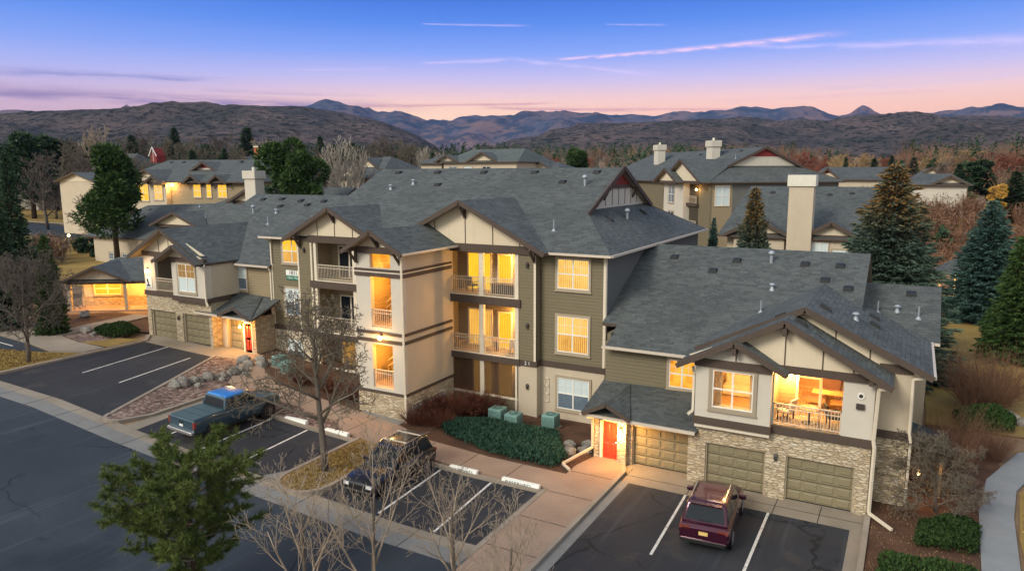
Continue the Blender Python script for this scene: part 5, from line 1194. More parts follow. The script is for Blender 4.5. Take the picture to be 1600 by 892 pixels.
def pickup(loc, rz):
    t = thing('pickup_truck', (0, 0, 0), 'blue crew cab pickup truck with a covered bed, parked beside the gravel island', 'truck')
    L, w, h = 5.85, 1.0, 2.925; bl = 1.22
    def pf(wd, z0, zb, zc): return [(wd * .92, z0), (wd * .99, z0 + .18), (wd, .85), (wd * .98, zb - .12), (wd * .93, zb), (wd * .45, zc)]
    b = MB().use('paint_blue')
    loft(b, [(-h, pf(w * .95, .62, 1.22, 1.22)), (-h + .06, pf(w * .98, .52, 1.27, 1.27)), (-h + 1.9, pf(w, .46, 1.27, 1.27)), (-h + 1.95, pf(w, .42, bl, bl)), (h - 1.6, pf(w, .40, bl, bl + .02)), (h - .9, pf(w * .99, .42, bl, bl + .05)), (h - .12, pf(w * .93, .48, 1.10, 1.14)), (h, pf(w * .88, .55, .98, 1.0))])
    o = b.build('body', t); soft(o, .05)
    P0 = [(-.92, -h + 1.95, bl - .02), (.92, -h + 1.95, bl - .02), (.92, h - 1.45, bl - .02), (-.92, h - 1.45, bl - .02)]; P1 = [(-.76, -h + 2.12, 1.86), (.76, -h + 2.12, 1.86), (.76, h - 2.15, 1.86), (-.76, h - 2.15, 1.86)]
    b = MB().use('paint_blue'); b.hexa(P0, P1); o = b.build('cabin', t); soft(o, .06)
    b = MB().use('paint_blue_roof'); b.hexa([(-.75, -h + 2.14, 1.85), (.75, -h + 2.14, 1.85), (.75, h - 2.2, 1.85), (-.75, h - 2.2, 1.85)], [(-.66, -h + 2.25, 1.93), (.66, -h + 2.25, 1.93), (.66, h - 2.4, 1.92), (-.66, h - 2.4, 1.92)]); o = b.build('roof', t); soft(o, .03)
    def lerp(a, c, u): return tuple(a[i] + (c[i] - a[i]) * u for i in range(3))
    def pane(A, B, C, D, u0, u1, v0, v1, nm):
        q = [lerp(lerp(A, B, u), lerp(D, C, u), v) for u, v in ((u0, v0), (u1, v0), (u1, v1), (u0, v1))]; glass_quad(t, q, .012, nm)
    pane(P0[0], P0[1], P1[1], P1[0], .07, .93, .2, .86, 'rear_window'); pane(P0[2], P0[3], P1[3], P1[2], .05, .95, .1, .92, 'windscreen')
    for a, c in ((.08, .44), (.49, .9)):
        pane(P0[1], P0[2], P1[2], P1[1], a, c, .2, .86, 'side_window'); pane(P0[3], P0[0], P1[0], P1[3], 1 - c, 1 - a, .2, .86, 'side_window')
    b = MB().use('bed_cover'); b.box(-.87, .87, -h + .1, -h + 1.88, 1.275, 1.31); o = b.build('bed_cover', t)
    b = MB().use('ink_black'); [b.box(-.86, .86, -h + y, -h + y + .015, 1.311, 1.316) for y in (.68, 1.26)]; b.build('bed_cover_seam', o)
    b = MB().use('chrome'); b.box(-.95, .95, -h - .16, -h + .05, .52, .70); o = b.build('rear_bumper', t); soft(o, .04)
    b = MB().use('chrome'); b.box(-.9, .9, h - .05, h + .1, .50, .68); o = b.build('front_bumper', t); soft(o, .04); MB().use('ink_black').box(-.6, .6, h - .08, h + .015, .72, 1.0).build('grille', t)
    b = MB().use('ink_black'); b.box(-.16, .16, -h - .012, -h + .02, 1.02, 1.12); b.build('tailgate_handle', t); MB().use('white_plastic').box(-.13, .13, -h - .02, -h, .84, .95).build('badge', t)
    for s_ in (-1, 1):
        MB().use('tail_lamp').box(s_ * .84, s_ * .985, -h - .012, -h + .1, .86, 1.2).build('tail_lamp', t); MB().use('white_plastic').box(s_ * .62, s_ * .9, h - .1, h + .01, .82, 1.0).build('headlamp', t)
        m_ = MB().use('ink_black').box(s_ * .93, s_ * 1.25, h - 2.05, h - 1.9, bl + .02, bl + .28).build('mirror', t); soft(m_, .03)
        MB().use('ink_black').box(s_ * .94, s_ * 1.06, -h + 2.1, h - 1.7, .40, .46).build('side_step', t)
    b = MB()
    for s_ in (-1, 1):
        for y in (-h + 1.15, h - .98): arch(b, s_ * .985, y, .42, s_)
    b.build('wheel_arch', t)
    for s_ in (-1, 1):
        for y in (-h + 1.15, h - .98): wheel(t, s_ * .9, y, .42, .27, s_, 'rail_dark')
    t.location = loc; t.rotation_euler = (0, 0, rz)
pickup((-32.15, 25.75, g(-32.15) + .02), R(.5))
for o in [q for q in bpy.data.objects if q.name.startswith(('pickup_truck',))]: o.rotation_euler[1] = R(3.6)

# ================================================================ small things outside
def ac_unit(x, y, z, s, label, tilt=0):
    t = thing('air_conditioner', (x, y, z), label, 'air conditioner', 'air conditioners among the shrubs'); h = .85 * s; w = .42 * s
    b = MB().use('ac_green'); b.box(x - w, x + w, y - w, y + w, z + .05, z + h); o = b.build('casing', t); soft(o, .03, 2)
    q = MB().use('ac_dark')
    for k in range(9):
        zz = z + .12 + k * (h - .2) / 9; q.box(x - w - .004, x - w + .004, y - w + .06, y + w - .06, zz, zz + .025); q.box(x - w + .06, x + w - .06, y - w - .004, y - w + .004, zz, zz + .025); q.box(x + w - .004, x + w + .004, y - w + .06, y + w - .06, zz, zz + .025)
    q.build('louvre', t, split=False)
    q = MB().use('ac_dark'); q.cyl((x, y, z + h - .005), w * .72, .02, 18); q.use('ac_green')
    for k in range(8): a = k * math.pi / 4; q.beam((x, y, z + h + .02), (x + math.cos(a) * w * .74, y + math.sin(a) * w * .74, z + h + .02), .03, .012)
    q.cyl((x, y, z + h + .01), w * .2, .03, 10); q.build('fan_grille', t)
    b = MB().use('concrete'); b.box(x - w - .1, x + w + .1, y - w - .1, y + w + .1, z - .1, z + .05); b.build('pad', t)
for x, y, s, l in ((-20.15, 34.6, .98, 'teal metal air conditioner, leftmost of the three beside the right balconies'), (-19.0, 34.4, .95, 'teal metal air conditioner, middle one of three behind the green groundcover'), (-17.15, 35.4, .95, 'teal metal air conditioner below the unlit white-curtained window, rightmost of three')): ac_unit(x, y, g(x) + .1, s, l)
for x, y, s, l in ((-37.3, 34.4, .9, 'teal metal air conditioner behind the boulders, left one of two'), (-36.0, 33.9, .9, 'teal metal air conditioner behind the bare street tree, right one of two')): ac_unit(x, y, g(x) + .1, s, l)
rnd = random.Random(5)
def rock(x, y, z, r, sq, label, grp, m='boulder', rz=0):
    b = MB().use(m); rr_ = random.Random(int(x * 91 + y * 57)); b.ball((0, 0, 0), 1, 9, 6, 1, 0)
    for i, (px, py, pz) in enumerate(b.v):
        q = 1 + .3 * mn.noise(Vector((px * 1.4 + x, py * 1.4 + y, pz * 1.4))) + .18 * mn.noise(Vector((px * 4 + x, py * 4, pz * 4)))
        b.v[i] = (px * r * q + x, py * r * q * .8 + y, pz * r * sq * q + z + r * sq * .45)
    o = b.build('boulder'); tag(o, label, 'boulder', grp); return o
ORD = ['first', 'second', 'third', 'fourth', 'fifth', 'sixth', 'seventh', 'eighth', 'ninth', 'tenth', 'eleventh', 'twelfth', 'thirteenth', 'fourteenth', 'fifteenth', 'sixteenth', 'seventeenth', 'eighteenth', 'nineteenth', 'twentieth',
       'twenty-first', 'twenty-second', 'twenty-third', 'twenty-fourth', 'twenty-fifth', 'twenty-sixth', 'twenty-seventh', 'twenty-eighth', 'twenty-ninth', 'thirtieth', 'thirty-first', 'thirty-second', 'thirty-third', 'thirty-fourth', 'thirty-fifth', 'thirty-sixth', 'thirty-seventh', 'thirty-eighth', 'thirty-ninth', 'fortieth']
bl_ = []
for i in range(15):
    u = i / 14; x = -38.9 + .75 * u + rnd.uniform(-.12, .12); y = 27.4 + 5.0 * u + rnd.uniform(-.15, .15); bl_.append((x, y, rnd.uniform(.24, .50)))
for i, (x, y, r) in enumerate(bl_): rock(x, y, g(x) + .05, r, .85, 'grey boulder in the row above the blue pickup truck, %s from the front' % ORD[i], 'boulders in the gravel island')
for i, (x, y, r) in enumerate(((-38.0, 28.4, .28), (-37.9, 30.1, .25), (-37.5, 31.6, .3))): rock(x, y, g(x) + .05, r, .7, 'small loose rock beside the boulder row, %s from the front' % ORD[i], 'small rocks in the gravel island')
for i, (x, y, r) in enumerate(((-39.0, 34.2, .5), (-39.7, 33.4, .55), (-38.9, 33.1, .45), (-38.2, 33.6, .5), (-38.0, 34.5, .42))): rock(x, y, g(x) + .05, r, .7, 'brown landscaping boulder in front of the left red door pier, %s from the front' % ORD[i], 'boulders by the left entry')
for i, (x, y, r) in enumerate(((-14.6, 32.4, .42), (-14.0, 33.0, .38), (-15.0, 33.3, .4), (-14.2, 33.9, .35), (-14.9, 31.9, .33))): rock(x, y, .05, r, .7, 'buff boulder between the groundcover and the right red door, %s from the front' % ORD[i], 'boulders by the right entry')
for i, (x, y, r) in enumerate(((-56.4, 32.5, .55), (-55.4, 32.9, .42), (-54.9, 32.2, .3), (-62.3, 35.9, .6))): rock(x, y, g(x) + .08, r, .7, ['pale boulder in the gravel near the left lot', 'grey boulder behind the pale one near the left lot', 'small rock in the gravel near the left lot', 'slab-like pale boulder in front of the lit porch'][i], 'boulders near the left lot')
for i in range(12):
    u = i / 11; x = 4.6 + 3.2 * u; y = 52.5 - 7.0 * u; rock(x, y, terrain(x, y), .38, .8, 'reddish stone in the low curved edging of the right lawn, %s from the left' % ORD[i], 'edging stones on the right lawn')
# kerb-face name blocks
def stop(x0, x1, y, txt, label):
    z = g((x0 + x1) / 2); t = thing('parking_block', ((x0 + x1) / 2, y, z), label, 'parking block', 'white lettered parking blocks')
    b = MB().use('sign_white'); b.hexa([(x0, y - .13, z), (x1, y - .13, z), (x1, y + .13, z), (x0, y + .13, z)], [(x0, y - .06, z + .26), (x1, y - .06, z + .26), (x1, y + .13, z + .26), (x0, y + .13, z + .26)]); b.build('block', t)
    if txt: text_part(t, txt, ((x0 + x1) / 2 - .1, y - .104, z + .14), .2, 'ink_black', rot=(R(74), 0, 0), sx=1.5)
stop(-19.0, -17.45, 27.95, 'RESERVED', 'white lettered parking block just right of the black car')
stop(-16.05, -14.1, 27.95, 'RESERVED', 'white lettered parking block at the corner by the warm-coloured walk')
stop(-30.2, -28.6, 28.05, '', 'white parking block left of the bare street tree'); stop(-27.2, -25.6, 28.05, '', 'white parking block right of the bare street tree')
# balcony furniture
def chair(x, y, z, rz, m, cm, label):
    t = thing('balcony_chair', (0, 0, 0), label, 'chair', 'chairs on the balconies')
    MB().use(cm).box(-.27, .27, -.25, .28, .36, .46).build('seat', t); b = MB().use(cm); b.hexa([(-.27, .22, .42), (.27, .22, .42), (.27, .32, .42), (-.27, .32, .42)], [(-.27, .34, .98), (.27, .34, .98), (.27, .42, .98), (-.27, .42, .98)]); b.build('backrest', t)
    for sx in (-1, 1):
        for sy in (-1, 1): MB().use(m).box(sx * .25 - .02, sx * .25 + .02, sy * .24 - .02, sy * .24 + .02, 0, .38).build('leg', t)
        MB().use(m).box(sx * .29 - .025, sx * .29 + .025, -.25, .3, .6, .64).build('armrest', t)
    t.location = (x, y, z); t.rotation_euler = (0, 0, rz)
chair(-20.6, 37.4, 3.56, R(-150), 'rail_dark', 'cushion_cream', 'armchair with a cream cushion on the second-floor right balcony')
chair(-24.4, 37.3, 3.56, R(140), 'rail_dark', 'wood_furniture', 'wooden chair at the left end of the second-floor right balcony')
chair(-23.6, 37.5, 7.12, R(170), 'rail_dark', 'cushion_black', 'dark chair on the top-floor right balcony')
chair(-4.4, 33.3, 3.42, R(-110), 'rail_dark', 'cushion_cream', 'cushioned chair at the left end of the lit garage wing balcony')
chair(-2.4, 33.3, 3.42, R(110), 'rail_dark', 'cushion_black', 'dark chair at the right end of the lit garage wing balcony')
def table(x, y, z, label, r=.4):
    t = thing('balcony_table', (x, y, z), label, 'table'); MB().use('wood_furniture').cyl((x, y, z + .66), r, .04, 18).build('tabletop', t); MB().use('rail_dark').cyl((x, y, z), .04, .66, 8).build('pedestal', t); MB().use('rail_dark').cyl((x, y, z), r * .6, .03, 14).build('base', t)
table(-3.4, 33.2, 3.42, 'round wooden table on the lit garage wing balcony', .48); table(-21.9, 37.5, 3.56, 'small round table on the second-floor right balcony', .3)
def grill(x, y, z):
    t = thing('storage_box', (x, y, z), 'long low dark slatted box on the top-floor right balcony', 'box'); MB().use('cushion_black').box(x - .8, x + .8, y - .3, y + .3, z + .08, z + .62).build('case', t); MB().use('rail_dark').box(x - .84, x + .84, y - .33, y + .33, z + .62, z + .68).build('lid', t)
    for sx in (-1, 1): MB().use('rail_dark').box(x + sx * .7 - .04, x + sx * .7 + .04, y - .25, y + .25, z, z + .08).build('foot', t)
grill(-21.1, 37.2, 7.12)
# ================================================================ the other buildings
def bthing(label, loc, rz, name='apartment_building', cat='building', grp='apartment buildings behind'):
    t = thing(name, (0, 0, 0), label, cat, grp); t['_rz'] = rz; t['_loc'] = loc; return t
def place(t): t.location = t['_loc']; t.rotation_euler = (0, 0, R(t['_rz'])); del t['_loc']; del t['_rz']
def front_gable(par, xa, hw, z0, za, y, depth, panel='board_cream', red=False, bar=True):
    gable_roof(par, xa, za, y - .6, y + depth, xa - hw, z0, xa + hw, z0, ext=y + .6)
    b = MB().use(panel); gable_panel(b, xa - hw + .6, xa + hw - .6, xa, z0 + .15, za - .25, y - .02); b.build('gable', par)
    if red:
        hz = (za - z0) * .45; b = MB().use('gable_red'); gable_panel(b, xa - hw * .42, xa + hw * .42, xa, za - hz, za - .27, y - .06); b.build('gable_peak', par)
    if bar:
        barge(par, xa, za, xa - hw, z0, xa + hw, z0, y - .6, h=.3)
        MB().use('trim_brown').box(xa - hw + .5, xa + hw - .5, y - .1, y + .05, z0 - .25, z0 + .15).build('beam', par)
def chimney(par, x, y, z0, z1, w=1.9, d=1.3, m='stucco_light'):
    MB().use(m).box(x - w / 2, x + w / 2, y - d / 2, y + d / 2, z0, z1 - .9).build('chimney', par); b = MB().use(m); b.box(x - w / 2 - .15, x + w / 2 + .15, y - d / 2 - .15, y + d / 2 + .15, z1 - .9, z1); b.use('chimney_cap').cyl((x, y, z1), .18, .4, 10); b.build('chimney_cap', par)
# A: the other three-storey block, turned away to the left
A = bthing('three-storey block behind with two stone chimneys and a gablet facing right', (-23.9, 97.6, 2.9), -50)
roof(A, [[(-46, -.6, 9.95), (.6, -.6, 9.95), (-2.9, 4, 12.1), (-2.9, 9.5, 14.7), (-43, 9.5, 14.7)], [(.6, -.6, 9.95), (.6, 19.6, 9.95), (-3.6, 15, 12.2), (-3.6, 4, 12.2)], [(.6, 19.6, 9.95), (-46, 19.6, 9.95), (-43, 9.5, 14.7), (-2.9, 9.5, 14.7), (-2.9, 15, 12.1)]])
b = MB().use('stucco_light'); b.hexa([(-3.2, 4.6, 12.1), (-3.2, 14.4, 12.1), (-3.2, 9.5, 14.5)], [(-3.3, 4.6, 12.1), (-3.3, 14.4, 12.1), (-3.3, 9.5, 14.5)]); b.build('gable', A)
b = MB().use('gable_red'); b.hexa([(-3.15, 7.4, 13.4), (-3.15, 11.6, 13.4), (-3.15, 9.5, 14.45)], [(-3.22, 7.4, 13.4), (-3.22, 11.6, 13.4), (-3.22, 9.5, 14.45)]); b.build('gable_peak', A)
b = MB().use('trim_brown'); b.beam((-2.85, 9.5, 14.6), (-2.85, 3.9, 12.0), .12, .34); b.beam((-2.85, 9.5, 14.6), (-2.85, 15.1, 12.0), .12, .34); b.build('barge_board', A)
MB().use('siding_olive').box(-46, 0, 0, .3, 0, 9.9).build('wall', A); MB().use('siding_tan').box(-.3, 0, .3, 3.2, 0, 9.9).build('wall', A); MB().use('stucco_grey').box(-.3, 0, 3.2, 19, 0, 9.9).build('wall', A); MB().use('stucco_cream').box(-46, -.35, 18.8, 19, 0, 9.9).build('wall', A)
MB().use('stucco_light').box(-13.4, -6.4, -.9, .0, 0, 9.9).build('wall', A)
def xwindow(par, y0, y1, z0, z1, x, glass):   # a window facing +X
    b = MB().use('trim_pale'); b.box(x, x + .08, y0 - .14, y1 + .14, z0 - .14, z0); b.box(x, x + .08, y0 - .14, y1 + .14, z1, z1 + .14); b.box(x, x + .08, y0 - .14, y0, z0, z1); b.box(x, x + .08, y1, y1 + .14, z0, z1); o = b.build('window', par)
    b = MB().use('frame_white'); ym = (y0 + y1) / 2; zm = (z0 + z1) / 2; b.box(x + .02, x + .06, ym - .05, ym + .05, z0, z1); b.box(x + .02, x + .062, y0, y1, zm - .04, zm + .04); b.build('sash', o, split=False)
    MB().use(glass).box(x + .004, x + .02, y0, y1, z0, z1).build('pane', o); return o
xwindow(A, .8, 2.7, 6.9, 9.4, 0, 'curtain_cool')
window(A, -11.6, -9.6, 6.9, 9.3, -.9, 'sky_glass'); window(A, -11.6, -9.6, 3.4, 5.6, -.9, 'dark_glass')
for z in (7.0, 3.6):
    MB().use('interior_dark').box(-6.2, -3.4, -.01, .01 - .04, z, z + 2.6).build('recess_shade_sheet', A); railing(A, -6.2, -3.4, z, 1.0, -.35, sp=.25); MB().use('trim_brown').box(-6.4, -3.2, -.5, .0, z - .4, z).build('beam', A)  # flat dark sheet stands in for the shade inside the balcony
globe(A, -3.7, -.2, 8.9, .16, 45)
front_gable(A, -6.6, 6.6, 9.95, 13.1, -.9, 7.5); front_gable(A, -10.4, 4.3, 9.9, 11.9, -1.6, 5)
chimney(A, -12.5, 6.4, 11, 15.9); chimney(A, -31, 5.5, 10, 15.9)
for x, y in ((-8, 8.6), (-14, 8.5), (-6, 5), (-12, 3.5), (-20, 8)): vent(A, x, y, lambda x, y: 9.95 + (y + .6) * .4703, 'box')
vent(A, -5.2, 6.2, lambda x, y: 9.95 + (y + .6) * .4703, 'pipe')
# its garage wing and chimney nearer to us
Bb = bthing('cream two-storey wing behind the garage roof with a tall pale chimney', (0, 0, 0), 0)
roof(Bb, [[(-16.5, 70.8, 8.3), (-1.2, 70.8, 8.3), (-3.4, 81, 12.75), (-15.5, 81, 12.75)], [(-15.5, 81, 12.75), (-3.4, 81, 12.75), (-1.2, 91, 8.3), (-16.5, 91, 8.3)], [(-1.2, 70.8, 8.3), (-1.2, 91, 8.3), (-3.4, 81, 12.75)]])
MB().use('stucco_cream').box(-15.8, -1.9, 72.0, 72.4, 2.0, 8.3).build('wall', Bb); MB().use('stucco_cream').box(-2.2, -1.9, 72.4, 90, 2.0, 8.3).build('wall', Bb)
MB().use('stucco_cream').box(-8.6, -4.6, 71.2, 72.0, 2, 8.3).build('wall', Bb); MB().use('stucco_cream').box(-15.0, -10.4, 71.2, 72.0, 2, 8.3).build('wall', Bb)
front_gable(Bb, -6.4, 2.5, 8.45, 9.85, 71.2, 3.4); front_gable(Bb, -12.8, 3.0, 8.45, 9.95, 71.2, 3.6)
MB().use('stucco_cream').box(-10.1, -8.0, 70.4, 71.9, 2, 13.0).build('chimney', Bb); MB().use('chimney_cap').box(-10.25, -7.85, 70.25, 72.05, 13.0, 14.0).build('chimney_cap', Bb)
window(Bb, -8.0, -6.6, 6.2, 7.9, 71.2, 'curtain_cool', low='sky_glass'); window(Bb, -6.2, -4.9, 5.8, 7.3, 71.2, 'curtain_cool'); window(Bb, -14, -12.6, 6, 7.6, 71.2, 'sky_glass')
for x, y in ((-5.5, 79.5), (-7.5, 79.2), (-13, 79.5)): vent(Bb, x, y, lambda x, y: 8.3 + (y - 70.8) * .436)
# C: the long lit block on the left
Cb = bthing('long block on the left behind with glowing windows under small dark gables', (0, 0, 0), 0)
roof(Cb, [[(-109, 69.2, 13.1), (-80, 69.2, 13.1), (-83, 77, 16.2), (-106, 77, 16.4)], [(-106, 77, 16.4), (-83, 77, 16.2), (-80, 85, 13.1), (-109, 85, 13.1)], [(-109, 69.2, 13.1), (-106, 77, 16.4), (-109, 85, 13.1)], [(-80, 69.2, 13.1), (-80, 85, 13.1), (-83, 77, 16.2)]])
MB().use('siding_tan').box(-108.3, -80.8, 70, 70.3, 2, 13.1).build('wall', Cb); MB().use('stucco_cream').box(-104.6, -96.6, 69.3, 70, 2, 13).build('wall', Cb); MB().use('stucco_cream').box(-81, -80.8, 70.3, 84, 2, 13).build('wall', Cb)
front_gable(Cb, -100.6, 4.3, 13.1, 14.9, 69.3, 4); front_gable(Cb, -98.3, 2.2, 12.9, 13.9, 68.8, 2.5, bar=True); front_gable(Cb, -90.6, 2.0, 12.9, 14.1, 69.6, 3, panel='trim_brown'); front_gable(Cb, -85.3, 2.0, 12.9, 14.1, 69.6, 3, panel='trim_brown'); front_gable(Cb, -92.9, 4.4, 13.9, 16.0, 73.5, 4, panel='stucco_light', red=True)
window(Cb, -103.1, -100.7, 10.2, 12.7, 69.3, 'lit_yellow'); window(Cb, -99.4, -97.4, 10.4, 12.6, 69.3, 'lit_curtain'); window(Cb, -91.4, -89.8, 10.9, 12.7, 70, 'lit_yellow'); window(Cb, -88.6, -87.6, 10.9, 12.7, 70, 'lit_yellow', cols=1); window(Cb, -86.2, -84.4, 10.9, 12.7, 70, 'lit_yellow'); window(Cb, -103, -101, 5.8, 8, 69.3, 'dark_glass')
globe(Cb, -95.8, 69.8, 12.6, .22, 260)
for x in (-104, -101, -97, -88): vent(Cb, x, 76, lambda x, y: 13.1 + (y - 69.2) * .42)
# far-left gabled end, in front of the big pine
Cl = bthing('cream gabled house end at the far left beside the big pine', (0, 0, 0), 0, 'house', 'house', 'houses beyond')
MB().use('stucco_cream').box(-117.8, -108.2, 66, 76, 5, 13.1).build('wall', Cl); gable_roof(Cl, -113, 14.5, 65.3, 77, -118.4, 13.1, -107.6, 13.1); b = MB().use('board_cream'); gable_panel(b, -117.6, -108.4, -113, 13.1, 14.3, 65.95); b.build('gable', Cl); window(Cl, -109.6, -108.6, 6.5, 8.3, 66, 'lit_yellow', cols=1)
# D: low beige wing behind the lit porch
Db = bthing('low beige wing behind the lit porch with two small gables and a chimney', (0, 0, 0), 0)
roof(Db, [[(-96.3, 56.4, 6.2), (-82, 56.4, 6.2), (-76, 63, 10.6), (-92, 63, 10.0)], [(-92, 63, 10.0), (-76, 63, 10.6), (-76, 70, 6.2), (-96.3, 70, 6.2)], [(-96.3, 56.4, 6.2), (-92, 63, 10), (-96.3, 70, 6.2)], [(-84, 55.4, 6.35), (-58, 55.4, 6.35), (-58, 66.5, 12.6), (-72, 66.5, 12.6), (-78, 63, 10.6)], [(-72, 66.5, 12.6), (-58, 66.5, 12.6), (-58, 77, 6.3), (-78, 77, 6.3)], [(-78, 63, 10.6), (-72, 66.5, 12.6), (-78, 77, 6.3)]])
MB().use('stucco_cream').box(-95.2, -84.5, 57, 57.3, 1.5, 6.3).build('wall', Db); MB().use('stucco_cream').box(-84.5, -60, 56.2, 56.5, 1.5, 6.5).build('wall', Db)
front_gable(Db, -78.4, 4.6, 8.0, 9.7, 57.4, 4); front_gable(Db, -68.6, 4.2, 10.9, 12.8, 60.8, 5); chimney(Db, -65.9, 58.5, 9, 14.6, 1.7, 1.3)
window(Db, -92, -90.2, 2.4, 4.1, 57, 'sky_glass'); window(Db, -89.2, -87.4, 2.4, 4.1, 57, 'sky_glass')
for x, y in ((-90, 62), (-87.5, 61.4), (-86, 61.3)): vent(Db, x, y, lambda x, y: 6.2 + (y - 56.4) * .58)
for x, y in ((-80, 62), (-76.5, 60), (-71, 62.5)): vent(Db, x, y, lambda x, y: 6.35 + (y - 55.4) * .563, 'pipe')
# far houses
def house(label, x0, x1, y, z0, ze, zr_, dep=10, gs=(), wl='stucco_cream', rm='shingle', wins=(), grp='houses beyond', hip=2.0):
    h = thing('house', ((x0 + x1) / 2, y + dep / 2, z0), label, 'house', grp)
    yr = y + dep / 2
    roof(h, [[(x0 - .6, y - .6, ze), (x1 + .6, y - .6, ze), (x1 - hip, yr, zr_), (x0 + hip, yr, zr_)], [(x0 + hip, yr, zr_), (x1 - hip, yr, zr_), (x1 + .6, y + dep + .6, ze), (x0 - .6, y + dep + .6, ze)], [(x1 + .6, y - .6, ze), (x1 + .6, y + dep + .6, ze), (x1 - hip, yr, zr_)], [(x0 - .6, y + dep + .6, ze), (x0 - .6, y - .6, ze), (x0 + hip, yr, zr_)]], top=rm)
    MB().use(wl).box(x0, x1, y, y + dep, z0 - 1, ze).build('wall', h)
    for xa, hw, g0, ga_, red in gs: front_gable(h, xa, hw, g0, ga_, y, 3.5, red=red)
    for wx, wz, m in wins: window(h, wx - .8, wx + .8, wz, wz + 1.7, y, m, grid=False)
    return h
house('wide house with a greenish roof and two cream gables beyond the main ridge', -75, -60, 110, 8, 16.0, 18.4, 14, [(-74.2, 2.6, 16.1, 17.3, 0), (-66.7, 3.1, 16.1, 17.7, 0)], rm='shingle_green', wins=[(-73, 13.5, 'sky_glass'), (-66, 13.5, 'dark_glass'), (-69.8, 13.5, 'curtain_cool')])
house('low grey-roofed house left of the greenish roof', -81.5, -76.8, 112, 8, 15.9, 17.5, 9, rm='shingle')
house('house with a pale slanting gable left of the greenish roof', -82, -76.5, 95, 7, 14.9, 16.9, 9, [(-80, 2.6, 15.0, 16.8, 0)])
house('small house with a cream gable seen through the white-barked trees', -73, -67.5, 80, 4, 13.6, 14.9, 8, [(-71.2, 2.9, 13.7, 15.1, 0)])
house('long house with a small red-peaked gable beyond the tall pale chimney', -18, -2, 150, 5, 12.6, 14.9, 14, [(-14.8, 2.2, 12.7, 14.7, 1)])
house('cream house with a hip roof beyond the gold-tipped spruce', -1.6, 6.3, 120, 7, 12.3, 13.8, 10, [(4.2, 2.3, 12.4, 13.6, 0)], wl='stucco_light')
house('small white-gabled house just above the hip-roofed cream one', -.5, 4.0, 150, 6, 13.0, 14.6, 9, [(2.2, 2.0, 13.1, 14.9, 0)])
house('low cream-gabled house left of the two stone chimneys', -62, -56, 118, 6, 14.6, 16.0, 9, [(-59.5, 2.4, 14.7, 16.1, 0)])
house('grey-roofed house in the far left trees under the hill', -158, -148, 96, 5, 15, 18.5, 11, wl='stucco_grey')
house('pale house behind the dark pines at the far left', -176, -166, 88, 6, 13, 16, 10, wl='stucco_light')
house('blue-grey roofed house with a brick chimney in the trees', -117, -107, 97, 5, 14.6, 17.0, 10, wl='stucco_light')
house('house with a rounded white gable in the left trees', -131, -124, 112, 6, 15.5, 18, 10, [(-128, 2.6, 15.6, 17.8, 0)], wl='stucco_light')
house('dark-roofed house at the far right beyond the blue spruce', 14, 20, 132, 7, 11.0, 12.6, 9, wl='siding_tan')
t = thing('brick_chimney', (-111, 100, 15), 'red brick chimney above the blue-grey roof in the trees', 'chimney'); MB().use('brick_red').box(-111.6, -110.5, 99.5, 100.5, 13.5, 19.1).build('stack', t); MB().use('chimney_cap').box(-111.7, -110.4, 99.4, 100.6, 19.1, 19.3).build('cap', t)
t = thing('cupola', (-108.5, 77, 16), 'small red gable-ended cupola with white trim on the left roof ridge', 'cupola'); b = MB().use('gable_red'); b.box(-109.4, -108.0, 76.2, 77.8, 16.0, 17.2); gable_panel(b, -109.4, -108.0, -108.7, 17.2, 18.3, 76.2, 1.6); b.build('wall', t)
b = MB().use('frame_white'); b.beam((-108.7, 76.0, 18.45), (-109.7, 76.0, 17.0), .08, .12); b.beam((-108.7, 76.0, 18.45), (-107.7, 76.0, 17.0), .08, .12); b.box(-108.73, -108.67, 76.1, 76.19, 16.2, 18.0); b.build('trim', t)
# F: the clubhouse with the lit porch
F = bthing('small clubhouse with a glowing orange porch at the left', (-66.9, 37.3, 2.0), 34, 'clubhouse')
EZF = 2.75
roof(F, [[(-.5, -.5, EZF), (16, -.5, EZF), (16, 5, 4.3), (2.4, 5, 4.3)], [(2.4, 5, 4.3), (16, 5, 4.3), (16, 10.5, EZF), (-.5, 10.5, EZF)], [(-.5, -.5, EZF), (2.4, 5, 4.3), (-.5, 10.5, EZF)]], label='low dark hip roof of the clubhouse')
gable_roof(F, 2.7, 4.15, -.9, 4.4, -.4, EZF, 5.9, EZF, ext=.2)
b = MB().use('stucco_grey'); b.use('stucco_cream'); gable_panel(b, .1, 5.3, 2.7, EZF + .15, 3.95, -.35); b.build('gable', F); barge(F, 2.7, 4.15, -.4, EZF, 5.9, EZF, -.9, h=.2)
MB().use('trim_brown').box(0, 15, -.35, -.05, EZF - .3, EZF - .0).build('beam', F)
for x in (.2, 5.1, 9.2, 13): MB().use('trim_tan').box(x - .14, x + .14, -.34, -.06, 0, EZF - .3).build('post', F)
MB().use('stucco_cream').box(0, 15.5, 2.4, 2.7, .9, EZF).build('wall', F); MB().use('stone_warm').box(0, 15.5, 2.3, 2.7, -.1, .9).build('wall', F); MB().use('stucco_cream').box(0, .2, 2.4, 10, 0, EZF).build('wall', F)
MB().use('ceiling_wood').box(0, 15.4, -.2, 2.4, EZF - .12, EZF - .08).build('porch_ceiling', F); MB().use('concrete_warm').box(-.2, 15.4, -.5, 2.4, -.15, .06).build('porch_floor', F)
window(F, 1.2, 3.6, 1.1, 2.2, 2.3, 'lit_yellow', grid=False); window(F, 7.2, 8.1, .8, 2.3, 2.3, 'dark_glass', cols=1); window(F, 9.9, 10.7, .8, 2.3, 2.3, 'dark_glass', cols=1)
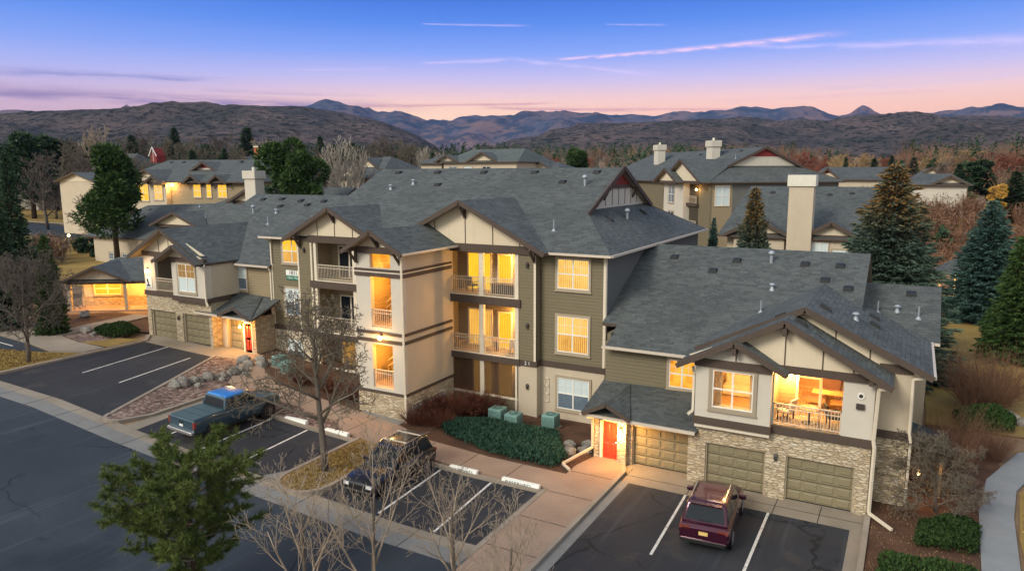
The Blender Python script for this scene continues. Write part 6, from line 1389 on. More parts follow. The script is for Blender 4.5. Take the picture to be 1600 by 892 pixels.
for x in (2.2, 5.6, 8.9, 12.2):
    b = MB().use('rail_dark'); b.box(x - .08, x + .08, 1.0, 1.16, EZF - .22, EZF - .12); o = b.build('lamp', F); MB().use('lamp_glow').ball((x, 1.08, EZF - .28), .08, 8, 5).build('globe', o)
    l = bpy.data.lights.new('lamp_light', 'POINT'); l.energy = 230; l.color = (1, .45, .07); l.shadow_soft_size = .1; lo = bpy.data.objects.new('lamp_light', l); COL.objects.link(lo); lo.location = (x, 1.0, EZF - .5); lo.parent = o
for t in (A, Bb, Cb, Cl, Db, F): place(t)
# iron fence by the street
fn = thing('metal_fence', (-100, 59, 2), 'white metal picket fence by the street at the left', 'fence')
for (xa, ya), (xb, yb_) in (((-104.5, 60.5), (-99.5, 60.5)), ((-99.5, 61.5), (-95.2, 61.5))):
    b = MB().use('frame_white'); z0 = 2.0; n = 26
    for zz in (.25, 1.75, 2.1): b.beam((xa, ya, z0 + zz), (xb, yb_, z0 + zz), .06, .06)
    for i in range(n + 1): u = i / n; b.box(xa + (xb - xa) * u - .03, xa + (xb - xa) * u + .03, ya + (yb_ - ya) * u - .02, ya + (yb_ - ya) * u + .02, z0, z0 + 2.2)
    b.build('fence_panel', fn, split=False)
# street lamp near it
t = thing('street_lamp', (-103.5, 58.5, 2), 'slim street lamp standing by the white picket fence', 'street lamp'); MB().use('pole_metal').cyl((-103.5, 58.5, 2), .07, 3.6, 8).build('pole', t); MB().use('lamp_glow').ball((-103.5, 58.5, 5.75), .18, 8, 6).build('globe', t)
# lit garden pavilion on the right lawn
gx, gy_, gz_ = 4.4, 92.0, 0.0
t = thing('garden_pavilion', (gx, gy_, gz_), 'small open pavilion lit from inside between the two big spruces', 'pavilion')
MB().use('stone_warm').cyl((gx, gy_, gz_ - .1), 2.3, .5, 12).build('base', t); MB().use('shingle').cyl((gx, gy_, gz_ + 3.3), 2.5, 1.5, 8, r2=.2).build('roof', t)
for k in range(6): a = k * math.pi / 3 + .4; MB().use('trim_tan').box(gx + 1.7 * math.cos(a) - .12, gx + 1.7 * math.cos(a) + .12, gy_ + 1.7 * math.sin(a) - .12, gy_ + 1.7 * math.sin(a) + .12, gz_ + .4, gz_ + 3.4).build('post', t)
b = MB().use('lamp_glow'); b.ball((gx, gy_, 2.9), .12, 8, 5); o = b.build('lamp', t)
l = bpy.data.lights.new('lamp_light', 'POINT'); l.energy = 420; l.color = (1, .55, .18); l.shadow_soft_size = .15; lo = bpy.data.objects.new('lamp_light', l); COL.objects.link(lo); lo.location = (gx, gy_, 2.6); lo.parent = t; lo.matrix_parent_inverse = Matrix.Translation((-gx, -gy_, -gz_))
# ================================================================ trees and shrubs
def leafmat(name, cols, rough=.7, trans=.0, height=None):
    def f(k, b):
        gi_ = k.node('ShaderNodeNewGeometry'); o = k.node('ShaderNodeTexCoord').outputs['Object']
        oi = k.node('ShaderNodeObjectInfo')
        n = k.noise(o, .55, 3, .6)
        v = k.m('ADD', k.m('MULTIPLY', gi_.outputs['Random Per Island'], .6), k.m('MULTIPLY', n, .4))
        c = k.ramp(v, [(.1 + .8 * i / (len(cols) - 1), cc) for i, cc in enumerate(cols)])
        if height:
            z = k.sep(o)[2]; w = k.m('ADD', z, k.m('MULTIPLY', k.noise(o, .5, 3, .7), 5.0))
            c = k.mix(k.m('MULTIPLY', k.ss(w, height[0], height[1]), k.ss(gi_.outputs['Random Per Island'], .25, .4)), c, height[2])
        hv = k.node('ShaderNodeHueSaturation'); k.l.new(c, hv.inputs['Color']); k.put(hv.inputs['Value'], k.m('ADD', .8, k.m('MULTIPLY', oi.outputs['Random'], .4)))
        k.l.new(hv.outputs[0], b.inputs['Base Color']); b.inputs['Roughness'].default_value = rough; b.inputs['Specular IOR Level'].default_value = .15
    return mat(name, f)
leafmat('needle_dark', [(.012, .028, .015), (.030, .058, .028), (.06, .095, .042)]); leafmat('needle_blue', [(.018, .042, .036), (.04, .085, .07), (.075, .13, .105)])
leafmat('needle_gold', [(.028, .050, .038), (.06, .095, .068), (.10, .14, .095)], height=(11.8, 15.2, (.20, .12, .04)))
leafmat('needle_green', [(.015, .036, .012), (.036, .072, .018), (.075, .115, .03)]); leafmat('needle_pine', [(.018, .036, .012), (.065, .098, .022), (.20, .22, .05)])
leafmat('juniper', [(.010, .035, .022), (.03, .08, .05), (.07, .13, .08)]); leafmat('juniper_green', [(.008, .022, .006), (.022, .05, .012), (.05, .085, .02)])
leafmat('leaf_yellow', [(.35, .18, .03), (.55, .32, .06), (.65, .42, .12)]); leafmat('leaf_redbrown', [(.05, .018, .012), (.11, .04, .025), (.17, .07, .04)])
def barkmat(name, c1, c2):
    def f(k, b):
        o = k.node('ShaderNodeTexCoord').outputs['Object']; n = k.noise(k.mapv(o, (3, 3, .8)), 3, 4, .7); k.put(b.inputs['Base Color'], k.mix(n, c1, c2)); b.inputs['Roughness'].default_value = .9
        bump(k, b, n, .6, .02)
    return mat(name, f)
barkmat('bark_grey', (.06, .05, .04), (.17, .14, .11)); barkmat('bark_pale', (.22, .19, .15), (.40, .36, .30)); barkmat('bark_brown', (.035, .022, .015), (.09, .06, .04)); barkmat('twig_tan', (.22, .17, .12), (.42, .34, .25))
barkmat('twig_red', (.14, .045, .03), (.28, .10, .06)); barkmat('twig_olive', (.09, .078, .055), (.20, .165, .12)); barkmat('twig_dark', (.07, .058, .05), (.16, .13, .105)); barkmat('twig_gold', (.28, .18, .08), (.42, .30, .15)); barkmat('twig_warm', (.12, .06, .035), (.26, .14, .085))
def rv(r): return Vector((r.gauss(0, 1), r.gauss(0, 1), r.gauss(0, 1))).normalized()
def bare_mesh(seed, H, rad, barkm, twigm, levels=5, first=.28, kids=(7, 6, 5, 4, 3), ratio=.52, ang=48, up=.25, sides=(7, 5, 4, 3, 3, 3), minr=.006, leader=True, wob=.12, droop=0, flat=0):
    r = random.Random(seed); T_ = MB().use(barkm); B_ = MB().use(twigm)
    def branch(p, d, L, rr_, lv):
        n = 5 if lv == 0 else (4 if lv < 3 else 3); pts = [p]; q = p; dd = d
        for i in range(n):
            dd = (dd + rv(r) * wob * (1 if lv else .35) + Vector((0, 0, up * .25 if lv else 0)) - Vector((0, 0, droop * .1 * lv))).normalized(); q = q + dd * L / n; pts.append(q)
        e = .25 if lv == 0 and leader else .35
        rads = [max(minr, rr_ * (1 - (1 - e) * i / n)) for i in range(n + 1)]
        (T_ if lv == 0 else B_).tube(pts, rads, sides[min(lv, 5)], cap=(lv < 2))
        if lv >= levels: return
        k = kids[min(lv, len(kids) - 1)]; az0 = r.uniform(0, 6.28)
        for i in range(k):
            u = (first if lv == 0 else .22) + (1 - (first if lv == 0 else .22)) * (i + r.uniform(.2, .8)) / k
            u = min(u, .98); s = u * n; j = min(int(s), n - 1); pp = pts[j].lerp(pts[j + 1], s - j); ax = (pts[j + 1] - pts[j]).normalized()
            side = ax.cross(Vector((math.cos(az0 + i * 2.4), math.sin(az0 + i * 2.4), .1 if lv == 0 else r.uniform(-1, 1)))).normalized()
            an = R(r.uniform(ang * .75, ang * 1.2)) * (1 - .3 * u if lv == 0 else 1)
            nd = (ax * math.cos(an) + side * math.sin(an)).normalized()
            LL = L * ratio * (1.15 - .55 * u if lv == 0 else 1.0 - .35 * u) * r.uniform(.8, 1.2); 
            branch(pp, nd, LL, max(minr, rads[j] * (.55 if lv == 0 else .6)), lv + 1)
    branch(Vector((0, 0, -.1)), Vector((0, 0, 1)), H * .9, rad, 0)
    return T_.mesh('trunk', True, False), B_.mesh('crown', True, False)
def quad(b, c, u, v): b.v += [tuple(c - u - v), tuple(c + u - v), tuple(c + u + v), tuple(c - u + v)]; i = len(b.v) - 4; b.f.append((i, i + 1, i + 2, i + 3)); b.mi.append(b.cur)
def tri(b, c, u, v): b.v += [tuple(c - u), tuple(c + u), tuple(c + v)]; i = len(b.v) - 3; b.f.append((i, i + 1, i + 2)); b.mi.append(b.cur)
def spruce_mesh(seed, H, Rm, leafm, dens=1.0, taper=.95, tuft=.2, base=.04):
    r = random.Random(seed); T_ = MB().use('bark_brown'); T_.tube([(0, 0, -.1), (0, 0, H * .5), (0, 0, H * .97)], [H * .02, H * .012, .02], 7)
    B_ = MB().use(leafm); z = H * base; step = H / 52
    while z < H * .985:
        u = z / H; Rr = Rm * (1 - u) ** taper * r.uniform(.86, 1.08) + .12; n = max(4, int((5 + 9 * (1 - u)) * dens)); a0 = r.uniform(0, 6.28)
        for i in range(n):
            a = a0 + 6.283 * i / n + r.uniform(-.2, .2); L = Rr * r.uniform(.72, 1.12); d = Vector((math.cos(a), math.sin(a), 0)); sag = -.28 + .5 * u
            T_.tube([(0, 0, z), tuple(d * L * .9 + Vector((0, 0, z + sag * L * .9)))], [.03, .008], 3, False)
            m = max(3, int(L / .17 * dens)); side = Vector((-d.y, d.x, 0))
            for j in range(m):
                v = (j + r.uniform(0, 1)) / m; v = v ** .75; c = d * L * v + Vector((0, 0, z + sag * L * v + .12 * L * v * v))
                for s_ in (-1, 1, 0):
                    w = side * s_ * r.uniform(.05, .34) * L * (1.05 - v) + Vector((0, 0, r.uniform(-.12, .04)))
                    ln = (d * r.uniform(.7, 1.1) + side * s_ * r.uniform(.3, .9) + Vector((0, 0, r.uniform(-.35, .2)))).normalized() * tuft * r.uniform(.7, 1.5)
                    wd = ln.cross(rv(r)).normalized() * tuft * r.uniform(.22, .42)
                    tri(B_, c + w, wd, ln * 1.7)
                    if r.random() < .5: tri(B_, c + w + rv(r) * .08, rv(r) * tuft * .3, (ln + rv(r) * tuft * .6) * 1.2)
        z += step * r.uniform(.75, 1.2)
    for j in range(30):
        zz = H * r.uniform(.9, 1.0); tri(B_, Vector((0, 0, zz)) + rv(r) * .1, rv(r) * tuft * .3, (rv(r) + Vector((0, 0, 1))) * tuft)
    return T_.mesh('trunk', True, False), B_.mesh('crown', False, False)
def bush_mesh(seed, H, Rm, leafm, n=6000, tuft=.16, trunk=.18, lobes=11, zlow=.12, bark='bark_brown'):
    r = random.Random(seed); T_ = MB().use(bark); T_.tube([(0, 0, -.1), (.05, 0, H * .4), (0, .1, H * .75)], [H * .022, H * .015, .03], 7)
    L = []
    for i in range(lobes):
        a = r.uniform(0, 6.28); u = (i + .5) / lobes; z = H * (zlow + .15 + (.88 - zlow - .15) * u); rr_ = Rm * (1.0 - .75 * max(0, u - .35)) * r.uniform(.25, .62); L.append((Vector((math.cos(a) * rr_, math.sin(a) * rr_, z)), Rm * r.uniform(.38, .6) * (1 - .35 * u)))
        T_.tube([(0, 0, z * .6), tuple(L[-1][0])], [.05, .02], 4, False)
    B_ = MB().use(leafm)
    for i in range(n):
        c, s = L[r.randrange(lobes)]; d = rv(r); q = s * (r.uniform(.45, 1.0) ** .5) * (1 + .18 * mn.noise(d * 2.5 + c)); p = c + Vector((d.x * q, d.y * q, d.z * q * .85))
        if p.z < H * zlow * .6: continue
        ln = (d + rv(r) * .7 + Vector((0, 0, .25))).normalized() * tuft * r.uniform(.7, 1.5); wd = ln.cross(rv(r)).normalized() * tuft * r.uniform(.3, .6); tri(B_, p, wd, ln * 1.4)
    return T_.mesh('trunk', True, False), B_.mesh('crown', False, False)
def pine_mesh(seed, H, Rm, leafm, nb=46, needles=26, nl=.17, base=.3, wid=.006):
    # open pine: long bare limbs that end in bottle-brush tufts
    r = random.Random(seed); T_ = MB().use('bark_brown'); T_.tube([(0, 0, -.1), (.1, .05, H * .35), (-.05, .1, H * .7), (0, 0, H * .97)], [H * .022, H * .018, H * .01, .02], 8)
    K = MB().use('bark_grey'); B_ = MB().use(leafm)
    def tuftat(p, d, s=1.0):
        for i in range(int(needles * s)):
            n = (d * r.uniform(.1, 1.2) + rv(r) * .95).normalized() * nl * r.uniform(.7, 1.25); w = n.cross(rv(r)).normalized() * wid; q = p - d * r.uniform(0, .28)
            tri(B_, q, w * 1.5, n)
    for i in range(nb):
        u = base + (1 - base) * (i + .5) / nb; z = H * u; a = i * 2.4 + r.uniform(-.4, .4); prof = math.sin(math.pi * min(1, (1.12 - u) / .95)) ** .8; L = Rm * max(.18, prof) * r.uniform(.7, 1.2)
        d = Vector((math.cos(a), math.sin(a), r.uniform(-.1, .22) + .3 * (u - base))).normalized(); p = Vector((0, 0, z)); pts = [p]; dd = d
        for k in range(5): dd = (dd + rv(r) * .14 + Vector((0, 0, .07))).normalized(); p = p + dd * L / 5; pts.append(p)
        K.tube(pts, [.05 * (1 - u * .5), .04, .03, .022, .016, .010], 4, False)
        m = int(6 + L * 4.2)
        for j in range(m):
            v = .28 + .72 * (j + r.random()) / m; s = v * 5; q = min(int(s), 4); pp = pts[q].lerp(pts[q + 1], s - q); sd_ = (rv(r) + dd * .7 + Vector((0, 0, .35))).normalized(); l2 = L * r.uniform(.12, .30) * (1.15 - v * .5); e = pp + sd_ * l2
            K.tube([pp, e], [.012, .006], 3, False); tuftat(e, sd_); tuftat(pp.lerp(e, .6), sd_, .8)
            if l2 > .5:
                for _ in range(3): s2 = (sd_ + rv(r) * .8).normalized(); e2 = pp.lerp(e, r.uniform(.4, .9)) + s2 * l2 * .4; K.tube([pp.lerp(e, .6), e2], [.008, .005], 3, False); tuftat(e2, s2)
        tuftat(pts[-1], dd, 1.4)
    tuftat(Vector((0, 0, H)), Vector((0, 0, 1)), 2)
    return T_.mesh('trunk', True, False), K.mesh('limbs', True, False), B_.mesh('crown', False, False)
def twigbush(seed, H, Rm, m, n=260, sub=5, rad=.012, spread=1.0, twist=.12):
    r = random.Random(seed); B_ = MB().use(m)
    for i in range(n):
        a = r.uniform(0, 6.28); q = Rm * .45 * math.sqrt(r.random()); p = Vector((math.cos(a) * q, math.sin(a) * q, -.05)); d = Vector((math.cos(a) * spread * q / Rm * 2.2 + r.gauss(0, .25), math.sin(a) * spread * q / Rm * 2.2 + r.gauss(0, .25), 1.3)).normalized(); L = H * r.uniform(.6, 1.05)
        pts = [p]
        for k in range(4): d = (d + rv(r) * twist).normalized(); p = p + d * L / 4; pts.append(p)
        B_.tube(pts, [rad, rad * .85, rad * .7, rad * .5, rad * .25], 3, False)
        for s_ in range(sub):
            k = r.randint(1, 3); pp = pts[k].lerp(pts[k + 1], r.random()); dd = (d + rv(r) * .65).normalized(); ll = L * r.uniform(.15, .38); B_.tube([pp, pp + dd * ll * .5, pp + (dd + rv(r) * .2).normalized() * ll], [rad * .5, rad * .4, rad * .2], 3, False)
    return B_.mesh('twigs', True, False)
def put_tree(meshes, names, x, y, z, s=(1, 1, 1), rz=0, label='', cat='tree', grp=None, name='tree'):
    t = bpy.data.objects.new(name, None); COL.objects.link(t); t.empty_display_size = .2
    t.location = (x, y, z); t.rotation_euler = (0, 0, rz); t.scale = s if isinstance(s, tuple) else (s, s, s); t['label'] = label; t['category'] = cat
    if grp: t['group'] = grp
    for me, nm in zip(meshes, names): o = bpy.data.objects.new(nm, me); COL.objects.link(o); o.parent = t
    return t
TC = ('trunk', 'crown')
def ext(ms_):
    zs = []; rs_ = []
    for me in ms_:
        for v_ in me.vertices: zs.append(v_.co.z); rs_.append(math.hypot(v_.co.x, v_.co.y))
    zs.sort(); rs_.sort(); return zs[int(len(zs) * .997)], 2 * rs_[int(len(rs_) * .97)]
def fit(ms_, h, w):
    H0, W0 = ext(ms_)
    for me in ms_: me.transform(Matrix.Diagonal((w / W0, w / W0, h / H0, 1)))
# --- the trees close by
m = bare_mesh(11, 8.0, .19, 'bark_grey', 'twig_olive', 5, first=.3, kids=(15, 8, 5, 4, 3), ratio=.50, ang=58, up=.22, minr=.011, wob=.16); put_tree(m, TC, -23.6, 24.2, g(-23.6) + .1, 1.0, 0, 'bare grey street tree on the island between the two parking bays', grp=None, name='bare_tree')
m = bare_mesh(23, 6.2, .15, 'bark_grey', 'twig_dark', 5, first=.22, kids=(9, 7, 5, 4, 3), ratio=.62, ang=55, up=.2, minr=.011, leader=False); put_tree(m, TC, -51.0, 25.4, 1.95, 1.0, 1, 'bare spreading tree in the dry grass strip at the left edge', name='bare_tree')
m = bare_mesh(31, 5.0, .12, 'bark_grey', 'twig_olive', 5, first=.22, kids=(10, 7, 5, 4, 3), ratio=.52, ang=60, up=.15, minr=.013, leader=False); put_tree(m, TC, -63.0, 33.2, 2.0, 1.0, 2, 'dense olive-grey bare tree in front of the lit porch', name='bare_tree')
for sd, x, y, h, lb in ((41, -14.3, 16.6, 5.6, 'bare twiggy tree at the bottom, in front of the black car'), (43, -11.9, 17.6, 4.7, 'bare twiggy tree at the bottom centre, below the corner parking block'), (47, -15.9, 15.2, 4.6, 'low bare twiggy tree at the bottom, nearest to the road'), (53, -9.9, 17.6, 3.8, 'thin bare tree at the bottom beside the warm-coloured walk')):
    m = bare_mesh(sd, h, .10, 'bark_grey', 'twig_tan', 5, first=.12, kids=(7, 5, 4, 3, 2), ratio=.60, ang=36, up=.4, minr=.005, leader=False, wob=.1, sides=(6, 4, 3, 3, 3, 3)); put_tree(m, TC, x, y, 0, 1.0, sd, lb, grp=None, name='bare_tree')
pm = pine_mesh(5, 4.95, 2.75, 'needle_pine', nb=74, needles=52, nl=.19, base=.08, wid=.006); put_tree(pm, ('trunk', 'limbs', 'crown'), -20.6, 14.6, 0, 1.0, .5, 'green open-crowned pine in the bottom left foreground', name='pine_tree')
m = bare_mesh(61, 4.4, .09, 'bark_grey', 'twig_olive', 5, first=.05, kids=(12, 8, 6, 4, 3), ratio=.62, ang=50, up=.1, minr=.012, leader=False, wob=.2); fit(m, 3.7, 4.6); put_tree(m, TC, 1.75, 34.0, 0, 1.0, 0, 'large tangled bare shrub by the curved grey walk, right of the garages', cat='shrub', name='bare_shrub')
m = bare_mesh(67, 3.0, .07, 'bark_grey', 'twig_warm', 5, first=.05, kids=(12, 8, 6, 4, 3), ratio=.62, ang=55, up=.05, minr=.012, leader=False, wob=.2); fit(m, 2.3, 2.6); put_tree(m, TC, 1.3, 36.6, 0, 1.0, 1, 'darker bare shrub against the side stone wall', cat='shrub', name='bare_shrub')
tb = twigbush(3, 5.0, 2.4, 'twig_warm', 300, 6, .016); fit((tb,), 4.0, 3.0); put_tree((tb,), ('twigs',), 2.4, 38.4, 0, 1.0, 0, 'tall reddish twiggy bush behind the tangled shrub', cat='shrub', name='twig_bush')
tb2 = twigbush(4, 4.2, 3.0, 'twig_warm', 420, 7, .02, 1.2); fit((tb2,), 3.9, 5.2); put_tree((tb2,), ('twigs',), 4.5, 51.0, 0, 1.0, 0, 'broad red-brown twiggy bush on the dry lawn at the right', cat='shrub', name='twig_bush')
put_tree((tb,), ('twigs',), 4.4, 42.0, 0, (.8, .8, .5), 2, 'small reddish bush beside the bend of the grey walk', cat='shrub', name='twig_bush')
# groundcover and low evergreen shrubs
def cover(name, poly, h, m, n, label, cat='shrubs', tuft=.13, dome=None, seed=1, stuff=False):
    r = random.Random(seed); b = MB().use(m); xs = [p[0] for p in poly]; ys = [p[1] for p in poly]
    def inside(x, y):
        c = False; j = len(poly) - 1
        for i in range(len(poly)):
            xi, yi = poly[i]; xj, yj = poly[j]
            if (yi > y) != (yj > y) and x < (xj - xi) * (y - yi) / (yj - yi) + xi: c = not c
            j = i
        return c
    def edge(x, y):
        d = 9
        for i in range(len(poly)):
            a = Vector(poly[i]); c = Vector(poly[(i + 1) % len(poly)]); ab = c - a; u = max(0, min(1, (Vector((x, y)) - a).dot(ab) / ab.length_squared)); d = min(d, (a + ab * u - Vector((x, y))).length)
        return d
    k = 0
    while k < n:
        x = r.uniform(min(xs), max(xs)); y = r.uniform(min(ys), max(ys))
        if not inside(x, y): continue
        k += 1; e = min(1, edge(x, y) / .7); hh = h * (.35 + .65 * math.sqrt(e)) * (1 + .35 * mn.noise(Vector((x * .9, y * .9, seed)))) ; zz = terrain(x, y) + .05 + hh * (1 - r.random() ** 2.5 * .7)
        ln = (rv(r) * .8 + Vector((0, 0, .9))).normalized() * tuft * r.uniform(.7, 1.4); wd = ln.cross(rv(r)).normalized() * tuft * .45; tri(b, Vector((x, y, zz)), wd, ln)
    # inner body so that the bed is not see-through
    b2 = MB().use(m)
    o = bpy.data.objects.new(name, b.mesh(name, False, False)); COL.objects.link(o); tag(o, label, cat)
    if stuff: o['kind'] = 'stuff'
    return o
cover('groundcover', [(-21.4, 31.2), (-18, 30.35), (-14.6, 30.3), (-14.4, 31.6), (-15.6, 33.4), (-16.3, 34.6), (-20.3, 34.0), (-22.2, 33.2), (-22.3, 31.9)], .55, 'juniper', 17000, 'dense blue-green creeping juniper in front of the three air conditioners', 'groundcover', .12, stuff=True)
cover('low_juniper', [(-.3, 21), (2.9, 21), (2.95, 29.1), (-.2, 28.8)], .6, 'juniper_green', 9000, 'low dark green juniper in the bottom right bed', 'shrubs', .12)
cover('low_juniper', [(.9, 30.3), (3.0, 30.6), (3.3, 33), (2.2, 33.6), (1.1, 32.4)], .5, 'juniper_green', 3500, 'dark green juniper under the tangled bare shrub', 'shrubs', .12, seed=2)
cover('low_juniper', [(-55.6, 32.6), (-53.0, 31.9), (-51.8, 32.9), (-52.4, 34.4), (-54.8, 34.9)], .75, 'juniper_green', 6000, 'mounded dark green juniper left of the left garages', 'shrubs', .13, seed=3)
cover('low_juniper', [(3.2, 45.5), (5.6, 46.5), (6.0, 49), (4.2, 50), (2.8, 48)], .8, 'juniper_green', 4000, 'dark juniper behind the reddish bushes at the right', 'shrubs', .15, seed=4)
cover('low_hedge', [(1.6, 84), (7.4, 84.5), (8.2, 88), (5, 90), (1.4, 88)], .9, 'juniper_green', 6000, 'rounded green hedge bed in front of the lit pavilion', 'hedge', .2, seed=5)
r8 = random.Random(8); rb = twigbush(8, 1.5, .9, 'leaf_redbrown', 170, 8, .014, 1.5, .2); sb = [(-23.6, 33.4, 1.0, 'reddish bare bush beside the meters of the tower'), (-22.6, 34.6, 1.15, 'reddish bush under the right ground-floor balcony'), (-23.8, 31.7, .8, 'small reddish bush at the corner of the tower bed'), (-21.3, 35.2, 1.0, 'brown bush left of the air conditioners'), (-22.6, 32.2, .75, 'low red bush at the left end of the juniper bed'), (-31.2, 33.0, .8, 'brown bush in front of the left ground-floor balcony'), (-33.6, 32.9, .7, 'brown bush right of the left air conditioners'), (-29.2, 32.6, .7, 'brown bush beside the foot of the tower')]
for i, (x, y, s, lb) in enumerate(sb): put_tree((rb,), ('twigs',), x, y, g(x) + .05, s, i, lb, cat='bush', grp='brown and red bushes along the front', name='deciduous_bush')
gm = bush_mesh(9, 1.4, 1.0, 'leaf_redbrown', 3500, .1, zlow=.0); put_tree(gm, TC, -23.3, 33.0, .1, 1, 0, 'dense maroon shrub beside the tower wall', cat='bush', name='dense_shrub'); put_tree(gm, TC, -21.9, 35.0, .05, (1.3, 1, .9), 2, 'dense brown shrub below the ground-floor screen', cat='bush', name='dense_shrub')
# --- the trees around and beyond
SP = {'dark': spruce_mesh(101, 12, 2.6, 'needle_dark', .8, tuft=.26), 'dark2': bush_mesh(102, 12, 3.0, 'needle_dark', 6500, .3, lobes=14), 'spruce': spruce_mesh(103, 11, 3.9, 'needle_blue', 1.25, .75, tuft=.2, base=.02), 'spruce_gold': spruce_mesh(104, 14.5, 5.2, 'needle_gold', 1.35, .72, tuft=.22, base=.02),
      'green': spruce_mesh(105, 10, 3.6, 'needle_green', 1.1, .8, tuft=.2, base=.03), 'round': bush_mesh(106, 14, 3.9, 'needle_green', 15000, .24, lobes=18, zlow=.05), 'pine': bush_mesh(107, 15, 3.6, 'needle_green', 14000, .26, lobes=24, zlow=.2), 'yellow': bush_mesh(108, 11, 2.6, 'leaf_yellow', 3000, .2, lobes=9, zlow=.2)}
BT = [bare_mesh(s, 13, .24, b1, tw, 4, first=.2, kids=(12, 7, 5, 4), ratio=.5, ang=42, up=.4, minr=.035, leader=False, sides=(5, 4, 3, 3, 3, 3)) for s, b1, tw in ((201, 'bark_grey', 'twig_olive'), (202, 'bark_pale', 'twig_tan'), (203, 'bark_grey', 'twig_dark'))]
PT = bare_mesh(204, 13, .16, 'bark_pale', 'bark_pale', 4, first=.12, kids=(13, 6, 4, 3), ratio=.55, ang=22, up=.7, minr=.03, leader=False, sides=(5, 4, 3, 3, 3, 3))
RT = [bare_mesh(s, 13, .22, 'bark_grey', tw, 4, first=.2, kids=(12, 8, 6, 4), ratio=.5, ang=40, up=.4, minr=.04, leader=False, sides=(5, 4, 3, 3, 3, 3)) for s, tw in ((205, 'twig_red'), (206, 'twig_gold'))]
BG = [('dark', -76.5, 38.0, 14.3, 3.6), ('dark', -150.6, 78.9, 16.4, 8.7), ('dark', -161.8, 89.6, 15.9, 8.2), ('dark', -170.2, 84.5, 14.0, 8.2), ('pine', -87.9, 55.5, 15.3, 6.2), ('dark', -158.0, 105.5, 16.2, 7.4), ('dark', -176.7, 122.5, 12.9, 7.8), ('dark', -161.8, 117.5, 14.5, 7.9), ('dark', -138.8, 106.6, 13.2, 6.2), ('dark', -160.5, 127.6, 13.9, 7.3), ('dark', -161.6, 141.8, 18.6, 10.3), ('dark', -185.0, 136.7, 18.4, 7.3), ('dark', -179.8, 108.5, 13.5, 6.4), ('dark', -199.0, 115.4, 14.2, 7.6), ('dark', -146.3, 121.3, 13.5, 4.6), ('bare', -132.0, 71.2, 13.5, 7.7), ('bare', -143.0, 82.4, 15.8, 7.4), ('bare', -148.9, 91.9, 18.2, 8.5), ('bare', -158.9, 104.1, 15.9, 8.2), ('bare', -164.6, 113.6, 17.5, 9.4), ('bare', -138.6, 98.5, 16.1, 6.7), ('bare', -171.9, 129.2, 16.0, 10.3), ('bare', -149.6, 117.2, 15.0, 9.2), ('bare', -169.6, 140.1, 17.2, 10.7), ('bare', -155.2, 141.4, 15.6, 10.4), ('bare', -174.9, 164.4, 14.7, 11.2), ('bare', -186.7, 96.1, 13.0, 9.2), ('bare', -129.0, 76.6, 13.5, 6.3), ('bare', -136.9, 116.8, 14.6, 7.4), ('bare', -132.9, 89.2, 13.4, 5.5), ('round', -66.5, 63.5, 16.3, 5.4), ('round', -59.2, 59.6, 14.6, 5.4), ('pale', -65.7, 72.7, 16.8, 5.5), ('pale', -68.1, 78.6, 15.6, 4.4), ('bare', -82.4, 87.3, 15.4, 5.1), ('dark', -132.4, 149.9, 14.8, 7.5), ('dark', -142.2, 154.5, 14.4, 7.1), ('dark', -158.5, 166.7, 16.4, 7.0), ('bare', -119.0, 148.1, 16.9, 9.8), ('bare', -109.0, 130.5, 15.7, 7.3), ('bare', -120.0, 160.0, 16.2, 9.7), ('pale', -99.2, 138.1, 14.6, 5.0), ('pale', -98.9, 144.3, 13.3, 4.6), ('dark', -106.4, 151.3, 12.5, 4.2), ('bare', -141.1, 181.6, 14.2, 9.9), ('dark', -71.9, 131.6, 13.9, 2.9), ('dark', -66.1, 117.7, 14.7, 1.9), ('round', -75.3, 141.2, 13.7, 4.2), ('round', -67.1, 150.7, 14.2, 7.5), ('dark', -84.2, 170.3, 11.3, 2.0), ('round', -99.9, 161.6, 10.7, 5.0), ('red', -103.6, 216.5, 9.9, 7.5), ('red', -102.0, 239.2, 9.3, 9.0), ('red', -24.8, 188.4, 15.5, 8.7), ('red', -21.7, 208.9, 14.2, 8.4), ('tan', -17.2, 199.3, 15.1, 6.4), ('dark', -14.5, 184.4, 14.4, 3.5), ('tan', -13.1, 209.6, 14.8, 8.3), ('dark', -8.2, 174.8, 10.9, 4.7), ('red', -8.2, 239.9, 10.5, 7.5), ('dark', -6.4, 229.9, 9.1, 4.6), ('dark', -0.9, 200.0, 7.0, 4.3), ('tan', 2.0, 230.0, 6.5, 7.0), ('dark', 1.9, 160.0, 6.4, 4.1), ('bare', 5.4, 189.9, 6.2, 5.7), ('dark', 6.4, 149.9, 6.6, 4.5), ('dark', 8.4, 139.7, 7.5, 5.8), ('tan', 14.6, 269.6, 8.0, 12.0), ('red', 18.9, 239.3, 7.5, 12.2), ('red', 19.4, 199.1, 7.0, 8.6), ('dark', 25.5, 258.7, 6.8, 4.9), ('yellow', 9.8, 117.6, 5.4, 2.6), ('dark', 11.8, 119.4, 6.5, 5.2), ('red', 11.6, 169.6, 5.4, 6.2), ('red', 5.4, 139.9, 3.6, 6.3), ('red', 1.8, 138.0, 2.8, 6.3), ('spruce_gold', -1.3, 57.0, 14.5, 8.3), ('spruce', 6.5, 81.7, 11.3, 6.2), ('green', 7.4, 65.6, 9.4, 4.4), ('spruce_gold', -11.3, 61.0, 12.8, 4.2), ('spruce', -13.9, 58.4, 10.5, 1.8), ('green', -58.2, 31.0, 7.7, 2.2), ('dark', -63.1, 30.3, 11.0, 3.0), ('bare', -147.1, 81.1, 6.5, 7.0), ('bare', -156.4, 78.4, 4.9, 6.3), ('bare', -102.9, 61.7, 8.4, 5.4), ('bare', -176.9, 93.3, 6.0, 8.8)]
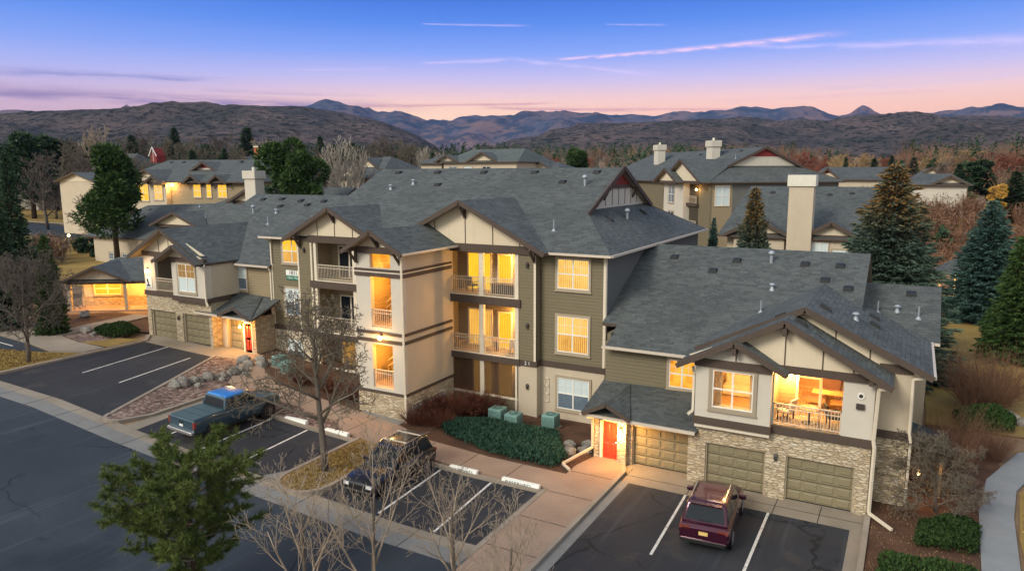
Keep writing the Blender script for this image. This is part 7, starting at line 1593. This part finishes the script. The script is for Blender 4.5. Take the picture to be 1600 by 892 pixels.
KL = {'dark': ('evergreen_tree', 'dark evergreen tree in the background', 'evergreens in the background'), 'pine': ('pine_tree', 'big dark pine standing by the beige wing on the left', None), 'bare': ('bare_tree', 'bare grey-brown tree in the background', 'bare trees in the background'), 'round': ('evergreen_tree', 'rounded bright green evergreen behind the main roof', 'rounded green evergreens'),
      'pale': ('bare_tree', 'white-barked bare tree beyond the main ridge', 'white-barked trees'), 'red': ('bare_tree', 'reddish bare cottonwood beyond the roofs on the right', 'reddish bare trees'), 'tan': ('bare_tree', 'golden-tan bare tree beyond the roofs on the right', 'tan bare trees'), 'yellow': ('yellow_tree', 'small yellow-leaved tree behind the blue spruce', None),
      'spruce_gold': ('spruce_tree', 'tall spruce with a gold-brown top', 'spruces with gold tops'), 'spruce': ('spruce_tree', 'blue-green spruce', 'blue spruces'), 'green': ('evergreen_tree', 'fresh green conifer', 'fresh green conifers')}
EX = {}; rg = random.Random(77); made = {}
for kd, x, y, h, w in BG:
    z = terrain(x, y) - .1
    if kd == 'dark': q = 'dark' if w < 5 or rg.random() < .3 else 'dark2'; me_, H0, W0 = SP[q], 12, (5.2 if q == 'dark' else 6.6)
    elif kd == 'bare': me_, H0, W0 = BT[rg.choice((0, 1, 2, 2))], 12.5, 9.0
    elif kd == 'pale': me_, H0, W0 = PT, 13, 6.0
    elif kd == 'red': me_, H0, W0 = RT[0], 12.5, 9
    elif kd == 'tan': me_, H0, W0 = RT[1], 12.5, 9
    else: me_, H0, W0 = SP[kd], {'spruce': 11, 'spruce_gold': 14.5, 'green': 10, 'round': 14, 'pine': 15, 'yellow': 11}[kd], {'spruce': 6.4, 'spruce_gold': 8.0, 'green': 6.0, 'round': 7.8, 'pine': 7.2, 'yellow': 5.2}[kd]
    H0, W0 = EX.setdefault(id(me_), None) or EX.__setitem__(id(me_), ext(me_)) or EX[id(me_)]
    sz = h / H0; sx = max(w * 1.1 / W0, sz * .5)
    if kd in ('spruce', 'spruce_gold', 'green') : sx = w * 1.1 / W0
    if kd == 'round' and h > 14.3: sx *= 1.25
    if kd == 'pine': sx *= 1.1
    nm, lb, gp_ = KL[kd]
    t_ = put_tree(me_, TC, x, y, z, (sx, sx, sz), rg.uniform(0, 6.28), lb, grp=gp_, name=nm); made.setdefault(kd, []).append(t_)
for kd, ts in made.items():
    ts.sort(key=lambda o: math.atan2(o.location.x, o.location.y))
    if len(ts) > 1:
        for i, o in enumerate(ts): o['label'] = o['label'] + ', %s from the left' % ORD[i]
for o, lb in zip(made['spruce_gold'], ('gold-topped spruce between the three-storey block and the garage roof', 'largest gold-topped spruce, behind the right end of the roofs')): o['label'] = lb
for o, lb in zip(made['spruce'], ('small narrow spruce beside the smaller gold-topped one', 'broad blue spruce on the right lawn beside the lit pavilion')): o['label'] = lb
for o, lb in zip(made['green'], ('fresh green conifer at the left in front of the street', 'green conifer cut by the right edge of the picture')): o['label'] = lb
# far wood: hundreds of tree crowns that read as one band
def wood(name, n, a0, a1, r0, r1, seed, label, dark=.35, red=.12, hh=(7, 13)):
    r = random.Random(seed); b = MB(); b.use('needle_dark'); b.use('twig_olive'); b.use('twig_warm'); b.use('twig_gold'); b.use('bark_pale'); b.use('twig_dark')
    for i in range(n):
        a = R(r.uniform(a0, a1)); d = math.sqrt(r.uniform(r0 ** 2, r1 ** 2)); x, y = d * math.sin(a), d * math.cos(a); z = terrain(x, y); h = r.uniform(*hh); w = h * r.uniform(.25, .42); q = r.random()
        if q < dark:
            b.cur = 0; con = r.random() < .5
            for k in range(90):
                u = r.random(); rr_ = w * ((1 - u) if con else math.sin(math.pi * min(1, u * .8 + .15))) * r.uniform(.6, 1); aa = r.uniform(0, 6.28); tri(b, Vector((x + math.cos(aa) * rr_, y + math.sin(aa) * rr_, z + h * u)), rv(r) * .5, rv(r) * .9)
        else:
            b.cur = 2 if q > 1 - red else (5 if r.random() < .35 else (3 if r.random() < .15 else 1))
            for k in range(95):
                aa = r.uniform(0, 6.28); u = r.uniform(.05, .5); p0 = Vector((x, y, z + h * u * .6)); rr_ = w * r.uniform(.3, 1.1); p1 = Vector((x + math.cos(aa) * rr_, y + math.sin(aa) * rr_, z + h * (u + r.uniform(.25, .5)))); s = (p1 - p0).cross(rv(r)).normalized() * r.uniform(.03, .075); tri(b, p0, s, p1 - p0)
                if k % 2: tri(b, p1, rv(r) * .07, rv(r) * .8)
            b.cur = 5; tri(b, Vector((x, y, z)), Vector((.2, 0, 0)), Vector((0, 0, h * .8)))
    o = bpy.data.objects.new(name, b.mesh(name, False, False)); COL.objects.link(o); tag(o, label, 'wood', kind='stuff'); return o
wood('far_wood', 1100, -74, -30, 190, 560, 1, 'mixed wood of bare and evergreen trees below the left hill', .5, .05)
wood('far_wood', 420, -32, -12, 190, 600, 2, 'trees below the saddle in the middle distance', .4, .2)
wood('far_wood', 760, -14, 26, 200, 620, 3, 'reddish and tan bare wood below the right hill', .2, .55)
wood('hillside_scrub', 260, -4, 26, 126, 200, 4, 'reddish brown thicket beyond the right lawn', .12, .6, (3, 7))
wood('thicket', 150, -1.2, 6.5, 100, 121, 6, 'reddish brown brush between the right lawn and the hip-roofed cream house', .05, .85, (2.2, 4.2))
wood('thicket', 60, -64, -55, 108, 128, 7, 'grey-brown brush along the street at the far left', .15, .3, (1.5, 3.5))
leafmat('litter', [(.10, .06, .03), (.22, .14, .07), (.34, .25, .14)]); leafmat('grass_blade', [(.16, .10, .03), (.28, .19, .06), (.40, .29, .10)])
cover('leaf_litter', [(-24.4, 31.0), (-13.8, 30.2), (-13.5, 33), (-14.5, 36.6), (-24.3, 36.2)], .03, 'litter', 2600, 'dry leaves scattered over the mulch bed', 'leaf litter', .045, stuff=True)
cover('leaf_litter', [(-40, 35.2), (-36, 32.2), (-28, 31.5), (-27.8, 36.3), (-36, 36.4)], .03, 'litter', 2200, 'dry leaves scattered over the left mulch bed', 'leaf litter', .045, stuff=True, seed=9)
cover('leaf_litter', [(-.6, 24), (2.9, 24), (3.1, 30), (3.5, 36), (1.2, 40), (-.6, 33)], .03, 'litter', 2400, 'dry leaves scattered under the tangled shrubs at the right', 'leaf litter', .05, stuff=True, seed=10)
cover('dry_grass', [(-24.9, 28.1), (-24.9, 23.2), (-24.4, 22.2), (-23.2, 22.0), (-22.6, 23), (-22.5, 28.1)], .10, 'grass_blade', 5200, 'dry tan grass and mulch on the tree island', 'grass', .075, stuff=True, seed=11)
cover('dry_grass', [(-60, 22.8), (-50.3, 22.8), (-50.7, 28.3), (-52.2, 27.4), (-60, 25.4)], .10, 'grass_blade', 5200, 'dry golden grass strip beside the left lot', 'grass', .09, stuff=True, seed=12)
cover('dry_grass', [(4.7, 29), (9.5, 29), (12, 43.6), (6.6, 41.0), (5.2, 37.6), (4.7, 33)], .06, 'grass_blade', 7000, 'dry golden grass beside the curved walk', 'grass', .08, stuff=True, seed=13)
# ---------------------------------------------------------------- the air
bm = bmesh.new(); bmesh.ops.create_cube(bm, size=1); me = bpy.data.meshes.new('haze'); bm.to_mesh(me); bm.free()
hz = bpy.data.objects.new('haze', me); COL.objects.link(hz); hz.location = (-2000, 3900, 330); hz.scale = (15000, 12200, 860); hz['kind'] = 'stuff'; hz['label'] = 'thin blue evening haze over the valley'; hz['category'] = 'haze'
mh = bpy.data.materials.new('haze'); mh.use_nodes = True; nt = mh.node_tree; nt.nodes.clear(); pv = nt.nodes.new('ShaderNodeVolumePrincipled'); pv.inputs['Color'].default_value = (.28, .50, .99, 1); pv.inputs['Density'].default_value = .00004; pv.inputs['Anisotropy'].default_value = 0
oo = nt.nodes.new('ShaderNodeOutputMaterial'); nt.links.new(pv.outputs[0], oo.inputs['Volume']); me.materials.append(mh)
for o in bpy.data.objects:
    if '_w' in o.keys(): del o['_w']
